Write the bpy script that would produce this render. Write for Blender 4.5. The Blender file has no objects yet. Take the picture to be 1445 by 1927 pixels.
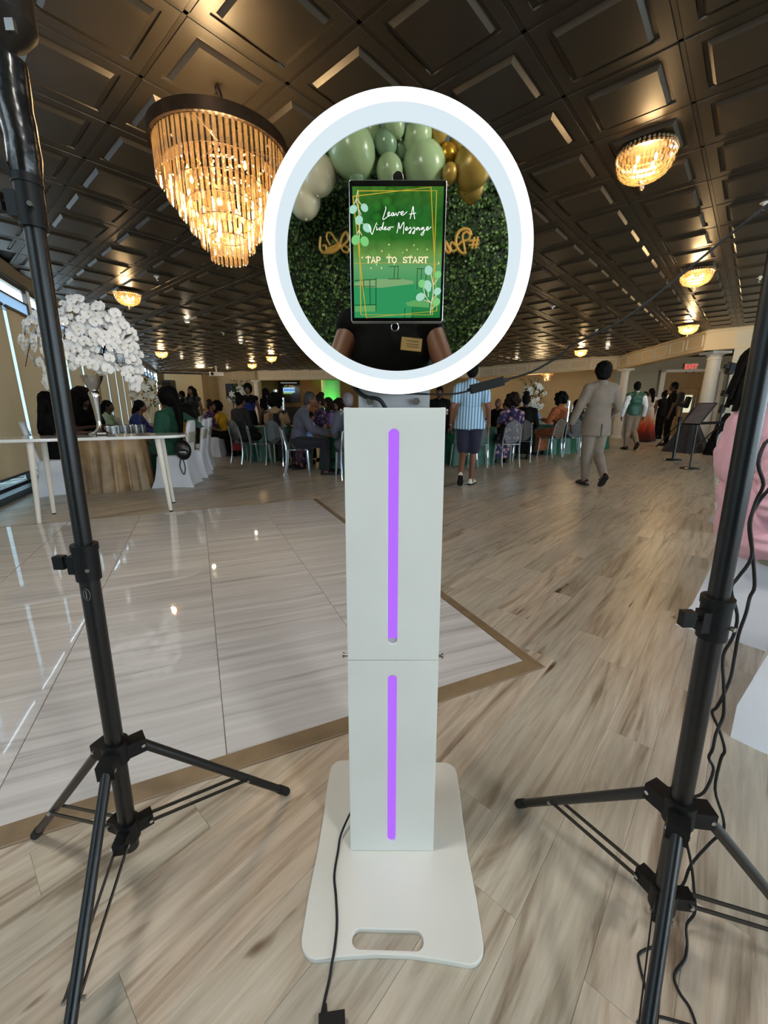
import bpy, bmesh, math, random
from mathutils import Vector, Matrix, Quaternion, noise
random.seed(7)
C = bpy.context.scene.collection
SC = bpy.context.scene
PI = math.pi
# ---------------------------------------------------------------- camera
CAM_H, PITCH, FPX = 1.15, math.radians(14.2), 766.0
cam_d = bpy.data.cameras.new('camera'); cam = bpy.data.objects.new('camera', cam_d); C.objects.link(cam)
cam.location = (0, 0, CAM_H); cam.rotation_euler = (PI/2 - PITCH, 0, 0)
cam_d.sensor_fit = 'VERTICAL'; cam_d.sensor_height = 36; cam_d.lens = FPX/1927*36
cam_d.clip_start = 0.02; cam_d.clip_end = 200
SC.camera = cam
# ---------------------------------------------------------------- exposure
SC.view_settings.view_transform = 'Standard'; SC.view_settings.look = 'None'
SC.view_settings.exposure = 0.12; SC.view_settings.gamma = 1.0
SC.view_settings.use_curve_mapping = False
cy = SC.cycles
cy.use_denoising = True; cy.max_bounces = 8; cy.diffuse_bounces = 4; cy.glossy_bounces = 4
cy.transmission_bounces = 6; cy.transparent_max_bounces = 16; cy.caustics_reflective = False; cy.caustics_refractive = False
cy.sample_clamp_indirect = 4.0; cy.sample_clamp_direct = 0; cy.blur_glossy = 0.5
# ---------------------------------------------------------------- sky outside the windows
W = bpy.data.worlds.new('overcast_sky'); SC.world = W; W.use_nodes = True
W.node_tree.nodes['Background'].inputs[0].default_value = (0.74, 0.89, 1.0, 1)
W.node_tree.nodes['Background'].inputs[1].default_value = 7.8
# ---------------------------------------------------------------- window light portals (the sky seen through the openings)
def portal(loc, d, sx, sy):
    l = bpy.data.lights.new('window_portal', 'AREA'); l.shape = 'RECTANGLE'; l.size = sx; l.size_y = sy
    l.cycles.is_portal = True
    o = bpy.data.objects.new('window_portal', l); C.objects.link(o); o.location = loc
    o.rotation_euler = Vector(d).to_track_quat('-Z', 'Y').to_euler()
    return o
def lamp(name, loc, power, col, rad=0.04, kind='POINT', rot=None, **kw):
    d = bpy.data.lights.new(name, kind); d.energy = power; d.color = col; d.shadow_soft_size = rad
    for k, v in kw.items(): setattr(d, k, v)
    o = bpy.data.objects.new(name, d); C.objects.link(o); o.location = loc
    if rot: o.rotation_euler = rot
    return o
WARM = (1.0, 0.70, 0.36)
# ---------------------------------------------------------------- frame helpers
def ray(px, py):
    u, v = (px-722.5)/FPX, -(py-963.5)/FPX
    return Vector((u, math.cos(PITCH)+v*math.sin(PITCH), -math.sin(PITCH)+v*math.cos(PITCH)))
def at_y(px, py, Y):
    r = ray(px, py); return Vector((0, 0, CAM_H)) + r*(Y/r.y)
def at_z(px, py, Z=0.0):
    r = ray(px, py); return Vector((0, 0, CAM_H)) + r*((Z-CAM_H)/r.z)
def project(p):
    x, y, z = p[0], p[1], p[2]-CAM_H
    d = y*math.cos(PITCH)-z*math.sin(PITCH); u = y*math.sin(PITCH)+z*math.cos(PITCH)
    if d < 0.05: return None
    return 722.5+FPX*x/d, 963.5-FPX*u/d
# ---------------------------------------------------------------- mesh helpers
def frame_to(d):
    d = Vector(d).normalized(); a = Vector((0, 0, 1)) if abs(d.z) < .95 else Vector((1, 0, 0))
    x = a.cross(d).normalized(); return x, d.cross(x)
class MB:
    def __init__(s): s.v = []; s.f = []; s.attr = []; s.M = None
    def add(s, vs, fs):
        b = len(s.v)
        for p in vs:
            p = Vector(p); s.v.append(tuple(s.M @ p) if s.M else tuple(p))
        for f in fs: s.f.append(tuple(i+b for i in f))
        return s
    def box(s, c, d, R=None, taper=1.0):
        x, y, z = d[0]/2, d[1]/2, d[2]/2; t = taper
        vs = [Vector(p) for p in ((-x,-y,-z),(x,-y,-z),(x,y,-z),(-x,y,-z),(-x*t,-y*t,z),(x*t,-y*t,z),(x*t,y*t,z),(-x*t,y*t,z))]
        if R: vs = [R @ p for p in vs]
        return s.add([p+Vector(c) for p in vs], [(0,3,2,1),(4,5,6,7),(0,1,5,4),(1,2,6,5),(2,3,7,6),(3,0,4,7)])
    def rings(s, rs, closed=True, caps=True):
        n = len(rs[0]); vs = [p for r in rs for p in r]; fs = []
        for i in range(len(rs)-1):
            for j in range(n if closed else n-1):
                k = (j+1) % n; fs.append((i*n+j, i*n+k, (i+1)*n+k, (i+1)*n+j))
        if caps and closed: fs.append(tuple(reversed(range(n)))); fs.append(tuple((len(rs)-1)*n+j for j in range(n)))
        return s.add(vs, fs)
    def cyl(s, p, q, r1, r2=None, n=12, caps=True):
        p, q = Vector(p), Vector(q); r2 = r1 if r2 is None else r2; x, y = frame_to(q-p)
        cs = [(x*math.cos(2*PI*i/n)+y*math.sin(2*PI*i/n)) for i in range(n)]
        return s.rings([[p+c*r1 for c in cs], [q+c*r2 for c in cs]], caps=caps)
    def tube(s, pts, r, n=8, caps=True):
        pts = [Vector(p) for p in pts]; rs = []; x = None
        for i, p in enumerate(pts):
            d = (pts[min(i+1, len(pts)-1)]-pts[max(i-1, 0)])
            if d.length < 1e-9: d = Vector((0, 0, 1))
            d.normalize()
            if x is None: x, y = frame_to(d)
            else:
                x = (x-d*x.dot(d)); x = x.normalized() if x.length > 1e-6 else frame_to(d)[0]
                y = d.cross(x)
            rr = r[i] if isinstance(r, (list, tuple)) else r
            rs.append([p+(x*math.cos(2*PI*k/n)+y*math.sin(2*PI*k/n))*rr for k in range(n)])
        return s.rings(rs, caps=caps)
    def lathe(s, prof, n=24, c=(0, 0, 0), axis='z', caps=True):
        c = Vector(c); rs = []
        for r, h in prof:
            ring = []
            for i in range(n):
                a = 2*PI*i/n; p = Vector((r*math.cos(a), r*math.sin(a), h))
                if axis == 'y': p = Vector((r*math.cos(a), -h, r*math.sin(a)))   # +h points to -y
                ring.append(c+p)
            rs.append(ring)
        return s.rings(rs, caps=caps)
    def ell(s, c, r, n=12, m=8, R=None):
        c = Vector(c); rs = []
        if not isinstance(r, (list, tuple)): r = (r, r, r)
        top, bot = Vector((0, 0, r[2])), Vector((0, 0, -r[2])); vs = []
        for j in range(1, m):
            t = PI*j/m-PI/2
            for i in range(n):
                a = 2*PI*i/n; vs.append(Vector((r[0]*math.cos(t)*math.cos(a), r[1]*math.cos(t)*math.sin(a), r[2]*math.sin(t))))
        vs += [bot, top]; ib, it = len(vs)-2, len(vs)-1; fs = []
        for j in range(m-2):
            for i in range(n): k = (i+1) % n; fs.append((j*n+i, j*n+k, (j+1)*n+k, (j+1)*n+i))
        for i in range(n): k = (i+1) % n; fs.append((ib, k, i)); fs.append((it, (m-2)*n+i, (m-2)*n+k))
        if R: vs = [R @ p for p in vs]
        return s.add([p+c for p in vs], fs)
    def cap(s, p, q, r1, r2=None, n=12):
        r2 = r1 if r2 is None else r2
        s.cyl(p, q, r1, r2, n); s.ell(p, r1*.995, n, 8); s.ell(q, r2*.995, n, 8); return s
    def prism(s, poly, z0, z1):
        n = len(poly)
        return s.rings([[(x, y, z0) for x, y in poly], [(x, y, z1) for x, y in poly]])
    def wall(s, a, b, z0, z1, t=.1):
        a, b = Vector((a[0], a[1])), Vector((b[0], b[1])); d = (b-a).normalized(); nn = Vector((-d.y, d.x))*t
        return s.prism([tuple(a), tuple(b), tuple(b+nn), tuple(a+nn)], z0, z1)
    def mesh(s, name, smooth=35):
        me = bpy.data.meshes.new(name); me.from_pydata(s.v, [], s.f); me.validate()
        if smooth:
            me.shade_smooth(); me.set_sharp_from_angle(angle=math.radians(smooth))
        return me
    def build(s, name, mat, parent=None, smooth=35):
        return obj(name, s.mesh(name, smooth), mat, parent)
def obj(name, me, mat=None, parent=None, loc=None):
    o = bpy.data.objects.new(name, me); C.objects.link(o)
    if mat is not None:
        if len(me.materials) == 0: me.materials.append(mat)
        elif me.materials[0] != mat:
            o.material_slots[0].link = 'OBJECT'; o.material_slots[0].material = mat
    if parent is not None: o.parent = parent
    if loc is not None: o.location = loc
    return o
def tag(o, label=None, cat=None, group=None, kind=None):
    if label: o['label'] = label
    if cat: o['category'] = cat
    if group: o['group'] = group
    if kind: o['kind'] = kind
    return o
def thing(name, label, cat, loc=(0, 0, 0), rz=0, group=None, scale=1):
    o = bpy.data.objects.new(name, None); C.objects.link(o); o.empty_display_size = .1
    o.location = loc; o.rotation_euler = (0, 0, rz); o.scale = (scale,)*3
    return tag(o, label, cat, group)
def copy_tree(o, parent=None):
    c = o.copy(); C.objects.link(c); c.parent = parent
    for ch in list(o.children): copy_tree(ch, c)
    return c
def remesh(mb, vox, smooth=4, name='figure', disp=None):
    me = bpy.data.meshes.new('tmp'); me.from_pydata(mb.v, [], mb.f)
    o = bpy.data.objects.new('tmp', me); C.objects.link(o)
    m = o.modifiers.new('r', 'REMESH'); m.mode = 'VOXEL'; m.voxel_size = vox
    if smooth:
        k = o.modifiers.new('s', 'SMOOTH'); k.factor = .5; k.iterations = smooth
    dg = bpy.context.evaluated_depsgraph_get()
    r = bpy.data.meshes.new_from_object(o.evaluated_get(dg))
    bpy.data.objects.remove(o); bpy.data.meshes.remove(me)
    r.name = name
    if disp:
        amp, fr = disp
        ns = [v.normal.copy() for v in r.vertices]
        for v, nn in zip(r.vertices, ns):
            v.co += nn*amp*noise.noise(Vector((v.co.x*fr, v.co.y*fr, v.co.z*fr*.6)))
    r.shade_smooth()
    return r
def spline(pts, k=4, closed=False):
    pts = [Vector(p) for p in pts]; n = len(pts); out = []
    for i in range(n if closed else n-1):
        if closed: a, b, c, d = pts[(i-1) % n], pts[i], pts[(i+1) % n], pts[(i+2) % n]
        else: a, b, c, d = pts[max(i-1, 0)], pts[i], pts[i+1], pts[min(i+2, n-1)]
        for j in range(k):
            t = j/k; out.append(.5*((2*b)+(c-a)*t+(2*a-5*b+4*c-d)*t*t+(3*b-a-3*c+d)*t**3))
    if not closed: out.append(pts[-1])
    return out
def plate(outlines, th, bevel=0.0, res=2):
    """flat board from closed 2D outlines (first the edge, then holes), z from 0 to th"""
    cu = bpy.data.curves.new('tmp', 'CURVE'); cu.dimensions = '2D'; cu.fill_mode = 'BOTH'
    cu.extrude = th/2-bevel; cu.bevel_depth = bevel; cu.bevel_resolution = res; cu.offset = -bevel
    for pl in outlines:
        sp = cu.splines.new('POLY'); sp.points.add(len(pl)-1); sp.use_cyclic_u = True
        for i, p in enumerate(pl): sp.points[i].co = (p[0], p[1], 0, 1)
    o = bpy.data.objects.new('tmp', cu); C.objects.link(o)
    dg = bpy.context.evaluated_depsgraph_get(); me = bpy.data.meshes.new_from_object(o.evaluated_get(dg))
    bpy.data.objects.remove(o); bpy.data.curves.remove(cu)
    me.transform(Matrix.Translation((0, 0, th/2))); me.shade_smooth(); me.set_sharp_from_angle(angle=math.radians(30))
    return me
def rrect(w, h, r, n=6, cx=0, cy=0):
    out = []
    for sx, sy, a0 in ((1, 1, 0), (-1, 1, PI/2), (-1, -1, PI), (1, -1, 1.5*PI)):
        for i in range(n+1):
            a = a0+PI/2*i/n; out.append((cx+sx*(w/2-r)+r*math.cos(a), cy+sy*(h/2-r)+r*math.sin(a)))
    return out
# ---------------------------------------------------------------- materials
def lin(c):
    if isinstance(c, str): c = tuple(int(c[i:i+2], 16) for i in (0, 2, 4))
    return tuple((x/255/12.92 if x <= 10 else ((x/255+.055)/1.055)**2.4) for x in c)+(1,)
def new_mat(name):
    m = bpy.data.materials.new(name); m.use_nodes = True; nt = m.node_tree
    b = nt.nodes['Principled BSDF']; return m, nt, b
def N(nt, t, **kw):
    n = nt.nodes.new(t)
    for k, v in kw.items():
        if k in n.inputs: n.inputs[k].default_value = v
        else: setattr(n, k, v)
    return n
def L(nt, a, b): nt.links.new(a, b)
def ramp(nt, fac, stops, interp='LINEAR'):
    r = N(nt, 'ShaderNodeValToRGB'); r.color_ramp.interpolation = interp
    e = r.color_ramp.elements
    while len(e) < len(stops): e.new(.5)
    for i, (p, c) in enumerate(stops): e[i].position = p; e[i].color = lin(c)
    L(nt, fac, r.inputs[0]); return r.outputs[0]
def mat(name, col, rough=.5, metal=0, var=.12, scale=8, bump=0, bscale=60, spec=None, sheen=0, trans=0, coat=0, sss=0, stretch=(1, 1, 1), coord='Object'):
    """plain surface with procedural colour variation and fine relief"""
    m, nt, b = new_mat(name); c = lin(col)
    tc = N(nt, 'ShaderNodeTexCoord'); mp = N(nt, 'ShaderNodeMapping'); mp.inputs['Scale'].default_value = stretch
    L(nt, tc.outputs[coord], mp.inputs[0])
    nz = N(nt, 'ShaderNodeTexNoise', Scale=scale, Detail=4.0); L(nt, mp.outputs[0], nz.inputs['Vector'])
    r = N(nt, 'ShaderNodeValToRGB'); e = r.color_ramp.elements
    e[0].position = .3; e[1].position = .7
    e[0].color = tuple(x*(1-var) for x in c[:3])+(1,); e[1].color = tuple(min(1, x*(1+var)) for x in c[:3])+(1,)
    L(nt, nz.outputs[0], r.inputs[0]); L(nt, r.outputs[0], b.inputs['Base Color'])
    b.inputs['Roughness'].default_value = rough; b.inputs['Metallic'].default_value = metal
    if spec is not None: b.inputs['Specular IOR Level'].default_value = spec
    if sheen: b.inputs['Sheen Weight'].default_value = sheen
    if coat: b.inputs['Coat Weight'].default_value = coat; b.inputs['Coat Roughness'].default_value = .05
    if trans: b.inputs['Transmission Weight'].default_value = trans
    if sss: b.inputs['Subsurface Weight'].default_value = sss; b.inputs['Subsurface Radius'].default_value = (.02, .01, .006)
    if bump:
        n2 = N(nt, 'ShaderNodeTexNoise', Scale=bscale, Detail=3.0); L(nt, mp.outputs[0], n2.inputs['Vector'])
        bp = N(nt, 'ShaderNodeBump', Strength=bump, Distance=.01); L(nt, n2.outputs[0], bp.inputs['Height']); L(nt, bp.outputs[0], b.inputs['Normal'])
    return m
def emit(name, col, s=1.0, var=0.0):
    m, nt, b = new_mat(name); nt.nodes.remove(b); e = N(nt, 'ShaderNodeEmission', Strength=s)
    e.inputs[0].default_value = lin(col); L(nt, e.outputs[0], nt.nodes['Material Output'].inputs[0]); return m
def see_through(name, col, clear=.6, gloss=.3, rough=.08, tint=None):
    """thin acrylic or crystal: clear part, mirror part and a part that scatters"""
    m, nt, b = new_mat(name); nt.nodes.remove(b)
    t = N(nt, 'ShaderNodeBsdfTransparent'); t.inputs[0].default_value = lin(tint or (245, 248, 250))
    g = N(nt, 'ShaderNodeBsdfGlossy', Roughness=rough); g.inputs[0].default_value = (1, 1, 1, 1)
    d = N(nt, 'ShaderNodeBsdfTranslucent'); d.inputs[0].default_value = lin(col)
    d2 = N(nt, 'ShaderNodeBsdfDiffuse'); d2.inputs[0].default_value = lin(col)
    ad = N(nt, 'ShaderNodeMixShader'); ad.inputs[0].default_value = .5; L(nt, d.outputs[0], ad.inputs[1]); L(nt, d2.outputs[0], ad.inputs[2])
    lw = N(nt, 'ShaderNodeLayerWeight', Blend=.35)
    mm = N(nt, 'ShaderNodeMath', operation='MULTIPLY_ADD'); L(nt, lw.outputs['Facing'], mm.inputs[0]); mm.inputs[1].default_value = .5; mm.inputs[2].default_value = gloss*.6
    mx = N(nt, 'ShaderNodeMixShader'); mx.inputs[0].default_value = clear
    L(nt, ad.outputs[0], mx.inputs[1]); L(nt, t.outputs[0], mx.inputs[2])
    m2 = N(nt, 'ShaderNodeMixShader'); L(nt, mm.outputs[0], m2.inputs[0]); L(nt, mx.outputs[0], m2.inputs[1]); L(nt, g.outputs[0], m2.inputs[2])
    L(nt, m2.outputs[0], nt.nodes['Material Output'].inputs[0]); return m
def pane_mat(name, tint, gloss=.05):
    m, nt, b = new_mat(name); nt.nodes.remove(b)
    t = N(nt, 'ShaderNodeBsdfTransparent'); t.inputs[0].default_value = tint+(1,)
    g = N(nt, 'ShaderNodeBsdfGlossy', Roughness=.01); g.inputs[0].default_value = (1, 1, 1, 1)
    mx = N(nt, 'ShaderNodeMixShader'); mx.inputs[0].default_value = gloss; L(nt, t.outputs[0], mx.inputs[1]); L(nt, g.outputs[0], mx.inputs[2])
    L(nt, mx.outputs[0], nt.nodes['Material Output'].inputs[0]); return m
M = {}
M['white_lam'] = mat('white_laminate', (226, 226, 220), .42, var=.03, scale=5, bump=.02, bscale=300)
M['white_paint'] = mat('white_paint', (225, 222, 214), .5, var=.04, scale=3)
M['black_metal'] = mat('black_powder_coat', (16, 16, 17), .32, metal=0, var=.2, scale=30, bump=.04, bscale=400)
M['black_plastic'] = mat('black_plastic', (17, 17, 18), .5, var=.15, scale=40, bump=.03, bscale=500, spec=.25)
M['rubber'] = mat('black_rubber', (14, 14, 15), .7, var=.2, scale=40)
M['steel'] = mat('brushed_steel', (190, 190, 188), .25, metal=1, var=.08, scale=60)
M['silver'] = mat('polished_silver', (205, 203, 200), .12, metal=1, var=.05, scale=20)
M['bronze'] = mat('dark_bronze', (62, 46, 32), .35, metal=.8, var=.2, scale=20)
M['cream'] = mat('cream_wall_paint', (214, 196, 162), .75, var=.05, scale=2, bump=.04, bscale=120)
M['beige'] = mat('beige_wall_paint', (168, 150, 120), .8, var=.06, scale=2, bump=.05, bscale=120)
M['tanwall'] = mat('tan_wall_paint', (140, 112, 72), .8, var=.08, scale=2, bump=.05, bscale=120)
M['greywall'] = mat('grey_wall_paint', (168, 164, 146), .8, var=.05, scale=2, bump=.04, bscale=120)
M['darkceil'] = mat('dark_hall_ceiling', (40, 36, 30), .7, var=.2, scale=4)
M['curtain'] = mat('beige_curtain', (165, 145, 110), .85, var=.12, scale=3, stretch=(12, 12, .4))
M['white_cloth'] = mat('white_stretch_cover', (224, 228, 238), .6, var=.03, scale=6, bump=.08, bscale=40, sheen=.2)
M['emerald'] = mat('emerald_crinkle_cloth', (8, 84, 58), .4, var=.45, scale=7, bump=.5, bscale=14, sheen=.1)
M['gold_cloth'] = mat('champagne_satin_cloth', (158, 130, 94), .4, var=.34, scale=5, bump=.9, bscale=7)
M['mirror'] = mat('mirror_glass', (196, 202, 196), .015, metal=1, var=.0, scale=2)
M['balloon_sage'] = mat('sage_balloon', (150, 172, 132), .2, var=.06, scale=6, coat=.3)
M['balloon_green'] = mat('eucalyptus_balloon', (118, 146, 118), .2, var=.06, scale=6, coat=.3)
M['balloon_white'] = mat('ivory_balloon', (222, 214, 190), .22, var=.04, scale=6, coat=.3)
M['balloon_gold'] = mat('gold_chrome_balloon', (206, 158, 52), .22, metal=.75, var=.08, scale=6)
M['balloon_tan'] = mat('matte_gold_balloon', (170, 138, 66), .3, metal=.3, var=.08, scale=6)
M['gold_sign'] = mat('gold_acrylic', (214, 164, 84), .35, metal=.3, var=.06, scale=8)
M['speaker'] = mat('speaker_black', (10, 10, 10), .6, var=.3, scale=60, bump=.2, bscale=200)
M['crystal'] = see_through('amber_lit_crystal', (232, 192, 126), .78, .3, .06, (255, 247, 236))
M['acrylic'] = see_through('clear_acrylic', (190, 205, 215), .94, .15, .05, (225, 235, 242))
M['glass'] = see_through('drinking_glass', (210, 220, 225), .8, .4, .04)
M['bulb'] = emit('candle_bulb', (255, 196, 110), 22)
M['petal'] = mat('orchid_petal', (236, 236, 236), .5, var=.06, scale=30, bump=.06, bscale=90)
M['orchid_heart'] = mat('orchid_heart', (150, 120, 60), .5)
M['stem'] = mat('dark_twig', (52, 34, 28), .7)
M['leaf'] = mat('green_leaf', (48, 76, 36), .5, var=.3, scale=14)
M['dark_leaf'] = mat('grey_green_leaf', (58, 66, 60), .5, var=.2, scale=14)
M['lily'] = mat('white_lily_petal', (238, 236, 226), .5, var=.05, scale=20)
# ================================================================= SETTING
HC = 3.19; T = 0.65
YAW = math.radians(-41.48)
dA = Vector((math.cos(YAW), math.sin(YAW))); dB = Vector((-math.sin(YAW), math.cos(YAW)))   # ceiling grid and plank axes
O2 = Vector((.781, 2.861))
WD = Vector((-.38, .925)); WN = Vector((.925, .38)); WP = Vector((-5.2, 5.8))                 # window wall: direction, inward normal, point
DU = Vector((-.41, .912)); DW = Vector((.912, .41))                                          # dance floor axes
def wl(s, off=0): return WP+WD*s+WN*off
BEAM = [(-6.9, 23.5), (4.85, 21.5), (8.3, 17.45), (9.3, 17.1), (8.65, 11.76), (9.43, 11.05)]
def inside(p, poly):
    c = False; n = len(poly)
    for i in range(n):
        a, b = poly[i], poly[i-1]
        if (a[1] > p[1]) != (b[1] > p[1]) and p[0] < (b[0]-a[0])*(p[1]-a[1])/(b[1]-a[1])+a[0]: c = not c
    return c
ROOM = [tuple(wl(-11.7)), tuple(wl(19.2)), (-9.6, 24.6)] + BEAM + [(16.5, 4.7), (13, -5)]
# ---- floor material: grey-brown wood planks
def plank_mat():
    m, nt, b = new_mat('oak_look_plank'); g = N(nt, 'ShaderNodeNewGeometry')
    vr = N(nt, 'ShaderNodeVectorRotate', rotation_type='Z_AXIS'); vr.inputs['Angle'].default_value = -(PI/2+YAW); L(nt, g.outputs['Position'], vr.inputs['Vector'])
    oi = N(nt, 'ShaderNodeObjectInfo'); at = N(nt, 'ShaderNodeAttribute', attribute_name='rnd')
    ad = N(nt, 'ShaderNodeMath', operation='ADD'); L(nt, oi.outputs['Random'], ad.inputs[0]); L(nt, at.outputs['Fac'], ad.inputs[1])
    off = N(nt, 'ShaderNodeCombineXYZ'); m1 = N(nt, 'ShaderNodeMath', operation='MULTIPLY'); m1.inputs[1].default_value = 37; L(nt, ad.outputs[0], m1.inputs[0])
    L(nt, m1.outputs[0], off.inputs[0]); L(nt, m1.outputs[0], off.inputs[2])
    va = N(nt, 'ShaderNodeVectorMath', operation='ADD'); L(nt, vr.outputs[0], va.inputs[0]); L(nt, off.outputs[0], va.inputs[1])
    mp = N(nt, 'ShaderNodeMapping'); mp.inputs['Scale'].default_value = (.95, 11, 1); L(nt, va.outputs[0], mp.inputs[0])
    n1 = N(nt, 'ShaderNodeTexNoise', Scale=1.0, Detail=5.0, Roughness=.6, Distortion=1.5); L(nt, mp.outputs[0], n1.inputs['Vector'])
    col = ramp(nt, n1.outputs[0], [(.27, (130, 117, 104)), (.36, (168, 157, 145)), (.47, (200, 193, 183)), (.6, (213, 208, 200)), (.7, (192, 181, 169)), (.8, (164, 149, 135))])
    mp2 = N(nt, 'ShaderNodeMapping'); mp2.inputs['Scale'].default_value = (4, 60, 1); L(nt, va.outputs[0], mp2.inputs[0])
    n2 = N(nt, 'ShaderNodeTexNoise', Scale=1.0, Detail=3.0); L(nt, mp2.outputs[0], n2.inputs['Vector'])
    c2 = ramp(nt, n2.outputs[0], [(.3, (222, 220, 216)), (.6, (255, 255, 255))])
    mx = N(nt, 'ShaderNodeMix', data_type='RGBA', blend_type='MULTIPLY'); mx.inputs[0].default_value = .8; L(nt, col, mx.inputs[6]); L(nt, c2, mx.inputs[7])
    # dark knots and splits
    mp3 = N(nt, 'ShaderNodeMapping'); mp3.inputs['Scale'].default_value = (3.0, 15, 1); L(nt, va.outputs[0], mp3.inputs[0])
    n3 = N(nt, 'ShaderNodeTexNoise', Scale=1.0, Detail=2.0, Distortion=.4); L(nt, mp3.outputs[0], n3.inputs['Vector'])
    k = ramp(nt, n3.outputs[0], [(.7, (0, 0, 0)), (.77, (255, 255, 255))])
    mk = N(nt, 'ShaderNodeMix', data_type='RGBA'); L(nt, k, mk.inputs[0]); L(nt, mx.outputs[2], mk.inputs[6]); mk.inputs[7].default_value = lin((98, 74, 56))
    fr = N(nt, 'ShaderNodeMath', operation='FRACT'); m3 = N(nt, 'ShaderNodeMath', operation='MULTIPLY'); m3.inputs[1].default_value = 7.31; L(nt, ad.outputs[0], m3.inputs[0]); L(nt, m3.outputs[0], fr.inputs[0])
    tint = ramp(nt, fr.outputs[0], [(0, (228, 226, 218)), (.4, (248, 244, 234)), (.7, (255, 244, 232)), (1, (238, 238, 232))])
    mt = N(nt, 'ShaderNodeMix', data_type='RGBA', blend_type='MULTIPLY'); mt.inputs[0].default_value = 1; L(nt, mk.outputs[2], mt.inputs[6]); L(nt, tint, mt.inputs[7])
    L(nt, mt.outputs[2], b.inputs['Base Color'])
    rr = N(nt, 'ShaderNodeMapRange'); L(nt, n2.outputs[0], rr.inputs[0]); rr.inputs[3].default_value = .26; rr.inputs[4].default_value = .42; L(nt, rr.outputs[0], b.inputs['Roughness'])
    bp = N(nt, 'ShaderNodeBump', Strength=.12, Distance=.004); L(nt, n2.outputs[0], bp.inputs['Height']); L(nt, bp.outputs[0], b.inputs['Normal'])
    return m
def marble_mat():
    m, nt, b = new_mat('striated_marble_tile'); g = N(nt, 'ShaderNodeNewGeometry')
    vr = N(nt, 'ShaderNodeVectorRotate', rotation_type='Z_AXIS'); vr.inputs['Angle'].default_value = -math.atan2(DW.y, DW.x)+.06; L(nt, g.outputs['Position'], vr.inputs['Vector'])
    oi = N(nt, 'ShaderNodeObjectInfo'); off = N(nt, 'ShaderNodeCombineXYZ'); m1 = N(nt, 'ShaderNodeMath', operation='MULTIPLY'); m1.inputs[1].default_value = 23; L(nt, oi.outputs['Random'], m1.inputs[0]); L(nt, m1.outputs[0], off.inputs[1]); L(nt, m1.outputs[0], off.inputs[0])
    va = N(nt, 'ShaderNodeVectorMath', operation='ADD'); L(nt, vr.outputs[0], va.inputs[0]); L(nt, off.outputs[0], va.inputs[1])
    nd = N(nt, 'ShaderNodeTexNoise', Scale=3.2, Detail=2.0); L(nt, va.outputs[0], nd.inputs['Vector'])
    sc = N(nt, 'ShaderNodeVectorMath', operation='SCALE'); sc.inputs['Scale'].default_value = .045; L(nt, nd.outputs['Color'], sc.inputs[0])
    v2 = N(nt, 'ShaderNodeVectorMath', operation='ADD'); L(nt, va.outputs[0], v2.inputs[0]); L(nt, sc.outputs[0], v2.inputs[1])
    mp = N(nt, 'ShaderNodeMapping'); mp.inputs['Scale'].default_value = (.7, 20, 1); L(nt, v2.outputs[0], mp.inputs[0])
    n1 = N(nt, 'ShaderNodeTexNoise', Scale=1.0, Detail=4.0, Roughness=.6); L(nt, mp.outputs[0], n1.inputs['Vector'])
    col = ramp(nt, n1.outputs[0], [(.3, (180, 178, 178)), (.42, (206, 205, 206)), (.55, (217, 216, 217)), (.68, (228, 228, 230))])
    L(nt, col, b.inputs['Base Color']); b.inputs['Roughness'].default_value = .03; b.inputs['Specular IOR Level'].default_value = .9
    bp = N(nt, 'ShaderNodeBump', Strength=.02, Distance=.01); L(nt, nd.outputs[0], bp.inputs['Height']); L(nt, bp.outputs[0], b.inputs['Normal'])
    return m
M['plank'] = plank_mat(); M['marble'] = marble_mat()
M['subfloor'] = mat('brown_underlay', (150, 134, 116), .8)
M['trimwood'] = mat('brown_edge_trim', (132, 112, 86), .45, var=.18, scale=4, stretch=(3, 3, 3), bump=.1, bscale=60)
M['ceil'] = mat('bronze_black_ceiling_tile', (62, 55, 45), .36, metal=.35, var=.12, scale=3, bump=.03, bscale=200)
M['ceilbar'] = mat('bronze_black_grid_bar', (54, 47, 38), .34, metal=.35, var=.12, scale=3)
fl = MB(); fl.prism([tuple(wl(-11.7)), (13.2, -5.2), (16.8, 4.7), (20, 17.8), (10.8, 20), (4.2, 28), (-9.6, 28), tuple(wl(20))], -.12, -.005)
floor = tag(fl.build('floor', M['subfloor']), 'wood plank floor of the banquet hall', None, kind='structure')
# ---- planks
PW, PL = .148, 1.24
def area2(q):
    a = 0
    for i in range(len(q)): a += q[i-1][0]*q[i][1]-q[i][0]*q[i-1][1]
    return abs(a)/2
def in_dance(p):
    u, w = p.dot(DU), p.dot(DW); return 1.2 < u < 5.12 and -3.3 < w < 1.33
def screen_score(cs):
    q = [project(c) for c in cs]; q = [x for x in q if x]
    if len(q) < 3: return 0 if not q else 0
    xs = [a for a, _ in q]; ys = [b for _, b in q]
    if max(xs) < -40 or min(xs) > 1485 or max(ys) < -40 or min(ys) > 1967: return 0
    q = [(min(max(a, 0), 1445), min(max(b, 0), 1927)) for a, b in q]
    return area2(q)+.01
cand = []
rnd = random.Random(3)
for i in range(-170, 170):
    st = rnd.random()*PL
    for k in range(-20, 32):
        c = dA*(i*PW)+dB*(k*PL+st)
        if c.y < -1.2 or c.y > 28: continue
        hs = [c+dA*a*PW/2+dB*e*PL/2 for a, e in ((-1, -1), (1, -1), (1, 1), (-1, 1))]
        if all(in_dance(h) for h in hs): continue
        if (c-WP).dot(WN) < -.4: continue
        sc = screen_score([(h.x, h.y, 0) for h in hs])
        if sc > 0 or c.length < 5: cand.append((sc, c, rnd.random()))
cand.sort(key=lambda t: -t[0])
pm = MB(); g = .0003; e = .0011
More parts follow.
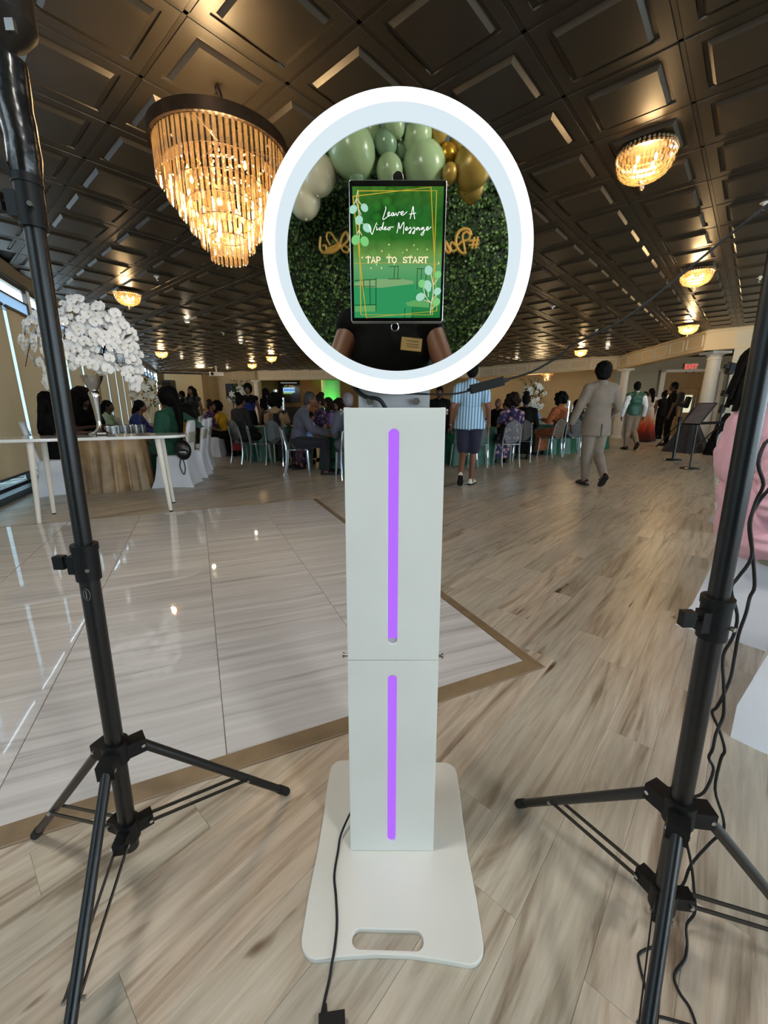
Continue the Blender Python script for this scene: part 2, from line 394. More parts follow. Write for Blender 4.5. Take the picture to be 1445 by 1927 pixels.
pm.rings([[(-PL/2+g, -PW/2+g, -.012), (PL/2-g, -PW/2+g, -.012), (PL/2-g, PW/2-g, -.012), (-PL/2+g, PW/2-g, -.012)],
          [(-PL/2+g, -PW/2+g, -.0005), (PL/2-g, -PW/2+g, -.0005), (PL/2-g, PW/2-g, -.0005), (-PL/2+g, PW/2-g, -.0005)],
          [(-PL/2+e, -PW/2+e, 0), (PL/2-e, -PW/2+e, 0), (PL/2-e, PW/2-e, 0), (-PL/2+e, PW/2-e, 0)]])
pme = pm.mesh('plank', 0); ang = math.atan2(dB.y, dB.x)
for sc, c, r in cand[:300]:
    o = obj('plank', pme, M['plank'], floor); o.location = (c.x, c.y, 0); o.rotation_euler = (0, 0, ang)
ps = MB(); rv = []
for sc, c, r in cand[300:]:
    ps.M = Matrix.Translation((c.x, c.y, 0)) @ Matrix.Rotation(ang, 4, 'Z'); n0 = len(ps.v)
    ps.add(pm.v, pm.f); rv += [r]*(len(ps.v)-n0)
ps.M = None; o = ps.build('far_planks', M['plank'], floor, 0); o['kind'] = 'stuff'
a = o.data.attributes.new('rnd', 'FLOAT', 'POINT'); a.data.foreach_set('value', rv)
# ---- dance floor of glossy tiles
df = MB(); ring = [(-3.27, 1.19), (1.345, 1.19), (1.345, 5.13), (-3.27, 5.13)]
df.prism([tuple(DW*w+DU*u) for w, u in ring], -.011, .004)
dance = tag(df.build('dance_floor', M['subfloor']), 'glossy striated grey tile dance floor edged with brown wood trim', 'dance floor')
tm = MB(); h = .325; b_ = .004
tm.rings([[(-h+.0015, -h+.0015, 0), (h-.0015, -h+.0015, 0), (h-.0015, h-.0015, 0), (-h+.0015, h-.0015, 0)], [(-h+.0015, -h+.0015, .0065), (h-.0015, -h+.0015, .0065), (h-.0015, h-.0015, .0065), (-h+.0015, h-.0015, .0065)], [(-h+b_, -h+b_, .008), (h-b_, -h+b_, .008), (h-b_, h-b_, .008), (-h+b_, h-b_, .008)]])
tme = tm.mesh('tile', 0); an = math.atan2(DW.y, DW.x)
for i in range(7):
    for k in range(6):
        w, u = 1.28-.325-.65*i, 1.255+.32+.64*k; c = DW*w+DU*u
        o = obj('tile', tme, M['marble'], dance); o.location = (c.x, c.y, .004); o.rotation_euler = (0, 0, an); o.scale = (1, .64/.65, 1)
def edge_strip(a, b_, w0):
    mb = MB(); a, b_ = Vector((a[0], a[1], 0)), Vector((b_[0], b_[1], 0)); d = (b_-a).normalized(); n = Vector((d.y, -d.x, 0))*w0
    q = [a, b_, b_+n+d*w0, a+n-d*w0]; z = Vector((0, 0, 1))
    mb.rings([[p-z*.002 for p in q], [q[0]+z*.014, q[1]+z*.014, q[2]+z*.003, q[3]+z*.003]])
    return mb.build('edge_trim', M['trimwood'], dance, 0)
cs = [DW*-3.27+DU*1.255, DW*1.28+DU*1.255, DW*1.28+DU*5.095, DW*-3.27+DU*5.095]
edge_strip(cs[0], cs[1], .066); edge_strip(cs[1], cs[2], .066); edge_strip(cs[2], cs[3], .03)
# ---- ceiling: slab, tiles, grid bars
sl = MB(); sl.prism([tuple(wl(-11.9, -.2)), (13.2, -5.2), (16.8, 4.7), (9.43, 11.3), (8.7, 11.9), (9.4, 17.3), (8.4, 17.6), (5, 21.7), (-6.9, 23.8), (-9.6, 24.9), tuple(wl(19.5, -.2))], HC+.04, HC+.2)
ceiling = tag(sl.build('ceiling', M['darkceil'], smooth=0), 'dark bronze coffered tile ceiling', None, kind='structure')
tl = MB()
def sq(i, z): return [(i, i, z), (T-i, i, z), (T-i, T-i, z), (i, T-i, z)]
tl.rings([sq(.012, .014), sq(.016, 0), sq(.086, 0), sq(.09, .009), sq(.112, .009), sq(.134, -.016)], caps=False)
tl.add(sq(.134, -.016), [(3, 2, 1, 0)])
tlm = tl.mesh('ceiling_tile', 0)
cand = []
for i in range(-42, 42):
    for k in range(-22, 42):
        p = O2+dA*(i*T)+dB*(k*T); c = p+(dA+dB)*T/2
        if c.y < -1.5 or not inside(c, ROOM): continue
        s_ = screen_score([(q.x, q.y, HC) for q in (p, p+dA*T, p+(dA+dB)*T, p+dB*T)])
        cand.append((s_, p, c))
cand.sort(key=lambda t: -t[0]); ac = math.atan2(dA.y, dA.x)
for s_, p, c in cand[:300]:
    o = obj('ceiling_tile', tlm, M['ceil'], ceiling); o.location = (p.x, p.y, HC); o.rotation_euler = (0, 0, ac)
rest = MB()
for s_, p, c in cand[300:]:
    rest.M = Matrix.Translation((p.x, p.y, HC)) @ Matrix.Rotation(ac, 4, 'Z'); rest.add(tl.v, tl.f)
rest.M = None; rest.build('far_ceiling_tiles', M['ceil'], ceiling, 0)['kind'] = 'stuff'
def clipped(p0, d, n=600, step=.1):
    a = b2 = None; out = []
    for k in range(-n, n):
        q = p0+d*(k*step)
        if q.y > -1.5 and inside(q, ROOM):
            if a is None: a = q
            b2 = q
        elif a is not None: out.append((a, b2)); a = None
    return out
for i in range(-42, 43):
    for ax, st in ((dB, dA), (dA, dB)):
        for a, b2 in clipped(O2+st*(i*T), ax):
            if (b2-a).length < .3: continue
            mb = MB(); n = Vector((-ax.y, ax.x))*.0125
            mb.prism([tuple(a+n), tuple(a-n), tuple(b2-n), tuple(b2+n)], HC+.003, HC+.02); mb.build('grid_bar', M['ceilbar'], ceiling, 0)
# ---- window wall on the left
def frost_mat():
    m, nt, b = new_mat('frosted_glass_strip'); nt.nodes.remove(b); t = N(nt, 'ShaderNodeBsdfTranslucent'); t.inputs[0].default_value = (.34, .42, .5, 1); d = N(nt, 'ShaderNodeBsdfDiffuse'); d.inputs[0].default_value = (.4, .42, .44, 1)
    mx = N(nt, 'ShaderNodeMixShader'); mx.inputs[0].default_value = .25; L(nt, t.outputs[0], mx.inputs[1]); L(nt, d.outputs[0], mx.inputs[2]); L(nt, mx.outputs[0], nt.nodes['Material Output'].inputs[0]); return m
def shade_mat():
    m, nt, b = new_mat('sunlit_roller_shade'); tc = N(nt, 'ShaderNodeTexCoord'); nz = N(nt, 'ShaderNodeTexNoise', Scale=3.0, Detail=5.0); L(nt, tc.outputs['Object'], nz.inputs['Vector'])
    c = ramp(nt, nz.outputs[0], [(.3, (154, 138, 110)), (.7, (168, 152, 124))]); L(nt, c, b.inputs['Base Color']); b.inputs['Roughness'].default_value = .9
    t = N(nt, 'ShaderNodeBsdfTranslucent'); t.inputs[0].default_value = (1.0, .75, .55, 1); mx = N(nt, 'ShaderNodeMixShader'); mx.inputs[0].default_value = .5
    L(nt, b.outputs[0], mx.inputs[1]); L(nt, t.outputs[0], mx.inputs[2]); L(nt, mx.outputs[0], nt.nodes['Material Output'].inputs[0]); return m
M['shadecloth'] = shade_mat()
M['palewall'] = mat('pale_ivory_wall_paint', (206, 200, 180), .8, var=.04, scale=2, bump=.04, bscale=120)
M['alu'] = mat('dark_aluminium', (70, 72, 74), .4, metal=.6, var=.1)
M['white_frame'] = mat('white_window_frame', (214, 214, 212), .5, var=.04)
M['shade'] = mat('tan_roller_shade', (158, 142, 114), .85, var=.05, scale=2, bump=.06, bscale=200)
M['clearpane'] = pane_mat('clear_window_pane', (.95, .97, .97))
M['pane'] = pane_mat('sky_dimming_pane', (.36, .415, .43))  # made-up dark tint, added to dim the sky seen through the left panes
M['frost'] = frost_mat()
M['pavement'] = mat('pale_pavement', (190, 188, 180), .8, var=.08)
pv = MB(); pv.prism([tuple(wl(-14, -.2)), tuple(wl(22, -.2)), tuple(wl(22, -14)), tuple(wl(-14, -14))], -.2, -.05)
tag(pv.build('floor_outside', M['pavement'], smooth=0), 'pale pavement outside the window wall', kind='structure')
M['crown'] = mat('bronze_crown_moulding', (58, 52, 46), .5, var=.15)
wm = MB(); wm.wall(wl(-11.7), wl(19.2), 3.03, HC+.05, .18); wm.wall(wl(-11.7), wl(19.2), 0, .07, .18)
wall_left = tag(wm.build('wall_left', M['alu'], smooth=0), 'window wall with tan roller shades', None, kind='structure')
cr = MB(); q = [wl(-11.7, .002), wl(19.2, .002), wl(19.2, .09), wl(-11.7, .09)]
cr.rings([[(q[0].x, q[0].y, 3.05), (q[1].x, q[1].y, 3.05), (wl(19.2, .02).x, wl(19.2, .02).y, 3.05), (wl(-11.7, .02).x, wl(-11.7, .02).y, 3.05)], [(p.x, p.y, HC) for p in q]])
tag(cr.build('trim_1', M['crown'], smooth=0), 'dark crown moulding over the window wall', kind='structure')
sm = MB(); q = [wl(-11.7, 0), wl(19.2, 0), wl(19.2, .14), wl(-11.7, .14)]; sm.prism([tuple(p) for p in q], 0, .085)
tag(sm.build('baseboard_left', M['alu'], smooth=0), 'dark metal sill under the windows', kind='structure')
GAPS = [-9.5, -8.3, -7.1, -5.9, -4.6, -3.3, -2.1, -.87, .43, 1.72, 2.87, 3.98, 5.13, 6.35, 7.52, 8.62, 9.6, 10.63, 11.6, 12.5, 13.6, 14.7, 15.8, 16.9, 18.0, 19.1]
def wbox(mb, s0, s1, o0, o1, z0, z1):
    a, b2, c, d = wl(s0, o0), wl(s1, o0), wl(s1, o1), wl(s0, o1); mb.prism([tuple(a), tuple(b2), tuple(c), tuple(d)], z0, z1)
ordn = ['first', 'second', 'third', 'fourth', 'fifth', 'sixth', 'seventh', 'eighth', 'ninth', 'tenth', 'eleventh', 'twelfth', 'thirteenth', 'fourteenth', 'fifteenth', 'sixteenth', 'seventeenth', 'eighteenth', 'nineteenth', 'twentieth']
ns = 0
for i in range(len(GAPS)-1):
    s0, s1 = GAPS[i], GAPS[i+1]; f = MB()
    wbox(f, s0-.02, s0+.02, -.1, -.04, .07, 3.03); wbox(f, s0, s1, -.1, -.04, .07, .12); wbox(f, s0, s1, -.1, -.04, 2.98, 3.03)
    wf = tag(f.build('window_%d' % (i+1), M['alu'], smooth=0), kind='structure')
    p = MB(); wbox(p, s0+.02, s1-.02, -.075, -.068, .12, 2.56); p.build('pane', M['pane'], wf, 0)
    p = MB(); wbox(p, s0+.02, s1-.02, -.075, -.068, 2.83, 2.98); p.build('top_pane', M['clearpane'], wf, 0)
    p = MB(); wbox(p, s0+.02, s1-.02, -.085, -.06, 2.8, 2.83); p.build('transom', M['alu'], wf, 0)
    if i in (12,):
        w2 = MB(); wbox(w2, s0-.02, s0+.2, -.04, .05, .09, 3.03); w2.build('post', M['white_frame'], wf, 0)
    if -7.2 < s0:
        v = MB(); wbox(v, s0+.02, s1-.02, -.08, -.062, 2.56, 2.8); v.build('frosted_strip', M['frost'], wf, 0)
        w3 = MB(); wbox(w3, s0-.0, s0+.1, -.06, -.03, 2.5, 3.03); w3.build('bracket_post', M['white_frame'], wf, 0)
        rt = thing('roller_shade', ('tan roller shade pulled down, %s seen from the left picture edge' % ordn[ns-5] if ns >= 5 else 'tan roller shade beside the camera, %s one left of the frame' % ordn[4-ns]), 'shade', (wl((s0+s1)/2).x, wl((s0+s1)/2).y, 0), 0, 'tan roller shades on the window wall'); ns += 1
        rt.rotation_euler = (0, 0, math.atan2(WD.y, WD.x)); hw = (s1-s0)/2
        sh = MB(); n = 24; lo, hi = -hw+.075, hw-.06
        sh.rings([[(lo+(hi-lo)*j/n, .003*math.sin(j*.5+i)-.055, z) for j in range(n+1)]+[(lo+(hi-lo)*j/n, .003*math.sin(j*.5+i)-.049, z) for j in range(n, -1, -1)] for z in (.27, 2.55)])
        sh.M = None; sh.build('fabric', M['shadecloth'], rt)
        bb = MB(); bb.box(((lo+hi)/2, -.05, .26), (hi-lo, .022, .03)); bb.build('hem_bar', M['alu'], rt)
        rl = MB(); rl.cyl((lo, -.05, 2.56), (hi, -.05, 2.56), .025); rl.build('roller', M['alu'], rt)
for s_ in (-6.5, 2.5): portal((wl(s_, -.2).x, wl(s_, -.2).y, 1.6), (WN.x, WN.y, 0), 8.6, 2.9)
# ---- entrance side behind the camera: glazed walls
def glazed(a, b2, n, k0, nm):
    a, b2 = Vector(a), Vector(b2); d = (b2-a)/n
    mb = MB(); mb.wall(a, b2, 0, .12, .15); mb.wall(a, b2, 2.85, HC+.05, .15)
    tag(mb.build(nm, M['beige'], smooth=0), kind='structure')
    for i in range(n):
        f = MB(); p, q = a+d*i, a+d*(i+1); dn = d.normalized()
        f.wall(p, p+dn*.09, .12, 2.85, .12); f.wall(p, q, .12, .18, .1); f.wall(p, q, 2.79, 2.85, .1)
        o = tag(f.build('window_%d' % (k0+i), M['white_frame'], smooth=0), kind='structure')
        g = MB(); g.wall(p+dn*.09, q, .18, 2.79, .008); g.build('pane', M['clearpane'], o, 0)
    mid = (a+b2)/2; ang = math.atan2((b2-a).y, (b2-a).x)
    return mid, ang, (b2-a).length
mid, an_, ln = glazed((-.8, -5), (13, -5), 7, 40, 'wall_rear'); portal((mid.x, mid.y-.2, 1.5), (0, 1, 0), ln, 2.7)
mid, an_, ln = glazed((13, -5), (16.5, 4.7), 5, 50, 'wall_entrance'); nrm = Vector((-math.sin(an_), math.cos(an_)))
portal((mid.x-nrm.x*.2, mid.y-nrm.y*.2, 1.5), (nrm.x, nrm.y, 0), ln, 2.7)
# ---- stage end, beam, hall beyond
st = MB(); st.wall(wl(19.2), (-9.6, 24.6), 0, HC+.05, .2); wall_stage = tag(st.build('wall_stage', M['beige'], smooth=0), 'beige stage wall at the far end', kind='structure')
s2 = MB(); s2.wall((-9.6, 24.6), (-6.9, 23.5), 0, HC+.05, .2); tag(s2.build('wall_corner', M['beige'], smooth=0), kind='structure')
def beam_seg(idx, a, b2, zb=2.68, panels=True, pw=.78):
    a, b2 = Vector(a), Vector(b2); d = (b2-a); ln = d.length; d.normalize(); n = Vector((d.y, -d.x))
    if n.dot(Vector((0, 0))-a) < 0: n = -n
    mb = MB(); t = -.3
    mb.prism([tuple(a), tuple(b2), tuple(b2+n*t), tuple(a+n*t)], zb+.04, HC+.05)
    mb.prism([tuple(a+n*.03), tuple(b2+n*.03), tuple(b2+n*(t-.03)), tuple(a+n*(t-.03))], zb, zb+.045)
    mb.prism([tuple(a+n*.04), tuple(b2+n*.04), tuple(b2), tuple(a)], HC-.06, HC)
    o = tag(mb.build('trim_%d' % idx, M['cream'], smooth=0), 'cream beam with moulded panels', kind='structure')
    if panels:
        k = max(1, int(ln/(pw+.14))); gp = ln/k
        for i in range(k):
            p = MB(); c = a+d*(gp*(i+.5)); hw = gp/2-.08
            for s, e_, z0, z1 in ((-hw, hw, HC-.125, HC-.1), (-hw, hw, zb+.1, zb+.125), (-hw, -hw+.03, zb+.1, HC-.1), (hw-.03, hw, zb+.1, HC-.1)):
                p.prism([tuple(c+d*s), tuple(c+d*e_), tuple(c+d*e_+n*.022), tuple(c+d*s+n*.022)], z0, z1)
            p.build('panel_moulding', M['white_paint'], o, 0)
    return o
for i in range(5): beam_seg(2+i, BEAM[i], BEAM[i+1], panels=(i != 4), pw=.78 if i == 0 else .7)
WR0 = Vector((9.2, 11.25)); wr = MB(); wr.wall((9.13, 11.32), (16.5, 4.7), 0, HC+.05, .25)
wall_right = tag(wr.build('wall_right', M['palewall'], smooth=0), 'pale grey wall beside the lobby column', kind='structure')
hw_ = MB(); hw_.wall((-9.5, 27.4), (4.0, 27.4), 0, 3.45, .2); wall_back = tag(hw_.build('wall_back', M['tanwall'], smooth=0), 'tan wall behind the bar alcove', kind='structure')
h0 = MB(); h0.wall((-6.9, 23.6), (-9.5, 27.4), 0, 3.45, .2); tag(h0.build('wall_alcove', M['beige'], smooth=0), kind='structure')
h2 = MB(); h2.wall((4.0, 27.4), (10.6, 19.6), 0, 3.45, .2); tag(h2.build('wall_hall', M['beige'], smooth=0), 'beige hall wall lit by warm chandelier', kind='structure')
h3 = MB(); h3.wall((10.6, 19.6), (19.5, 17.6), 0, 3.45, .2); tag(h3.build('wall_lobby', M['greywall'], smooth=0), 'grey lobby wall around the double doors', kind='structure')
h4 = MB(); h4.wall((19.5, 17.6), (16.5, 4.7), 0, 3.45, .2); tag(h4.build('wall_side', M['greywall'], smooth=0), kind='structure')
hc = MB(); hc.prism([(-9.5, 27.6), (-6.9, 23.85), (4.95, 21.8), (8.55, 17.7), (9.6, 17.3), (9.0, 11.8), (9.7, 11.3), (16.8, 4.9), (19.7, 17.8), (10.7, 19.8), (4.1, 27.6)], 3.36, 3.42)
tag(hc.build('trim_20', M['darkceil'], smooth=0), 'dark dropped ceiling over the hall', kind='structure')
# ================================================================= VIDEO MESSAGE KIOSK
KX, KY = .021, .826
kiosk = thing('video_kiosk', 'white ring light video kiosk with tablet, mirror and purple light strips', 'kiosk', (KX, KY, 0))
# base plate with hand slot
def arc_pts(cx_, cy_, r, a0, a1, n=7): return [(cx_+r*math.cos(a0+(a1-a0)*i/n), cy_+r*math.sin(a0+(a1-a0)*i/n)) for i in range(n+1)]
out = []
out += arc_pts(.164, -.186, .038, -PI/2, -.05)
out += [(.2035, -.10), (.2, 0), (.202, .1), (.206, .18)]
out += arc_pts(.169, .246, .038, .05, PI/2)
out += arc_pts(-.164, .246, .038, PI/2, PI-.05)
out += [(-.202, .18), (-.198, .1), (-.197, 0), (-.2005, -.10)]
out += arc_pts(-.161, -.186, .038, PI+.05, 1.5*PI)
out += [(-.1, -.217), (-.03, -.212), (.04, -.212), (.1, -.217)]
slot = rrect(.158, .036, .0175, 6, -.008, -.186)
bp = obj('base_plate', plate([out, slot], .014, .002), M['white_lam'], kiosk); bp.rotation_euler = (0, 0, -.026)
# column: lower and upper section, each a face with a slot, two sides and a back
def hwid(z): return .1095+(.1005-.1095)*(z-.014)/1.14
def section(nm, z0, z1, s0, s1):
    sec = MB(); d = .1
    for sx in (-1, 1):
        a, b2 = hwid(z0)*sx, hwid(z1)*sx; t = -.008*sx
        sec.rings([[(a, .008, z0), (a+t, .008, z0), (a+t, d, z0), (a, d, z0)], [(b2, .008, z1), (b2+t, .008, z1), (b2+t, d, z1), (b2, d, z1)]])
    a, b2 = hwid(z0), hwid(z1)
    sec.rings([[(-a, d, z0), (a, d, z0), (a, d+.006, z0), (-a, d+.006, z0)], [(-b2, d, z1), (b2, d, z1), (b2, d+.006, z1), (-b2, d+.006, z1)]])
    o = sec.build(nm, M['white_lam'], kiosk, 0)
    face = plate([[(-a, z0+.0008), (a, z0+.0008), (b2, z1-.0008), (-b2, z1-.0008)], rrect(.0215, s1-s0, .0105, 8, -.0015, (s0+s1)/2)], .008, .0008)
    face.transform(Matrix.Rotation(PI/2, 4, 'X')); face.transform(Matrix.Translation((0, .008, 0)))
    obj('front_panel', face, M['white_lam'], o)
    return o
lo = section('lower_section', .014, .588, .047, .549); up = section('upper_section', .588, 1.153, .630, 1.112)
M['purple'] = emit('purple_led_diffuser', (176, 106, 255), 1.0)
M['offled'] = mat('unlit_led_diffuser', (186, 180, 192), .4, var=.05)
def strip(par, z0, z1, m, nm): 
    mb = MB(); mb.box((-.0015, .0075, (z0+z1)/2), (.0215, .004, z1-z0)); mb.build(nm, m, par, 0)
strip(lo, .047, .543, M['purple'], 'led_strip'); strip(lo, .543, .549, M['offled'], 'strip_end')
strip(up, .642, 1.112, M['purple'], 'led_strip'); strip(up, .630, .642, M['offled'], 'strip_end')
for sx, z, y in ((-1, .588, .02), (1, .586, .02), (-1, 1.145, .06), (1, 1.145, .06)):
    k = MB(); a = hwid(z)*sx; k.cyl((a, y, z), (a+.009*sx, y, z), .0035, n=10); k.cyl((a+.009*sx, y, z), (a+.013*sx, y, z), .0065, n=12); k.build('clamp_knob', M['steel'], kiosk)
M['neckplate'] = mat('pale_neck_plate', (190, 190, 188), .4, var=.04)
nk = MB(); nk.box((.0, .06, 1.19), (.148, .016, .2)); neck = nk.build('neck_plate', M['neckplate'], kiosk, 0)
for x in (-.05, .045):
    b2 = MB(); b2.cyl((x, .052, 1.165), (x, .04, 1.165), .005, n=8); b2.cyl((x, .04, 1.165), (x, .037, 1.165), .008, n=6); b2.build('bolt', M['steel'], neck)
# ring head: housing, glowing ring, frosted inner bevel, mirror
RZ, RX = 1.421, .004
hs = MB(); hs.lathe([(.19, -.055), (.236, -.055), (.2425, -.045), (.2425, -.012), (.19, -.012)], 96, (RX, 0, RZ), 'y'); head = hs.build('ring_housing', M['white_lam'], kiosk)
M['ringglow'] = emit('ring_light_diffuser', (250, 254, 255), 1.6)
M['ringbevel'] = emit('ring_inner_bevel', (218, 232, 240), .95)
rg = MB(); rg.lathe([(.2425, -.012), (.2428, .002), (.240, .011), (.234, .0155), (.226, .0165), (.2175, .015)], 128, (RX, 0, RZ), 'y', caps=False); rg.build('ring_light', M['ringglow'], head)
rb = MB(); rb.lathe([(.2175, .015), (.210, .009), (.2, .0005), (.2, -.004)], 128, (RX, 0, RZ), 'y', caps=False); rb.build('inner_bevel', M['ringbevel'], head)
mi = MB(); mi.lathe([(.2, -.006), (.2, -.002)], 128, (RX, 0, RZ), 'y'); mi.build('mirror', M['mirror'], kiosk, 30)
ct = MB(); ct.tube(spline([(-.085, .045, 1.235), (-.082, .05, 1.195), (-.06, .045, 1.175), (-.03, .03, 1.168), (-.012, .03, 1.14)], 5), .0042, 8); ct.build('ring_cable', M['rubber'], kiosk)
# tablet
TY = -.006
tab = MB(); bodym = plate([rrect(.17, .226, .004, 3)], .007, .0012); bodym.transform(Matrix.Rotation(PI/2, 4, 'X')); bodym.transform(Matrix.Translation((.003, TY+.006, 1.4195)))
tablet = obj('tablet', bodym, M['steel'], kiosk)
def tplate(nm, poly, y, th, m, par, bev=.0004):
    me = plate([poly], th, bev); me.transform(Matrix.Rotation(PI/2, 4, 'X')); me.transform(Matrix.Translation((.003, y+th, 1.4195))); return obj(nm, me, m, par)
M['bezel'] = mat('black_glass_bezel', (8, 8, 9), .12, var=.1)
tplate('bezel', rrect(.1672, .2232, .003, 3), TY-.0016, .001, M['bezel'], tablet, .0002)
tplate('camera_tab', [(-.0085, .11), (.0085, .11), (.0085, .118)]+arc_pts(0, .118, .0085, 0, PI, 10)[1:-1]+[(-.0085, .118)], TY+.001, .004, M['bezel'], tablet)
tplate('camera_tab_rim', [(-.0096, .112), (.0096, .112), (.0096, .118)]+arc_pts(0, .118, .0096, 0, PI, 10)[1:-1]+[(-.0096, .118)], TY+.002, .003, M['steel'], tablet)
hb = MB(); hb.lathe([(.0075, .002), (.0075, .0055), (.0062, .006)], 24, (-.0005, 0, 1.2985), 'y'); hbo = hb.build('button_rim', M['steel'], tablet)
hb = MB(); hb.lathe([(.0062, .0055), (.0060, .0066), (.0, .0068)], 24, (-.0005, 0, 1.2985), 'y', caps=False); hb.build('home_button', M['bezel'], tablet)
# screen: flat lit picture; map of points in a 1040 x 1300 drawing to the screen
SWd, SHt = .158, .2085; SX, SZ = .0032, 1.4178
def scr(p, lift=0):
    x, y = p; v = (y-250)/1297.; xl = 150+5*v; xr = 1040-30*v
    return (SX+((x-xl)/(xr-xl)-.5)*SWd, TY-.0021-lift, SZ+(.5-v)*SHt)
def screen_mat():
    m, nt, b = new_mat('lit_screen_picture'); nt.nodes.remove(b)
    tc = N(nt, 'ShaderNodeTexCoord'); sp = N(nt, 'ShaderNodeSeparateXYZ'); L(nt, tc.outputs['Generated'], sp.inputs[0])
    g = ramp(nt, sp.outputs[2], [(0, (28, 112, 52)), (.22, (50, 140, 84)), (.4, (92, 152, 98)), (.5, (104, 146, 72)), (.62, (44, 104, 36)), (.82, (38, 98, 40)), (1, (66, 116, 44))])
    vo = N(nt, 'ShaderNodeTexVoronoi', Scale=55.0); L(nt, tc.outputs['Object'], vo.inputs['Vector'])
    bk = ramp(nt, vo.outputs['Distance'], [(.1, (190, 220, 170)), (.42, (120, 150, 100)), (.5, (30, 60, 24)), (1, (8, 40, 12))])
    n1 = N(nt, 'ShaderNodeTexNoise', Scale=26.0, Detail=3.0); L(nt, tc.outputs['Object'], n1.inputs['Vector'])
    f = ramp(nt, n1.outputs[0], [(.4, (0, 0, 0)), (.66, (255, 255, 255))]); up_ = ramp(nt, sp.outputs[2], [(.42, (0, 0, 0)), (.6, (190, 190, 190))])
    mm = N(nt, 'ShaderNodeMix', data_type='RGBA', blend_type='MULTIPLY'); mm.inputs[0].default_value = 1; L(nt, f, mm.inputs[6]); L(nt, up_, mm.inputs[7])
    mx = N(nt, 'ShaderNodeMix', data_type='RGBA', blend_type='OVERLAY'); L(nt, mm.outputs[2], mx.inputs[0]); L(nt, g, mx.inputs[6]); L(nt, bk, mx.inputs[7])
    e = N(nt, 'ShaderNodeEmission', Strength=1.0); L(nt, mx.outputs[2], e.inputs[0]); L(nt, e.outputs[0], nt.nodes['Material Output'].inputs[0]); return m
sm_ = MB(); sm_.add([scr((150, 250)), scr((1040, 250)), scr((1010, 1547)), scr((155, 1547))], [(3, 2, 1, 0)]); screen = sm_.build('screen', screen_mat(), tablet, 0)
def flat_poly(nm, pts, m, lift):
    mb = MB(); q = [scr(p, lift) for p in pts]; n = len(q); a = sum(q[i-1][0]*q[i][2]-q[i][0]*q[i-1][2] for i in range(n))
    if a < 0: q.reverse()
    mb.add(q, [tuple(range(n))]); return mb.build(nm, m, screen, 0)
def strokes(nm, lines, w, m, lift, smooth=True):
    mb = MB()
    for ln in lines:
        s = [Vector((p[0], p[1], 0)) for p in ln]; s = spline(s, 5) if smooth and len(s) > 2 else s
        nn = []
        for i in range(len(s)):
            d = s[min(i+1, len(s)-1)]-s[max(i-1, 0)]; d = d.normalized() if d.length > 0 else Vector((1, 0, 0)); nn.append(Vector((-d.y, d.x, 0)))
        s = list(zip(s, nn))
        vs = []; fs = []
        for p, n in s: vs += [scr((p+n*w/2)[:2], lift), scr((p-n*w/2)[:2], lift)]
        for i in range(len(s)-1): fs.append((2*i, 2*i+1, 2*i+3, 2*i+2))
        mb.add(vs, fs)
    return mb.build(nm, m, screen, 0)
SC_ = {k: emit('screen_'+k, c, s) for k, c, s in (('cloth', (46, 140, 86), 1), ('chair', (14, 62, 30), 1), ('cushion', (92, 158, 92), 1), ('gold', (196, 164, 52), 1), ('white', (255, 255, 255), 1.1), ('leafa', (160, 208, 186), 1), ('leafb', (122, 196, 120), 1), ('stem', (214, 204, 170), 1), ('tap', (252, 232, 190), 1), ('spark', (250, 240, 170), 1.1), ('plate', (120, 160, 110), 1))}
flat_poly('pictured_tablecloth', [(160, 1190), (420, 1205), (740, 1185), (765, 1240), (735, 1500), (720, 1547), (158, 1547)], SC_['cloth'], .00005)
flat_poly('pictured_table_top', [(160, 1185), (300, 1150), (600, 1140), (745, 1165), (745, 1195), (420, 1235), (160, 1225)], SC_['plate'], .00008)
flat_poly('pictured_cushion', [(160, 1425), (378, 1415), (370, 1480), (160, 1485)], SC_['cushion'], .00012)
flat_poly('pictured_cushion', [(665, 1390), (760, 1360), (905, 1370), (900, 1440), (690, 1425)], SC_['cushion'], .00012)
strokes('pictured_chair', [[(375, 1135), (372, 1480)], [(160, 1160), (372, 1150)], [(312, 1155), (315, 1410)], [(250, 1160), (255, 1410)], [(160, 1218), (365, 1222)], [(160, 1415), (378, 1410)]], 7, SC_['chair'], .00014, False)
strokes('pictured_chair', [[(785, 1030), (780, 1250)], [(825, 1040), (822, 1250)], [(870, 1045), (868, 1380)], [(785, 1040), (900, 1045)], [(660, 1440), (655, 1547)], [(735, 1440), (735, 1547)]], 6, SC_['chair'], .00014, False)
strokes('pictured_chair', [[(560, 1020), (552, 1140)], [(596, 1015), (590, 1145)], [(500, 1020), (598, 1016)], [(490, 1145), (620, 1145)]], 6, SC_['chair'], .00014, False)
strokes('gold_frame_line', [[(208, 292), (970, 290), (935, 1515), (222, 1515), (208, 292)], [(155, 343), (915, 257), (980, 1475), (275, 1547), (155, 343)]], 9, SC_['gold'], .00018, False)
for ls_ in ([[(205, 285), (190, 370), (205, 460), (222, 560), (215, 650), (212, 740)], [(190, 370), (165, 415)], [(195, 365), (235, 420)], [(215, 470), (235, 520)], [(235, 590), (270, 615)], [(212, 660), (190, 700)], [(214, 665), (240, 715)]], [[(915, 1505), (925, 1390), (940, 1300), (940, 1200), (918, 1090)], [(930, 1400), (870, 1330), (845, 1230)], [(920, 1385), (850, 1360)], [(940, 1210), (985, 1145)], [(895, 1330), (893, 1270)], [(925, 1455), (980, 1400)], [(932, 1360), (975, 1310)]]): strokes('leaf_stem', ls_, 8, SC_['stem'], .0002)
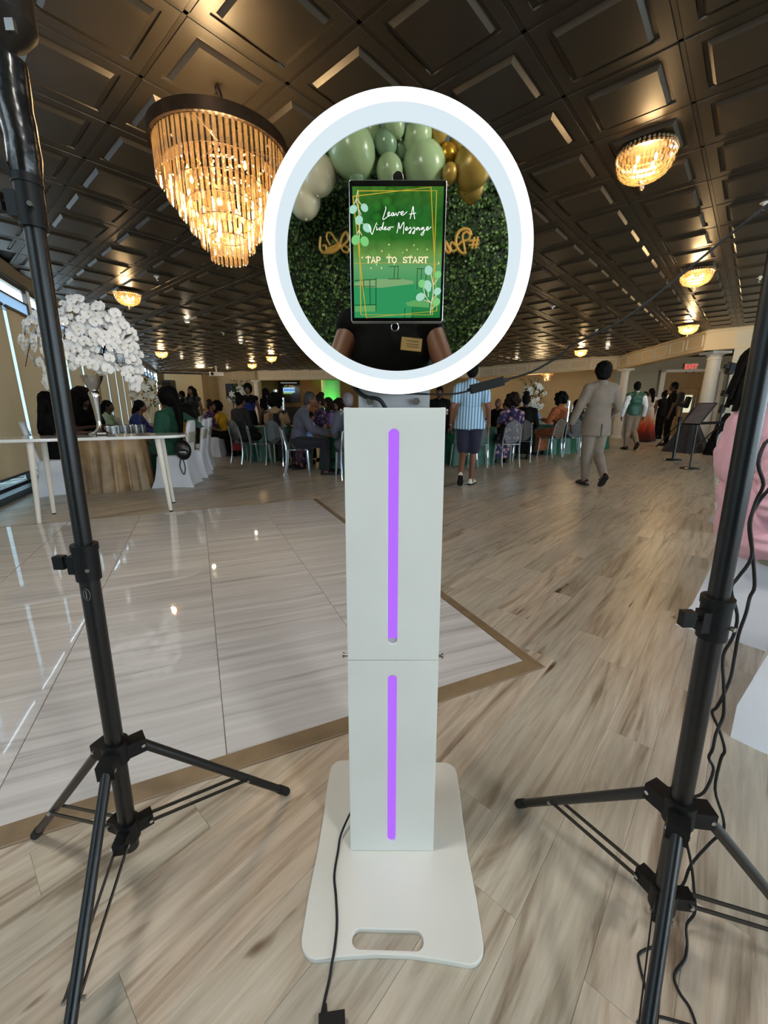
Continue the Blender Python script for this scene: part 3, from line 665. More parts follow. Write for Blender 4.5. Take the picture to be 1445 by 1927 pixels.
def leafp(c, r, a, k):
    pts = []
    for i in range(14):
        t = 2*PI*i/14; x, y = r*.86*math.cos(t), r*math.sin(t)*(1.0 if math.sin(t) < 0 else 1.12)
        pts.append((c[0]+x*math.cos(a)-y*math.sin(a), c[1]+x*math.sin(a)+y*math.cos(a)))
    flat_poly('pictured_leaf', pts, SC_[k], .00024)
for c, r, a, k in (((266, 448), 40, -.5, 'leafa'), ((158, 462), 42, .5, 'leafa'), ((213, 565), 44, .2, 'leafa'), ((290, 640), 46, -.7, 'leafa'), ((178, 755), 48, .3, 'leafb'), ((264, 768), 48, -.3, 'leafb'), ((896, 1055), 46, .1, 'leafa'), ((990, 1100), 38, .4, 'leafb'), ((830, 1190), 40, .2, 'leafb'), ((885, 1205), 48, -.2, 'leafa'), ((817, 1328), 46, .9, 'leafa'), ((895, 1245), 30, 0, 'leafa'), ((985, 1270), 40, .5, 'leafa'), ((975, 1380), 42, .4, 'leafb')): leafp(c, r, a, k)
LV = [[(470, 440), (476, 455), (458, 515), (445, 552), (455, 560), (490, 535)], [(488, 538), (505, 515), (512, 494), (500, 492), (494, 512), (503, 530), (530, 512)], [(552, 496), (535, 500), (530, 520), (541, 526), (553, 500), (556, 525), (572, 505)], [(574, 495), (586, 526), (604, 490), (622, 497)], [(618, 512), (640, 502), (645, 486), (632, 485), (625, 506), (640, 521), (684, 486)], [(711, 556), (724, 510), (742, 436), (748, 500), (758, 558)], [(705, 512), (736, 505), (770, 500)],
      [(308, 608), (322, 655), (338, 704), (360, 650), (386, 590)], [(386, 628), (385, 662), (404, 648)], [(393, 606), (396, 610)], [(432, 636), (413, 642), (412, 660), (425, 660), (440, 628), (453, 585), (441, 650), (458, 652)], [(456, 655), (475, 640), (472, 630), (461, 640), (466, 660), (492, 648)], [(506, 634), (492, 650), (503, 662), (518, 648), (508, 636), (552, 632)],
      [(582, 692), (594, 640), (601, 590), (606, 615), (613, 650), (632, 612), (651, 587), (650, 640), (645, 698)], [(664, 660), (685, 646), (682, 632), (668, 645), (674, 666), (702, 648)], [(700, 652), (715, 634), (723, 655), (714, 690), (700, 690), (722, 662)], [(736, 652), (751, 634), (759, 655), (750, 694), (736, 692), (760, 662)], [(792, 635), (773, 645), (776, 662), (796, 637), (802, 662), (815, 650)], [(842, 634), (822, 646), (829, 659), (845, 636), (846, 690), (831, 712), (820, 700), (862, 660)], [(868, 657), (890, 640), (885, 630), (872, 645), (880, 664), (920, 630)]]
strokes('script_lettering', LV, 6.5, SC_['white'], .00028)
def slab(ch, x0, x1, y0=926, y1=981):
    w = x1-x0; m_ = (x0+x1)/2; yc = (y0+y1)/2; e = w*.16
    if ch == 'T': return [[(x0, y0+12), (x0, y0), (x1, y0), (x1, y0+12)], [(m_, y0), (m_, y1)], [(m_-e, y1), (m_+e, y1)]]
    if ch == 'A': return [[(x0+4, y1), (m_, y0), (x1-4, y1)], [(x0+w*.25, yc+10), (x1-w*.25, yc+10)], [(x0-2, y1), (x0+e, y1)], [(x1-e, y1), (x1+2, y1)], [(m_-e, y0), (m_+4, y0)]]
    if ch == 'P': return [[(x0+7, y0), (x0+7, y1)], [(x0, y0), (x1-12, y0), (x1-2, y0+9), (x1-2, yc-3), (x1-12, yc+5), (x0+7, yc+5)], [(x0, y1), (x0+e*1.6, y1)]]
    if ch == 'R': return slab('P', x0, x1)[:2]+[[(m_, yc+5), (x1-4, y1), (x1+2, y1)], [(x0, y1), (x0+e*1.6, y1)]]
    if ch == 'O': return [[(m_+w*.46*math.cos(2*PI*i/14), yc+(y1-y0)/2*math.sin(2*PI*i/14)) for i in range(15)]]
    if ch == 'S': return [[(x1-3, y0+14), (x1-6, y0+4), (m_, y0), (x0+4, y0+8), (x0+6, yc-6), (m_, yc), (x1-5, yc+8), (x1-4, y1-8), (m_, y1), (x0+5, y1-4), (x0+2, y1-15)]]
TS = []
for ch, a, b2 in (('T', 278, 322), ('A', 328, 372), ('P', 378, 418), ('T', 482, 526), ('O', 534, 578), ('S', 642, 684), ('T', 690, 734), ('A', 740, 786), ('R', 794, 838), ('T', 844, 888)): TS += slab(ch, a, b2)
strokes('typewriter_lettering', TS, 11, SC_['tap'], .00028, False)
for x, y, r in ((750, 808, 10), (680, 856, 14), (435, 866, 12), (505, 803, 14), (240, 930, 16), (325, 1036, 10), (430, 1035, 12), (785, 848, 8), (880, 850, 10), (995, 985, 16), (720, 915, 14), (505, 905, 14), (555, 995, 8), (380, 1003, 9), (300, 915, 8), (640, 880, 7)):
    flat_poly('sparkle', [(x-r, y), (x-2, y-2), (x, y-r*1.3), (x+2, y-2), (x+r, y), (x+2, y+2), (x, y+r*1.3), (x-2, y+2)], SC_['spark'], .00026)
strokes('pictured_string', [[(160, 990), (420, 985), (560, 982), (800, 985), (1000, 1000)]], 4, SC_['gold'], .00022, False)
# ---- things behind the camera, seen in the mirror: MIRROR_Y is the plane they reflect in
MIRY = KY+.002
def vm(px, py, Y):
    """point at real depth Y (behind the camera) that shows at this place in the mirror"""
    p = at_y(px, py, 2*MIRY-Y); return Vector((p.x, Y, p.z))
GY = -1.75
M['hedge'] = None
def hedge_mat():
    m, nt, b = new_mat('artificial_boxwood'); oi = N(nt, 'ShaderNodeNewGeometry')
    n1 = N(nt, 'ShaderNodeTexNoise', Scale=9.0, Detail=6.0, Roughness=.8); L(nt, oi.outputs['Position'], n1.inputs['Vector'])
    c = ramp(nt, n1.outputs[0], [(.3, (62, 92, 50)), (.5, (102, 138, 74)), (.7, (160, 186, 116))]); L(nt, c, b.inputs['Base Color']); b.inputs['Roughness'].default_value = .5
    return m
M['hedge'] = hedge_mat()
hedge = thing('hedge_wall', 'dark green boxwood backdrop wall reflected in the round mirror', 'backdrop', (0, GY, 0))
bk = MB(); bk.box((.08, -.1, 1.5), (2.5, .04, 2.9)); bk.build('back_board', mat('dark_green_mat', (22, 38, 20), .8, var=.3, scale=20), hedge, 0)
lf = MB(); r3 = random.Random(11)
for i in range(19000):
    x, z = r3.uniform(-1.15, 1.3), r3.uniform(.9, 2.95); a = r3.uniform(0, 2*PI); l_ = r3.uniform(.018, .034); w = l_*.4; t = r3.uniform(.1, 1.1)
    d = Vector((math.cos(a)*math.cos(t), math.sin(t), math.sin(a)*math.cos(t))); s = d.cross(Vector((r3.uniform(-1, 1), r3.uniform(-.3, .3), r3.uniform(-1, 1)))).normalized()
    p = Vector((x, -.075+r3.uniform(0, .03), z)); lf.add([p, p+d*l_*.5+s*w, p+d*l_, p+d*l_*.5-s*w], [(0, 1, 2, 3)])
lf.build('boxwood_leaves', M['hedge'], hedge, 0)['kind'] = 'stuff'
# balloons of the garland
BAL = [(662, 284, 43, 'sage', 'large sage balloon'), (601, 330, 31, 'white', 'ivory balloon'), (572, 374, 31, 'white', 'lower ivory balloon'), (726, 269, 21, 'green', 'eucalyptus green balloon'), (753, 277, 17, 'green', 'small eucalyptus balloon'), (742, 236, 19, 'sage', 'sage balloon'), (786, 256, 27, 'sage', 'round sage balloon'), (704, 304, 18, 'green', 'small green balloon'), (733, 322, 25, 'sage', 'sage balloon'), (799, 315, 40, 'sage', 'large sage balloon'), (671, 330, 15, 'green', 'tiny green balloon'), (826, 246, 17, 'tan', 'matte gold balloon'), (841, 293, 19, 'gold', 'bright gold chrome balloon'), (890, 312, 36, 'tan', 'large matte gold balloon'), (886, 346, 26, 'tan', 'matte gold balloon'), (847, 326, 15, 'tan', 'small matte gold balloon'), (700, 246, 18, 'sage', 'sage balloon'), (862, 262, 16, 'tan', 'small dull gold balloon'), (648, 240, 24, 'sage', 'sage balloon')]
NAMEB = ['beside the ring top left', 'at the left end of the garland', 'hanging lowest at the left', 'left of the garland centre', 'right of the eucalyptus green one', 'at the very top centre', 'top right of centre', 'just above the tablet corner', 'right behind the camera tab', 'right above the tablet', 'lowest of the small green ones', 'touching the ring at the top', 'the brightest of the garland', 'at the right end of the garland', 'below the large gold one', 'between sage and gold', 'in the top row', 'above the bright gold one', 'partly behind the ring']
for i, (px, py, r, k, nm) in enumerate(BAL):
    Yb = -1.42-.16*((i*7) % 5)/5; c = vm(px, py, Yb); R = r/FPX*((2*MIRY-Yb)*math.cos(PITCH)+(CAM_H-c.z)*math.sin(PITCH))
    t = thing('balloon', '%s in the mirror, %s' % (nm, NAMEB[i]), 'balloon', tuple(c), 0, 'balloon garland over the backdrop')
    tilt = Matrix.Rotation(r3.uniform(-.6, .6), 3, 'Y') @ Matrix.Rotation(r3.uniform(-.4, .2), 3, 'X')
    mb = MB(); pr = []
    for j in range(17):
        a = -PI/2+PI*j/16; rr = R*math.cos(a); z = R*1.12*math.sin(a)
        if a < 0: rr *= 1-.12*abs(math.sin(a))**2; z *= 1.06
        pr.append((max(rr, .0008), z))
    mb.lathe(pr, 28); mb.v = [tuple(tilt @ Vector(p)) for p in mb.v]; mb.build('skin', M['balloon_'+k], t, 60)
    kb = MB(); kb.lathe([(.004, -R*1.17-.012), (.009, -R*1.17-.012), (.004, -R*1.17+.004), (.003, -R*1.15)], 10); kb.v = [tuple(tilt @ Vector(p)) for p in kb.v]; kb.build('knot', M['balloon_'+k], t)
# gold script sign on the hedge
sgn = thing('script_sign', 'gold script hashtag sign on the hedge, mirrored behind the tablet', 'sign', (0, GY, 0))
def gold_strokes(lines, w, nm):
    mb = MB()
    for ln, ww in lines:
        pts = spline([vm(480+x/2.726, 150+y/2.726, GY+.02)-Vector((0, GY, 0)) for x, y in ln], 5) if len(ln) > 2 else [vm(480+x/2.726, 150+y/2.726, GY+.02)-Vector((0, GY, 0)) for x, y in ln]
        mb.tube(pts, w*ww, 6)
    mb.build(nm, M['gold_sign'], sgn)
gold_strokes([([(1124, 808), (1112, 868)], 1), ([(1142, 806), (1131, 866)], 1), ([(1098, 828), (1150, 826)], 1), ([(1094, 850), (1148, 847)], 1)], .008, 'hash_letter')
gold_strokes([([(1108, 800), (1100, 775), (1075, 766), (1045, 780), (1030, 820), (1036, 862), (1060, 890), (1083, 888)], 1.2), ([(1078, 892), (1072, 850), (1064, 800), (1084, 782), (1102, 800), (1092, 822), (1062, 830), (1040, 850)], .9)], .0085, 'capital_letter')
gold_strokes([([(1028, 852), (1008, 834), (1000, 860), (1014, 882), (1036, 868)], 1)], .0078, 'small_letter'); gold_strokes([([(1002, 884), (990, 858), (976, 830), (974, 868), (988, 888), (1002, 884)], 1.1)], .0085, 'small_letter')
gold_strokes([([(336, 805), (332, 860), (346, 886), (366, 886), (362, 852), (346, 852)], 1)], .0085, 'small_letter')
gold_strokes([([(386, 850), (368, 815), (372, 786), (392, 790), (412, 820), (432, 848)], .9), ([(360, 884), (392, 884), (420, 868), (430, 852), (400, 862), (372, 876)], 1.9), ([(432, 850), (450, 800), (470, 784), (478, 820), (446, 856)], 1.2), ([(440, 856), (452, 880), (474, 886), (480, 868), (458, 850)], .9), ([(428, 850), (440, 846), (446, 856), (434, 862), (428, 850)], 1.2)], .0078, 'bow_letter')
gold_strokes([([(480+x, 850+24*math.sin(x*.035)) for x in range(0, 500, 24)], .9)], .0078, 'middle_letters')
# power cord of the kiosk and its adapter
def cord(nm, label, pts, r=.003, cat='cable', k=4, m='rubber'):
    mb = MB(); mb.tube(spline(pts, k), r, 8); return tag(mb.build(nm, M[m], None, 60), label, cat)
cp = [at_z(*q, .0175) for q in ((660, 1546), (642, 1576), (636, 1602), (629, 1647), (632, 1686), (634, 1736), (630, 1781))]
cp[0].z = .05; cp[1].z = .03
cp += [at_z(624, 1816, .012), at_z(620, 1842, .0035), at_z(612, 1876, .0035), at_z(606, 1906, .006)]
cord('long_cable', 'thin black cord running over the white kiosk base to its adapter', cp, .003)
ad = thing('power_adapter', 'black power adapter brick on the floor before the kiosk', 'adapter', tuple(at_z(625, 1940)), .12)
a_ = MB(); a_.box((0, -.006, .014), (.05, .04, .026)); a_.build('case', M['black_plastic'], ad, 0)
a_ = MB(); a_.cyl((-.015, .012, .012), (-.0135, .034, .008), .006, .0035); a_.build('plug', M['rubber'], ad)
# ================================================================= CRYSTAL LIGHTS
def prism_mesh(w, h):
    mb = MB(); a = w/2; k = .42
    mb.rings([[(-a, 0, -.002), (0, -a*k, -.002), (a, 0, -.002), (0, a*k, -.002)], [(-a, 0, -h+w*.5), (0, -a*k, -h+w*.5), (a, 0, -h+w*.5), (0, a*k, -h+w*.5)], [(-a*.1, 0, -h), (0, -a*k*.2, -h), (a*.1, 0, -h), (0, a*k*.2, -h)]])
    return mb.mesh('crystal', 0)
def chandelier():
    c = O2+dA*(-2.5*T)+dB*(-1.5*T)
    t = thing('tiered_chandelier', 'large tiered crystal chandelier hanging from a dark round band', 'chandelier', (c.x, c.y, HC))
    h = MB(); h.lathe([(.03, .033), (.03, .018), (.02, .0), (.01, -.015)], 20); h.build('ceiling_rose', M['bronze'], t)
    ch = MB()
    for i in range(9):
        z = -.03-.034*i; pl = [(.012*math.cos(a), 0, z-.02+.022*math.sin(a)) if i % 2 else (0, .012*math.cos(a), z-.02+.022*math.sin(a)) for a in [2*PI*k/10 for k in range(11)]]
        ch.tube(pl, .0035, 6)
    ch.tube(spline([(.01, 0, -.02), (.03, .005, -.08), (.008, .01, -.15), (.02, 0, -.23), (.0, 0, -.33)], 4), .010, 8); ch.build('chain', M['bronze'], t)
    b = MB(); b.lathe([(.415, -.335), (.435, -.335), (.435, -.405), (.415, -.405)], 64, caps=False); b.lathe([(.415, -.335), (.415, -.405)], 64, caps=False)
    for i in range(3): b.cyl((0, 0, -.335), (.42*math.cos(2*PI*i/3+.4), .42*math.sin(2*PI*i/3+.4), -.345), .008, n=6)
    b.build('band', M['bronze'], t)
    z = -.315; tiers = [(.405, .185, 72), (.355, .165, 62), (.295, .15, 52), (.235, .14, 42), (.175, .13, 33), (.12, .115, 24)]
    zz = [-.40, -.51, -.61, -.705, -.80, -.895]
    for (r, ln, n), z in zip(tiers, zz):
        me = prism_mesh(.0235, ln+.03)
        rg = MB(); pts = [(r*math.cos(2*PI*i/40), r*math.sin(2*PI*i/40), z) for i in range(41)]; rg.tube(pts, .004, 6); hoop = rg.build('hoop', M['bronze'], t)
        for i in range(n):
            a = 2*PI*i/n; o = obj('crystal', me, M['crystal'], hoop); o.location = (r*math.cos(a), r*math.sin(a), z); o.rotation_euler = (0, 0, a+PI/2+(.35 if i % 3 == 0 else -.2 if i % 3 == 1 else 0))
    for i in range(14):
        a = 2*PI*i/7+.3; r = .23 if i < 7 else .11; z = -.53-.03*(i % 3) if i < 7 else -.72-.05*(i % 3)
        bl = MB(); bl.lathe([(.002, -.02), (.011, -.008), (.012, .004), (.006, .018), (.001, .03)], 10, (r*math.cos(a), r*math.sin(a), z)); bl.build('candle_bulb', M['bulb'], t)
    dp = MB()
    for i in range(90):
        a, r, z = random.uniform(0, 2*PI), random.uniform(.05, .38), random.uniform(-.58, -.42); dp.ell((r*math.cos(a), r*math.sin(a), z), .008, 6, 4)
    dp.build('crystal_drops', M['crystal'], t, 0)['kind'] = 'stuff'
    lamp('chandelier_bulbs', (c.x, c.y, HC-.56), 20, WARM, .12); lamp('chandelier_bulbs', (c.x, c.y, HC-.8), 12, WARM, .08)
    lamp('chandelier_up_glow', (c.x, c.y, HC-.42), 16, WARM, .06)
chandelier()
def bowl_proto():
    t = thing('crystal_bowl_light', '', 'ceiling light')
    r = MB(); r.lathe([(.14, 0), (.15, -.03), (.225, -.05), (.232, -.062), (.225, -.075), (.2, -.07)], 40, caps=False); r.build('rim', M['bronze'], t)
    k = MB()
    for i in range(40):
        a = 2*PI*i/40
        for rr, z in ((.232, -.05), (.238, -.075)): k.ell((rr*math.cos(a), rr*math.sin(a), z), .0125, 7, 5)
    k.build('beaded_band', M['crystal'], t, 0)
    k = MB()
    for i in range(44):
        a = 2*PI*i/44; pr = [(.228, -.085), (.226, -.12), (.214, -.16), (.19, -.195), (.15, -.222), (.10, -.24), (.05, -.25)]
        for j in range(len(pr)-1):
            (r0, z0), (r1, z1) = pr[j], pr[j+1]; w = r0*.062; d = Vector((math.cos(a), math.sin(a), 0)); s = Vector((-d.y, d.x, 0)); off = .004 if (i+j) % 2 else -.003
            p0, p1 = d*(r0+off)+Vector((0, 0, z0)), d*(r1+off)+Vector((0, 0, z1)); m_ = (p0+p1)/2+d*.009
            k.add([p0-s*w, p0+s*w, m_+s*w*.9, m_-s*w*.9, p1+s*w*.8, p1-s*w*.8], [(0, 1, 2, 3), (3, 2, 4, 5)])
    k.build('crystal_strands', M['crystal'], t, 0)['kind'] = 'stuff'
    f = MB(); f.cyl((0, 0, -.245), (0, 0, -.262), .012, .018); f.ell((0, 0, -.283), (.02, .02, .026), 10, 8); f.build('finial', M['crystal'], t)
    for i in range(4):
        a = PI/2*i+.4; b = MB(); b.lathe([(.001, -.15), (.014, -.13), (.012, -.11), (.008, -.1)], 10, (.1*math.cos(a), .1*math.sin(a), 0)); b.build('candle_bulb', M['bulb'], t)
    return t
BOWLS = [((2.02, 3.73), 'nearest crystal bowl light, right of the glowing ring', 1.0, 5), ((4.79, 6.83), 'middle crystal bowl light at the right edge of the hall', 1.0, 9), ((7.51, 10.85), 'crystal bowl light beside the corner of the cream beam', 1.0, 13), ((6.9, 15.2), 'small crystal bowl light before the beam above the suited man', 1.0, 10), ((-4.56, 7.96), 'crystal bowl light above the white orchids', 1.0, 6), ((-8.0, 15.6), 'crystal bowl light beyond the orchids, second on the left', 1.0, 9), ((-4.4, 16.9), 'far crystal bowl light left of the ring', 1.0, 9), ((-6.0, 19.6), 'farthest crystal bowl light before the beam end', 1.0, 10)]
pb = None
def snap(p):
    q = Vector(p)-O2; a, b = q.dot(dA)/T, q.dot(dB)/T; a, b = math.floor(a)+.5, math.floor(b)+.5; return O2+dA*a*T+dB*b*T
for p, lb, s, pw in BOWLS:
    if pb is None: pb = bowl_proto(); o = pb
    else: o = copy_tree(pb)
    q = snap(p) if Vector(p).length < 9 else Vector(p)
    o.location = (q.x, q.y, HC+.012); o.scale = (.88, .88, 1.05); o['label'] = lb; o['group'] = 'flush crystal bowl lights'
    lamp('bowl_light_bulbs', (q.x, q.y, HC-.115), pw*5.5, WARM, .08)
for p, w in (((-.75, .63), 92), ((1.3, -.9), 100), ((-3.5, 1.6), 62), ((6.2, 2.4), 80)): lamp('unseen_overhead_lamp', (p[0], p[1], HC-.15), w, (1, .95, .88), .16)   # unseen lamps; first follows the bowl row, others added to brighten floor and backdrop
# small three tier chandelier in the hall
hp = at_y(1030, 700, 19.2); sc3 = thing('small_chandelier', 'small three tier crystal chandelier over the head tables in the hall', 'chandelier', (hp.x, hp.y, 3.3))
b = MB(); b.lathe([(.36, -.02), (.36, -.08), (.34, -.08)], 32, caps=True); b.build('band', M['silver'], sc3)
for r, z, h, n in ((.35, -.06, .34, 40), (.26, -.34, .34, 30), (.15, -.62, .3, 18)):
    k = MB()
    for i in range(n):
        a = 2*PI*i/n; k.box((r*math.cos(a), r*math.sin(a), z-h/2), (.04, .014, h), Matrix.Rotation(a+PI/2, 3, 'Z'))
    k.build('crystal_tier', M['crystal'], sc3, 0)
for i in range(5):
    bl = MB(); bl.ell((.12*math.cos(i*1.256), .12*math.sin(i*1.256), -.35-.08*(i % 2)), .03, 10, 8); bl.build('candle_bulb', M['bulb'], sc3)
lamp('small_chandelier_bulbs', (hp.x, hp.y, 2.75), 12, WARM, .15); lamp('small_chandelier_glow', (hp.x-.2, hp.y+.5, 2.2), 40, WARM, .2)
# ---- little ceiling fittings
def sprinkler(px, py, lb, z=HC):
    p = at_z(px, py, z); t = thing('sprinkler_head', lb, 'sprinkler', tuple(p), 0, 'fire sprinklers on the ceiling')
    m = MB(); m.lathe([(.05, .0), (.048, -.012), (.03, -.028), (.014, -.03), (.012, -.055), (.004, -.06)], 16); m.build('cup', M['white_paint'], t)
    m = MB(); m.tube([(-.012, 0, -.055), (-.014, 0, -.075), (0, 0, -.09), (.014, 0, -.075), (.012, 0, -.055)], .003, 6); m.cyl((0, 0, -.09), (0, 0, -.094), .018, n=12); m.build('deflector', M['silver'], t)
for px, py, lb in ((17, 388, 'white sprinkler head beside the clamp of the left light stand'), (294, 518, 'white sprinkler head right of the bowl light over the orchids'), (1440, 378, 'silver sprinkler head at the picture edge right of the nearest bowl light'), (1431, 520, 'silver sprinkler head right of the middle bowl light'), (1040, 576, 'small sprinkler head far back right of the ring'), (1122, 620, 'tiny sprinkler head above the suited man'), (420, 625, 'small sprinkler head in the middle of the far left ceiling')): sprinkler(px, py, lb)
M['spot'] = emit('spot_lens', (255, 236, 200), 3)
for px, py, lb in ((352, 603, 'nearest lit ceiling spot left of the chandelier'), (342, 673, 'lit ceiling spot right of the small left bowl light'), (453, 643, 'lit ceiling spot high left of the far bowl lights'), (972, 674, 'lit ceiling spot just above the beam right of the ring'), (1143, 654, 'lit ceiling spot above the bend of the beam'), (428, 693, 'lit ceiling spot beside the projector')):
    p = at_z(px, py, HC); t = thing('spot_light', lb, 'spot light', tuple(p), 0, 'ceiling spot lights'); s = .62
    m = MB(); m.lathe([(.1*s, 0), (.1*s, -.02), (.08*s, -.045), (.075*s, -.045)], 18, caps=False); m.build('trim_ring', M['white_paint'], t); m = MB(); m.lathe([(.078*s, -.042), (.05*s, -.06*s), (.001, -.065*s)], 16); m.build('lens', M['spot'], t)
    lamp('spot', (p.x, p.y, HC-.12), 2.5, (1, .8, .55), .05)
pj = at_z(406, 688, HC); t = thing('projector', 'white ceiling projector hanging before the stage wall', 'projector', tuple(pj), .4)
m = MB(); m.cyl((0, 0, 0), (0, 0, -.3), .035); m.build('mount', M['white_paint'], t); m = MB(); m.box((0, 0, -.4), (.62, .5, .18)); m.build('case', M['white_paint'], t, 0); m = MB(); m.cyl((-.2, -.25, -.4), (-.2, -.3, -.4), .07, n=16); m.build('lens', M['black_plastic'], t)
# ================================================================= LIGHT STANDS
def light_stand(name, label, base, hub_h, top, tips, collars, upper_r, head=None):
    bx, by = base; t = thing(name, label, 'light stand', (bx, by, 0)); top = Vector(top)-Vector((bx, by, 0)); b0 = Vector((0, 0, hub_h)); ax = (top-b0)
    def on(z): return b0+ax*((z-hub_h)/(top.z-hub_h))
    r0 = .0175; zs = [hub_h-.27]+collars+[top.z]; rs = [r0, .0145, .012]
    m = MB(); m.cyl(on(zs[0]), on(collars[0]), r0, n=20); m.build('lower_tube', M['black_metal'], t)
    m = MB(); m.cyl(on(collars[0]-.02), on(zs[2]), upper_r, n=20); m.build('upper_tube', M['black_metal'], t)
    for k, zc in enumerate(collars):
        m = MB(); r = .0215 if k == 0 else .019; m.cyl(on(zc-.032), on(zc+.028), r, n=20); m.cyl(on(zc+.028), on(zc+.04), r*1.08, n=20); m.box(on(zc)+Vector((-.02, -.004, 0)), (.018, .02, .036)); cl = m.build('collar', M['black_plastic'], t)
        m = MB(); p = on(zc)+Vector((-.024, -.004, .004)); m.cyl(p, p+Vector((-.016, 0, 0)), .004); m.box(p+Vector((-.024, 0, 0)), (.02, .014, .026)); m.build('knob', M['black_plastic'], cl)
        m = MB(); p = on(zc)+Vector((.014, -.018, -.006)); m.cyl(p, p+Vector((.002, -.006, 0)), .004, n=8); m.build('rivet', M['steel'], cl)
    hub = MB(); hub.cyl(on(hub_h-.02), on(hub_h+.03), .026, n=20); low = MB(); zl = hub_h-.215; low.cyl(on(zl-.025), on(zl+.025), .024, n=20)
    tps = [Vector(q)-Vector((bx, by, 0)) for q in tips]
    for tp in tps:
        d = Vector((tp.x, tp.y, 0)).normalized(); s = Vector((-d.y, d.x, 0)); R = Matrix(((d.x, s.x, 0), (d.y, s.y, 0), (0, 0, 1)))
        hub.box(on(hub_h)+d*.036, (.04, .034, .034), R); low.box(on(zl)+d*.034, (.034, .026, .03), R)
    hb = hub.build('hub', M['black_plastic'], t); lb = low.build('lower_hub', M['black_plastic'], t)
    for tp in tps:
        d = Vector((tp.x, tp.y, 0)).normalized(); s = Vector((-d.y, d.x, 0)); p0 = on(hub_h)+d*.045; p1 = Vector((tp.x, tp.y, .013))
        m = MB(); m.cyl(p0, p1+(p0-p1).normalized()*.02, .0105, n=14); lg = m.build('leg', M['black_metal'], t)
        m = MB(); m.cyl(p1+(p0-p1).normalized()*.035, p1, .0122, n=14); m.ell(p1, .0122, 12, 8); m.build('rubber_foot', M['rubber'], lg)
        q0 = on(zl)+d*.045; q1 = p0+(p1-p0)*.66
        for k in (-1, 1):
            m = MB(); m.box((q0+q1)/2+s*k*.012, ((q1-q0).length, .0025, .009), Matrix.Rotation(math.atan2(d.y, d.x), 3, 'Z') @ Matrix.Rotation(-math.asin((q1-q0).normalized().z), 3, 'Y')); m.build('brace', M['black_metal'], t, 0)
            for pp in (q0, q1, on(hub_h)+d*.05): 
                m = MB(); m.cyl(pp+s*k*.013, pp+s*k*.0185, .0042, n=8); m.build('rivet', M['steel'], t)
    return t, on
ls, on = light_stand('light_stand', 'black tripod light stand on the left, standing beside the tiles', (-.594, .745), .41, (-.553, .745, 1.66), [(-.3, 1.0, 0), (-.96, .87, 0), (-.52, .367, 0)], [.858, 1.462], .0145)
M['sleeve'] = mat('black_glossy_sleeve', (18, 17, 17), .25, var=.3, scale=20, bump=.5, bscale=18, coat=.2)
m = MB(); pts = [on(z)+Vector((.002*math.sin(z*50), 0, 0)) for z in [1.49+.02*i for i in range(9)]]; m.tube(pts, [.017, .0215, .0225, .0215, .023, .0225, .0235, .0225, .021], 14); m.build('cable_sleeve', M['sleeve'], ls)
m = MB(); p = on(1.5); m.tube([p+Vector((-.01, -.012, -.005)), p+Vector((-.03, -.02, .03)), p+Vector((-.042, -.022, .05))], [.006, .004, .0015], 6); m.build('strap_end', M['black_plastic'], ls)
M['lampbody'] = mat('dark_brown_lamp_body', (26, 20, 16), .4, var=.3, scale=18)
hd = thing('lamp_head', 'dark lamp head at the top of the left stand, cut by the corner', 'lamp', tuple(Vector((-.594, .745, 0))+on(1.655)))
m = MB(); m.lathe([(.014, .0), (.022, .012), (.036, .022), (.05, .04), (.055, .2), (.05, .22)], 20, (-.01, -.0, .0)); m.build('housing', M['lampbody'], hd)
m = MB(); m.box((.034, -.03, .012), (.012, .006, .014)); m.build('clip', M['steel'], hd)
m = MB()
for i in range(3): m.box((-.03, -.0545, .07+.022*i), (.03-.006*i, .001, .004))
m.build('vent_slot', M['steel'], hd, 0)
rs_, on2 = light_stand('light_stand', 'black tripod light stand on the right, with cords twisted around it', (.555, .605), .415, (.512, .605, 1.75), [(.4, .96, 0), (.937, .558, 0), (.319, .296, 0)], [.815, 1.62], .0148)
M['logo'] = mat('grey_print', (120, 120, 120), .5)
m = MB(); p = on(.80); m.tube([p+Vector((.0035+.0065*math.cos(a), -.0172, .012*math.sin(a))) for a in [2*PI*i/16 for i in range(17)]], .0006, 4); m.tube([p+Vector((.003, -.0178, .008)), p+Vector((.003, -.0178, -.008))], .001, 4); m.build('oval_logo', M['logo'], ls)
# cords hanging beside the right stand
def hang(pts, Y=.66):
    out = []
    for px, py in pts:
        p = at_y(px, py, Y)
        if p.z < .004: p = at_z(px, py, .004)
        out.append(p)
    return out
c1 = [(1470, 790), (1445, 835), (1423, 873), (1433, 911), (1428, 945), (1411, 986), (1409, 1045), (1391, 1090), (1378, 1110), (1382, 1155), (1380, 1199), (1365, 1237), (1358, 1284), (1360, 1318), (1365, 1354), (1346, 1380), (1337, 1406), (1337, 1430), (1344, 1451), (1320, 1486), (1296, 1506), (1284, 1535), (1284, 1561), (1299, 1622), (1310, 1684), (1306, 1715), (1289, 1736), (1296, 1783), (1289, 1807), (1265, 1828), (1279, 1869), (1301, 1903), (1306, 1930), (1290, 1950)]
c2 = [(1475, 870), (1445, 914), (1431, 945), (1413, 986), (1411, 1045), (1420, 1103), (1416, 1126), (1400, 1152), (1387, 1193), (1387, 1240), (1372, 1281), (1346, 1325), (1343, 1344), (1354, 1372), (1359, 1406), (1357, 1430), (1349, 1489), (1356, 1530), (1359, 1561), (1340, 1592), (1299, 1626), (1282, 1660), (1262, 1690), (1248, 1705), (1241, 1763), (1207, 1794), (1205, 1818), (1217, 1879), (1208, 1910), (1203, 1935)]
def sep(pts, dx): return [p+Vector((0, dx*math.sin(i*1.9), 0)) for i, p in enumerate(pts)]
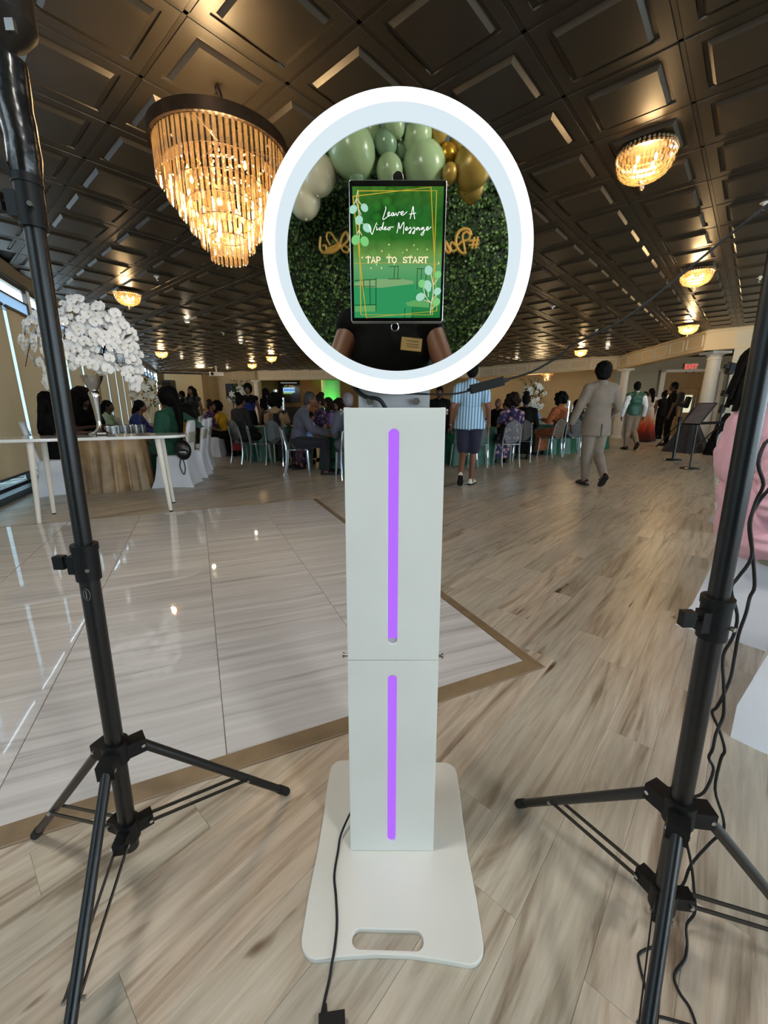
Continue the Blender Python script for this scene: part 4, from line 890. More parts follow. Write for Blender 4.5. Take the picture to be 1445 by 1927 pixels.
cord('long_cable', 'dark cord beside the right stand, ending right of its front leg', [Vector((.535, .63, 1.6)), Vector((.575, .65, 1.35))]+sep(hang(c1, .665), .006), .0028)
cord('long_cable', 'dark cord beside the right stand, ending left of its front leg', [Vector((.54, .625, 1.6)), Vector((.585, .66, 1.3))]+sep(hang(c2, .675), -.006), .0028)
cord('long_cable', 'dark cord lying on the floor at the foot of the right stand', [at_z(x, y, .004) for x, y in ((1212, 1935), (1218, 1915), (1240, 1913), (1275, 1922), (1301, 1930))], .0025)
cv = [(760, 740, .87), (845, 742, .885), (888, 734, .885)]
cw = [(946, 716, .88), (1000, 700, .87), (1055, 668, .86), (1075, 650, .855), (1110, 633, .85), (1190, 590, .83), (1345, 465, .79), (1400, 420, .77), (1440, 388, .76), (1500, 330, .74)]
cord('thin_cable', 'thin black cable from the ring back to the inline switch', [at_y(x, y, Y) for x, y, Y in cv], .0019)
cord('thin_cable', 'thin black cable rising from the inline switch to the top right', [at_y(x, y, Y) for x, y, Y in cw]+[Vector((.62, .68, 1.66)), Vector((.53, .615, 1.64))], .0022)
sw = thing('inline_switch', 'black inline switch hanging on a thin cable before the striped shirt', 'switch', tuple(at_y(916, 725, .882)))
d_ = (at_y(950, 717, .88)-at_y(882, 735, .886)).normalized(); x_, y_ = frame_to(d_)
m = MB(); m.box((0, 0, 0), (.068, .016, .0185), Matrix.Rotation(-math.asin(d_.z), 3, 'Y')); m.build('case', M['black_plastic'], sw, 0)
m = MB(); m.cyl(-d_*.034, -d_*.042, .005, .0022); m.cyl(d_*.034, d_*.046, .0055, .0026); m.build('strain_relief', M['rubber'], sw)
# ================================================================= FAR FITTINGS
def column(p, h, r, lb):
    t = thing('round_column', lb, 'column', (p[0], p[1], 0))
    m = MB(); m.lathe([(r*.94, .12), (r, .5), (r*.82, h-.2)], 32); m.build('shaft', M['white_paint'], t)
    m = MB(); m.lathe([(r*1.25, 0), (r*1.25, .07), (r*1.05, .08), (r*1.02, .13)], 32); m.build('base', M['white_paint'], t)
    m = MB(); m.lathe([(r*.82, h-.22), (r*.9, h-.2), (r*.9, h-.17), (r*.82, h-.16), (r*.95, h-.1), (r*1.25, h-.06)], 32); m.box((0, 0, h-.03), (r*2.7, r*2.7, .06)); m.build('capital', M['white_paint'], t)
cp_ = at_y(1330, 750, 12.0); column((cp_.x, cp_.y), 2.68, .19, 'thick white round column under the beam beside the lobby')
cp_ = at_y(484, 750, 23.55); column((cp_.x, cp_.y), 2.68, .15, 'slim white column under the left end of the beam')
cp_ = at_y(1170, 750, 16.9); column((cp_.x, cp_.y), 2.68, .16, 'white column behind the suited man at the beam bend')
M['greencol'] = mat('pale_plaster_column', (200, 200, 190), .7, var=.05)
gc = at_y(623, 750, 25.5); t = thing('lit_column', 'broad column washed in bright green light beside the ring', 'column', (gc.x, gc.y, 0)); m = MB(); m.lathe([(.56, 0), (.56, 3.34)], 40); m.build('shaft', M['greencol'], t); m = MB(); m.lathe([(.6, 0), (.6, .15)], 40); m.build('base', M['greencol'], t)
for dx, dy, pw in ((-.5, -1.3, 260), (.5, -1.1, 200), (1.6, -.6, 70)):
    lamp('green_uplight', (gc.x+dx, gc.y+dy, .25), pw, (.0, 1, .04), .08, 'SPOT', (Vector((-dx*.8, -dy, 2.1))).to_track_quat('-Z', 'Y').to_euler(), spot_size=1.1, spot_blend=.6)
lamp('green_wash', (gc.x-4.2, 26.9, .4), 14, (0, 1, .05), .1, 'SPOT', Vector((0, .3, 1)).to_track_quat('-Z', 'Y').to_euler(), spot_size=.7, spot_blend=.5)
# television
tv = at_y(544.5, 737, 26.5); t = thing('wall_television', 'black wall television showing a welcome slide in the bar alcove', 'television', tuple(tv))
m = MB(); m.box((0, 0, 0), (1.34, .1, 1.32)); m.build('frame', M['bezel'], t, 0)
TVE = {k: emit('tv_'+k, c, 1) for k, c in (('sky', (150, 200, 235)), ('blue', (60, 90, 150)), ('gold', (160, 130, 40)), ('green', (120, 150, 50)), ('grey', (150, 150, 150)))}
def tvb(nm, x0, x1, z0, z1, k, y=-.055):
    m = MB(); m.box(((x0+x1)/2, y, (z0+z1)/2), (x1-x0, .006, z1-z0)); m.build(nm, TVE[k], t, 0)
tvb('slide_picture', -.37, .35, -.06, .24, 'sky'); tvb('slide_grass', -.37, .2, -.14, -.06, 'green'); tvb('slide_line', -.5, .5, .5, .54, 'grey')
for i in range(7): tvb('slide_letter', -.3+.095*i, -.24+.095*i, .03, .16, 'blue', -.06)
for i in range(6): tvb('slide_ornament', -.28+.1*i, -.22+.1*i, .3+.03*(i % 3), .36+.03*(i % 2), 'gold')
lg = at_y(545, 762, 26.4); t2 = thing('bar_cabinet', 'dark cabinet below the wall television', 'cabinet', (lg.x, lg.y, 0)); m = MB(); m.box((0, .15, .62), (1.7, .6, 1.24)); m.build('body', M['speaker'], t2, 0); m = MB(); m.box((0, .15, 1.26), (1.8, .66, .05)); m.build('top', M['bronze'], t2, 0)
# stage: screen, curtains, speakers
se = Vector((-9.6, 24.6)); sd = (se-wl(19.2)).normalized(); sn = Vector((sd.y, -sd.x))
scn = thing('projection_screen', 'wide pale projection screen on the stage wall', 'screen', ((wl(19.2)+sd*1.5+sn*.08).x, (wl(19.2)+sd*1.5+sn*.08).y, 0), math.atan2(sd.y, sd.x))
M['screencloth'] = mat('pale_screen_cloth', (196, 176, 138), .8, var=.03)
m = MB(); m.box((-.2, 0, 2.1), (1.9, .02, 1.9)); m.build('cloth', M['screencloth'], scn, 0); m = MB(); m.box((-.2, 0, 3.08), (1.96, .1, .09)); m.build('case', M['speaker'], scn, 0); m = MB(); m.box((-.2, 0, 1.13), (1.9, .05, .05)); m.build('bottom_bar', M['speaker'], scn, 0)
def curtain(p, d, w, lb):
    t = thing('curtain', lb, 'curtain', (p.x, p.y, 0), math.atan2(d.y, d.x), 'beige stage curtains'); m = MB(); n = 60
    f = [(w*i/n-w/2, -.05-.05*math.sin(i*1.05)) for i in range(n+1)]
    m.prism(f+[(x, y+.012) for x, y in reversed(f)], .06, 3.05); m.build('fabric', M['curtain'], t, 60); m = MB(); m.cyl((-w/2-.1, -.05, 3.08), (w/2+.1, -.05, 3.08), .02); m.build('rod', M['speaker'], t)
curtain(wl(19.2)+sd*.16+sn*.08, sd, .3, 'beige curtain at the left end of the stage wall'); curtain(se-sd*.4+sn*.1, sd, .74, 'beige curtain right of the projection screen')
def speaker(px, py, Y, w, h, lb):
    p = at_y(px, py, Y); t = thing('speaker', lb, 'speaker', (p.x, p.y, 0), -.3)
    m = MB(); m.box((0, 0, p.z), (w, .35, h), taper=1.0); m.build('cabinet', M['speaker'], t, 0); m = MB(); m.box((0, -.18, p.z-.02), (w*.85, .02, h*.85)); m.build('grille', M['black_metal'], t, 0)
    m = MB(); m.cyl((0, 0, .1), (0, 0, p.z-h/2), .025); m.build('pole', M['black_metal'], t)
    for i in range(3):
        m = MB(); a = 2*PI*i/3; m.cyl((0, 0, .5), (.5*math.cos(a), .5*math.sin(a), .02), .015); m.build('leg', M['black_metal'], t)
speaker(319, 735, 20.5, .5, .95, 'black speaker on a pole left of the stage screen'); speaker(437, 737, 20.5, .46, .72, 'black speaker on a pole right of the beige curtain')
# lobby: double doors, exit sign, notice
M['doorwood'] = mat('tan_door_wood', (150, 118, 74), .55, var=.12, scale=3, stretch=(6, 6, .6)); M['doorglass'] = emit('bright_door_glass', (214, 214, 178), 1.0)
dd = Vector((19.5-10.6, 17.6-19.6)).normalized(); dn = Vector((dd.y, -dd.x)); lob = Vector((10.6, 19.6)); dpos = None
def onlob(px, py):
    r = ray(px, py); # hit with lobby wall plane
    t_ = (lob-Vector((0, 0))).dot(dn)/Vector((r.x, r.y)).dot(dn); return Vector((0, 0, CAM_H))+r*t_
a0, a1 = onlob(1246, 708), onlob(1352, 700); base = Vector((a0.x, a0.y))
dt = tag(MB().wall(base+dn*.12, base+dd*(a1-a0).length+dn*.12, 0, 2.72, .12).build('door_1', M['doorwood'], smooth=0), kind='structure')
ln = (Vector((a1.x, a1.y))-base).length
def lobbox(nm, s0, s1, z0, z1, o0, o1, m_, par=None):
    p, q = base+dd*s0, base+dd*s1; mb = MB(); mb.prism([tuple(p+dn*o0), tuple(q+dn*o0), tuple(q+dn*o1), tuple(p+dn*o1)], z0, z1); return mb.build(nm, m_, par, 0)
lobbox('door_frame', -.12, .06, 0, 2.84, .1, .2, M['white_paint'], dt); lobbox('door_frame', ln, ln+.15, 0, 2.84, .1, .2, M['white_paint'], dt); lobbox('door_frame', -.12, ln+.15, 2.72, 2.84, .1, .2, M['white_paint'], dt); lobbox('transom_bar', .06, ln, 2.05, 2.12, .12, .17, M['doorwood'], dt)
nd = 3; wd = (ln-.06)/nd
for i in range(nd):
    lf_ = lobbox('door_leaf', .08+wd*i, .04+wd*(i+1), .02, 2.03, .12, .16, M['doorwood'], dt)
    lobbox('door_glass', .08+wd*i+wd*.28, .08+wd*i+wd*.68, 1.0, 1.75, .16, .175, M['doorglass'], dt)
ex = onlob(1297, 691); t = thing('exit_sign', 'white box EXIT sign with red letters above the lobby doors', 'sign', (ex.x+dn.x*.12, ex.y+dn.y*.12, ex.z), math.atan2(dd.y, dd.x))
m = MB(); m.box((0, 0, 0), (.5, .08, .3)); m.build('case', M['white_paint'], t, 0); M['exitred'] = emit('exit_letters', (255, 70, 66), 1.3)
def flat_text(txt, size, m_, par, nm, loc, rot=(PI/2, 0, 0), ext=.002, sx=1):
    cu = bpy.data.curves.new('tmp', 'FONT'); cu.body = txt; cu.size = size; cu.extrude = ext; cu.align_x = 'CENTER'; cu.align_y = 'CENTER'
    o = bpy.data.objects.new('tmp', cu); C.objects.link(o); dg = bpy.context.evaluated_depsgraph_get(); me = bpy.data.meshes.new_from_object(o.evaluated_get(dg)); bpy.data.objects.remove(o)
    me.transform(Matrix.Diagonal((sx, 1, 1, 1))); r = obj(nm, me, m_, par); r.location = loc; r.rotation_euler = rot; return r
flat_text('EXIT', .25, M['exitred'], t, 'letters', (0, -.045, 0), ext=.006)
for s in (-1, 1):
    m = MB(); m.cyl((.12*s, 0, -.15), (.14*s, -.02, -.2), .03); m.ell((.14*s, -.03, -.21), .045, 10, 8); m.build('emergency_lamp', M['black_plastic'], t)
wn = at_y(1393, 742, 11.0); t = thing('wall_notice', 'small white notice panel with a dark top on the pale wall', 'notice', (wn.x, wn.y, wn.z), math.atan2(-.66, .75)); m = MB(); m.box((0, 0, 0), (.42, .03, .2)); m.build('panel', M['white_paint'], t, 0); m = MB(); m.box((0, -.005, .14), (.42, .06, .09)); m.build('top_bar', M['black_plastic'], t, 0); m = MB(); m.box((.02, -.02, .05), (.16, .01, .02)); m.box((0, -.02, -.03), (.07, .01, .05)); m.build('print', M['logo'], t, 0)
# ================================================================= PEOPLE
V3 = Vector
def skel(pose):
    s = dict(pel=V3((0, 0, .93)), wai=V3((0, 0, 1.08)), che=V3((0, 0, 1.27)), nek=V3((0, -.01, 1.47)), hed=V3((0, .02, 1.63)))
    for k, x in (('L', -1), ('R', 1)):
        s['sh'+k] = V3((.175*x, -.01, 1.41)); s['el'+k] = V3((.235*x, -.03, 1.13)); s['wr'+k] = V3((.245*x, .04, .88)); s['hd'+k] = V3((.0, .15, -1))
        s['hi'+k] = V3((.085*x, 0, .91)); s['kn'+k] = V3((.095*x, .02, .5)); s['an'+k] = V3((.1*x, -.01, .085)); s['ft'+k] = V3((.12*x, 1, -.0))
    if pose in ('walk', 'walkm', 'walksuit'):
        a, b = ('R', 'L') if pose == 'walk' else ('L', 'R'); x = 1 if a == 'R' else -1
        s['kn'+a] = V3((.075*x, .05, .5)); s['an'+a] = V3((.06*x, .03, .085)); s['ft'+a] = V3((.25*x, 1, 0))
        s['kn'+b] = V3((-.08*x, .04, .5)); s['an'+b] = V3((-.085*x, -.25, .19)); s['ft'+b] = V3((-.05*x, .75, -.62))
        s['elR'] = V3((.25, -.06, 1.14)); s['wrR'] = V3((.27, .02, .9)); s['elL'] = V3((-.25, -.05, 1.14)); s['wrL'] = V3((-.27, .02, .9))
        if pose == 'walksuit': s['elR'] = V3((.27, -.03, 1.14)); s['wrR'] = V3((.25, .2, 1.02)); s['hdR'] = V3((-.2, 1, -.1)); s['elL'] = V3((-.28, -.02, 1.15)); s['wrL'] = V3((-.34, .03, .92))
    if pose == 'photo':
        for k, x in (('L', -1), ('R', 1)): s['el'+k] = V3((.265*x, .10, 1.16)); s['wr'+k] = V3((.12*x, .33, 1.02)); s['hd'+k] = V3((-.6*x, .6, .15))
    if pose == 'cam':
        for k, x in (('L', -1), ('R', 1)): s['el'+k] = V3((.25*x, .12, 1.2)); s['wr'+k] = V3((.1*x, .3, 1.42)); s['hd'+k] = V3((-.3*x, .3, .9))
    if pose.startswith('sit'):
        s.update(pel=V3((0, -.02, .545)), wai=V3((0, -.05, .68)), che=V3((0, -.05, .86)), nek=V3((0, -.04, 1.06)), hed=V3((0, .0, 1.215)))
        for k, x in (('L', -1), ('R', 1)):
            s['sh'+k] = V3((.17*x, -.04, 1.0)); s['hi'+k] = V3((.09*x, 0, .53)); s['kn'+k] = V3((.11*x, .42, .52)); s['an'+k] = V3((.11*x, .42, .085)); s['ft'+k] = V3((.1*x, 1, 0))
            if pose == 'sittable': s['el'+k] = V3((.235*x, .04, .76)); s['wr'+k] = V3((.13*x, .27, .8)); s['hd'+k] = V3((-.3*x, 1, -.05))
            else: s['el'+k] = V3((.235*x, -.02, .74)); s['wr'+k] = V3((.15*x, .22, .64)); s['hd'+k] = V3((-.2*x, 1, -.2))
        if pose == 'sitlean':
            for q in ('wai', 'che', 'nek', 'hed', 'shL', 'shR'): s[q] = s[q]+V3((0, (s[q].z-.55)*.32, -.03))
            for k, x in (('L', -1), ('R', 1)): s['el'+k] = V3((.23*x, .22, .74)); s['wr'+k] = V3((.12*x, .45, .66)); s['hd'+k] = V3((-.1*x, .8, -.5))
        if pose == 'sitside':   # right arm carried out to the side over a chair back
            s['elR'] = V3((.38, -.1, .88)); s['wrR'] = V3((.58, .02, .84)); s['hdR'] = V3((1, .3, -.3))
        if pose == 'child':
            pass
    return s
def hand_prims(mb, w, d, side, r=1.0):
    d = V3(d).normalized(); a = V3((0, 0, 1)) if abs(d.z) < .8 else V3((0, 1, 0)); n = (a-d*a.dot(d)).normalized(); s = d.cross(n)*side
    if abs(d.z) >= .8: n, s = d.cross(V3((0, 1, 0))).normalized()*side, V3((0, 1, 0))
    p = w+d*.012; mb.cap(w, w+d*.03, .026, .03, 10); mb.cap(w+d*.03+s*.018, w+d*.085+s*.022, .0155, .0135, 8); mb.cap(w+d*.03-s*.018, w+d*.085-s*.022, .0155, .0135, 8); mb.cap(w+d*.03, w+d*.088, .016, .014, 8)
    for i, (o, ln) in enumerate(((.028, .062), (.0095, .074), (-.0095, .068), (-.028, .052))):
        b0 = w+d*.085+s*o; b1 = b0+d*ln*.55+n*.004; b2 = b1+d*ln*.4+n*.022; mb.cap(b0, b1, .0092, .0086, 8); mb.cap(b1, b2, .0086, .0076, 8)
    t0 = w+d*.03+s*.024; t1 = t0+d*.035+s*.026+n*.008; t2 = t1+d*.032+n*.01; mb.cap(t0, t1, .0125, .0105, 8); mb.cap(t1, t2, .0105, .0085, 8)
def torso(mb, s, g=0.0, sex='m', upto='neck', low=True):
    k = 1.0 if sex == 'm' else .9
    if sex == 'l': k = 1.2
    if sex == 'xl': k = 1.32
    if low: mb.ell(s['pel'], (.165*k+g, .115*k+g, .13+g), 16, 10)
    mb.ell((s['pel']+s['wai'])/2, (.15*k+g, .108*k+g, .13), 16, 10)
    mb.ell(s['wai'], (.142*k+g, .104*k+g, .14), 16, 10); mb.ell(s['che'], (.168*k+g, .118*k+g, .19), 16, 10)
    up = (s['shL']+s['shR'])/2; mb.ell((s['che']+up)/2+V3((0, -.005, .02)), (.16*k+g, .1*k+g, .14), 14, 10)
    c = up+V3((0, 0, -.005)); mb.cap(c, s['shL'], .066+g, .058+g, 12); mb.cap(c, s['shR'], .066+g, .058+g, 12)
    mb.cap(s['shL']*.45+s['nek']*.55, s['shL'], .05+g, .045+g, 12); mb.cap(s['shR']*.45+s['nek']*.55, s['shR'], .05+g, .045+g, 12)
    if sex == 'f':
        for x in (-1, 1): mb.ell(s['che']+V3((.07*x, .085, .02)), (.065+g, .06+g, .065+g), 12, 8)
def arm(mb, s, k, g=0.0, upto=2.0, sex='m'):
    q = .9 if sex == 'f' else (1.2 if sex in ('l', 'xl') else 1.0); a, e, w = s['sh'+k], s['el'+k], s['wr'+k]
    if upto <= 1: e = a+(e-a)*upto; mb.cap(a, e, .055*q+g, .047*q+g, 12); return
    mb.cap(a, e, .053*q+g, .043*q+g, 12)
    w2 = e+(w-e)*min(1, upto-1); mb.cap(e, w2, .043*q+g, (.043-(.015*(upto-1)))*q+g, 12)
def leg(mb, s, k, g=0.0, upto=2.0, sex='m'):
    q = 1.08 if sex == 'l' else 1.0; h, n, a = s['hi'+k], s['kn'+k], s['an'+k]
    if upto <= 1: mb.cap(h, h+(n-h)*upto, .088*q+g, (.088-.028*upto)*q+g, 14); return
    mb.cap(h, n, .088*q+g, .056*q+g, 14); a2 = n+(a-n)*(upto-1); c = n+(a-n)*.32+V3((0, -.012, 0)); mb.cap(n, c, .053*q+g, .055*q+g, 12); mb.cap(c, a2, .055*q+g, (.036 if upto > 1.9 else .048)*q+g, 12)
def body_mesh(pose, sex, vox):
    s = skel(pose); mb = MB(); torso(mb, s, -.012, sex); h = s['hed']
    for k, sd in (('L', -1), ('R', 1)):
        arm(mb, s, k, 0, 2, sex); hand_prims(mb, s['wr'+k], s['hd'+k], -sd); leg(mb, s, k, -.004, 2)
        f = s['ft'+k].normalized(); a = s['an'+k]; mb.cap(a+V3((0, -.02, -.035)), a+f*.13+V3((0, 0, -.045 if f.z > -.2 else 0)), .036, .026, 10)
    mb.cap(s['nek']+V3((0, 0, -.04)), h+V3((0, -.02, -.06)), .056, .05, 12)
    mb.ell(h+V3((0, -.008, .018)), (.074, .092, .098), 18, 14); mb.ell(h+V3((0, .024, -.045)), (.056, .062, .062), 14, 10); mb.ell(h+V3((0, .058, -.075)), (.03, .026, .03), 10, 8)
    mb.cap(h+V3((0, .085, .01)), h+V3((0, .1, -.028)), .008, .0155, 10); mb.ell(h+V3((0, .084, -.057)), (.024, .012, .009), 10, 6); mb.cap(h+V3((-.035, .078, .03)), h+V3((.035, .078, .03)), .011, .011, 8)
    for x in (-1, 1): mb.ell(h+V3((.074*x, -.005, -.01)), (.01, .02, .03), 8, 6); mb.ell(h+V3((.04*x, .055, -.02)), (.026, .026, .024), 10, 8)
    return remesh(mb, vox, 3, 'body')
def shoe_mesh(kind):
    mb = MB(); rs = []
    for y, w, hh in ((-.085, .022, .05), (-.07, .033, .075), (-.03, .036, .08), (.02, .036, .07), (.07, .042, .055), (.12, .043, .045), (.155, .036, .036), (.178, .018, .02)):
        rs.append([(w*math.cos(t)*1.0, y, max(0, hh*math.sin(t)) if math.sin(t) > 0 else 0) for t in [2*PI*i/16 for i in range(16)]])
    mb.rings(rs); m2 = MB()
    prof = [(-.09, .02), (-.075, .034), (-.03, .037), (.02, .037), (.07, .044), (.12, .045), (.158, .038), (.184, .018)]
    m2.prism([(w, y) for y, w in prof]+[(-w, y) for y, w in reversed(prof)], -.016, .006)
    return mb.mesh('shoe', 60), m2.mesh('sole', 30)
SHOE, SOLE = shoe_mesh('a')
BODY, GARM, HAIR = {}, {}, {}
def garment(pose, sex, kind, vox):
    key = (pose, sex, kind)
    if key in GARM: return GARM[key]
    s = skel(pose); mb = MB(); g = .014; disp = (.008, 11)
    if kind in ('shirt', 'tucked', 'tee', 'jacket', 'vest', 'poloshort'):
        torso(mb, s, g+(.008 if kind == 'jacket' else 0), sex, low=(kind not in ('vest', 'tucked')))
        up = {'shirt': 2.0, 'tucked': 2.0, 'tee': .62, 'poloshort': .62, 'jacket': 1.93, 'vest': 0, 'rolled': 1.1}[kind]
        if up:
            for k in 'LR': arm(mb, s, k, g+(.006 if kind == 'jacket' else .006), up, sex)
        mb.cap(s['nek']+V3((0, -.012, -.03)), s['nek']+V3((0, -.012, .022)), .068, .062, 14)
        if not pose.startswith('sit') and kind != 'tucked':
            z0 = {'jacket': .74, 'vest': .9}.get(kind, .83); k = {'jacket': 1.12, 'vest': 1.0}.get(kind, 1.05); n = 24
            rs = []; k = 1.24 if kind == 'poloshort' else k
            for z, f in ((1.15, .98), (1.02, 1.0 if k < 1.2 else 1.1), (.9 if z0 < .9 else .985, k), (z0, k*1.03)):
                rs.append([((.165+g)*f*math.cos(2*PI*i/n), (.122+g)*f*math.sin(2*PI*i/n), z) for i in range(n)])
            mb.rings(rs[::-1])
    elif kind == 'topless':      # strapless or wide-neck bodice
        mb.ell(s['pel'], (.16+g, .115+g, .13+g), 16, 10); mb.ell(s['wai'], (.132+g, .1+g, .15), 16, 10); mb.ell(s['che']+V3((0, 0, -.02)), (.156+g, .112+g, .15), 16, 10)
        for x in (-1, 1): mb.ell(s['che']+V3((.07*x, .085, .02)), (.065+g, .06+g, .065+g), 12, 8)
    elif kind in ('dress', 'longdress'):
        torso(mb, s, g, 'f'); n = 28
        if kind == 'longdress':
            for k in 'LR': arm(mb, s, k, g, 1.9, 'f')
        if pose.startswith('sit'):
            for k in 'LR': leg(mb, s, k, g, 1.0)
            mb.ell(V3((0, .2, .53)), (.17, .26, .085), 16, 10); mb.box((0, .38, .32), (.3, .14, .42))
        else:
            mb.rings([[(r*math.cos(2*PI*i/n)*(1+.04*math.sin(7*2*PI*i/n)*(1.1-z)), r*.8*math.sin(2*PI*i/n)*(1+.04*math.sin(7*2*PI*i/n)*(1.1-z)), z) for i in range(n)] for z, r in ((.03, .36), (.4, .27), (.75, .205), (.95, .185), (1.1, .15))])
    elif kind == 'trousers':
        mb.ell(s['pel'], (.168+g, .12+g, .12), 16, 10)
        for k in 'LR':
            leg(mb, s, k, g+.008, 1.96); mb.ell(s['hi'+k], .1+g, 12, 8)
    elif kind == 'shorts':
        mb.ell(s['pel'], (.168+g, .122+g, .12), 16, 10)
        for k in 'LR': mb.cap(s['hi'+k], s['hi'+k]+(s['kn'+k]-s['hi'+k])*.88, .1+g, .085+g, 14); mb.ell(s['hi'+k], .1+g, 12, 8)
    m = remesh(mb, vox, 4, kind, disp); GARM[key] = m; return m
def hair_mesh(style):
    if style in HAIR: return HAIR[style]
    mb = MB(); r = random.Random(5); vox = .011
    if style not in ('afro', 'curly'):
        mb.ell((0, -.018, .03), (.083, .1, .102), 18, 12); mb.ell((0, -.06, -.02), (.07, .06, .07), 12, 10)
    if style == 'short': mb.ell((0, -.03, .0), (.078, .085, .08), 12, 10)
    if style == 'afro': mb.ell((0, -.035, .045), (.115, .12, .12), 18, 12); mb.ell((0, -.06, -.02), (.1, .08, .09), 14, 10)
    if style == 'curly':
        for i in range(60):
            v = V3((r.gauss(0, 1), r.gauss(0, 1), r.gauss(.35, .8))).normalized(); 
            if v.y > .45: continue
            mb.ell(V3((0, -.03, .03))+V3((v.x*.12, v.y*.12, v.z*.12)), .045, 8, 6)
        mb.ell((0, -.03, .03), (.11, .11, .115), 14, 10)
    if style == 'bob':
        for x in (-1, 1): mb.cap((.075*x, -.03, .03), (.1*x, -.02, -.13), .045, .055, 12)
        mb.cap((0, -.07, .03), (0, -.09, -.14), .085, .095, 14); mb.ell((0, -.03, .05), (.11, .12, .1), 16, 10)
    if style == 'long':
        for x in (-1, -.4, .4, 1): mb.cap((.065*x, -.06, .03), (.095*x, -.13, -.42+.06*abs(x)), .05, .045, 12)
        for x in (-1, 1): mb.cap((.075*x, -.02, .02), (.1*x, .03, -.26), .03, .032, 10)
    if style == 'pony':
        mb.ell((0, -.04, .05), (.11, .11, .11), 16, 10); mb.cap((0, -.12, .02), (.01, -.16, -.1), .045, .05, 12); mb.cap((.01, -.16, -.1), (.03, -.13, -.42), .05, .022, 12)
    if style == 'bun': mb.ell((0, -.06, .13), (.06, .06, .05), 12, 8)
    if style == 'tails':
        mb.cap((0, -.1, .0), (0, -.13, -.3), .06, .05, 12)
    m = remesh(mb, vox, 2, 'hair', (.008, 34)); HAIR[style] = m; return m
def locs_mesh():
    mb = MB(); r = random.Random(9); mb.ell((0, -.018, .03), (.084, .1, .102), 18, 12)
    for i in range(34):
        a = r.uniform(PI*.9, PI*2.1); z = r.uniform(.0, .1); p = V3((.08*math.cos(a), .09*math.sin(a)-.02, z)); o = V3((.135*math.cos(a), .15*math.sin(a)-.02, z-.05)); q = V3((.13*math.cos(a)*r.uniform(.9, 1.15), .15*math.sin(a)*r.uniform(.9, 1.2)-.02, z-.15-r.uniform(0, .07)))
        mb.tube(spline([p, o, q], 5), [.012]*9+[.010, .007] if False else .0105, 7)
    return mb.mesh('hair', 60)
def cloth_mat(nm, col, **k): 
    if nm not in M: M[nm] = mat(nm, col, k.pop('rough', .8), var=k.pop('var', .12), scale=k.pop('scale', 8), bump=k.pop('bump', .25), bscale=k.pop('bscale', 26), sheen=k.pop('sheen', .15), **k)
    return M[nm]
def stripe_mat():
    m, nt, b = new_mat('blue_striped_shirt_cloth'); tc = N(nt, 'ShaderNodeTexCoord'); sp = N(nt, 'ShaderNodeSeparateXYZ'); L(nt, tc.outputs['Object'], sp.inputs[0])
    at = N(nt, 'ShaderNodeMath', operation='MULTIPLY'); L(nt, sp.outputs[0], at.inputs[0]); at.inputs[1].default_value = 24
    fr = N(nt, 'ShaderNodeMath', operation='FRACT'); L(nt, at.outputs[0], fr.inputs[0])
    c = ramp(nt, fr.outputs[0], [(0, (174, 210, 236)), (.42, (178, 214, 240)), (.5, (92, 128, 160)), (.85, (104, 140, 172)), (.93, (174, 210, 236))]); L(nt, c, b.inputs['Base Color']); b.inputs['Roughness'].default_value = .8
    n2 = N(nt, 'ShaderNodeTexNoise', Scale=16.0); L(nt, tc.outputs['Object'], n2.inputs['Vector']); bp = N(nt, 'ShaderNodeBump', Strength=.4, Distance=.02); L(nt, n2.outputs[0], bp.inputs['Height']); L(nt, bp.outputs[0], b.inputs['Normal']); return m
def floral_mat(nm, cols, sc=14):
    m, nt, b = new_mat(nm); tc = N(nt, 'ShaderNodeTexCoord'); n0 = N(nt, 'ShaderNodeTexNoise', Scale=20.0, Detail=3.0); L(nt, tc.outputs['Object'], n0.inputs['Vector'])
    v0 = N(nt, 'ShaderNodeVectorMath', operation='MULTIPLY_ADD'); L(nt, n0.outputs['Color'], v0.inputs[0]); v0.inputs[1].default_value = (.04,)*3; L(nt, tc.outputs['Object'], v0.inputs[2])
    vo = N(nt, 'ShaderNodeTexVoronoi', Scale=float(sc)); L(nt, v0.outputs[0], vo.inputs['Vector'])
    n = len(cols); c = ramp(nt, vo.outputs['Distance'], [(i/(n), cc) for i, cc in enumerate(cols)], 'EASE'); L(nt, c, b.inputs['Base Color']); b.inputs['Roughness'].default_value = .75; return m
def ombre_mat():
    m, nt, b = new_mat('white_to_red_ombre_cloth'); tc = N(nt, 'ShaderNodeTexCoord'); sp = N(nt, 'ShaderNodeSeparateXYZ'); L(nt, tc.outputs['Object'], sp.inputs[0])
    nz = N(nt, 'ShaderNodeTexNoise', Scale=5.0, Detail=4.0); mp = N(nt, 'ShaderNodeMapping'); mp.inputs['Scale'].default_value = (4, 4, .6); L(nt, tc.outputs['Object'], mp.inputs[0]); L(nt, mp.outputs[0], nz.inputs['Vector'])
    ad = N(nt, 'ShaderNodeMath', operation='MULTIPLY_ADD'); L(nt, nz.outputs[0], ad.inputs[0]); ad.inputs[1].default_value = .5; L(nt, sp.outputs[2], ad.inputs[2])
    mr = N(nt, 'ShaderNodeMapRange'); L(nt, ad.outputs[0], mr.inputs[0]); mr.inputs[1].default_value = .2; mr.inputs[2].default_value = 1.5
    c = ramp(nt, mr.outputs[0], [(0, (40, 10, 6)), (.25, (110, 22, 8)), (.45, (206, 62, 20)), (.62, (228, 150, 110)), (.75, (226, 206, 196)), (1, (230, 220, 216))]); L(nt, c, b.inputs['Base Color']); b.inputs['Roughness'].default_value = .7; return m
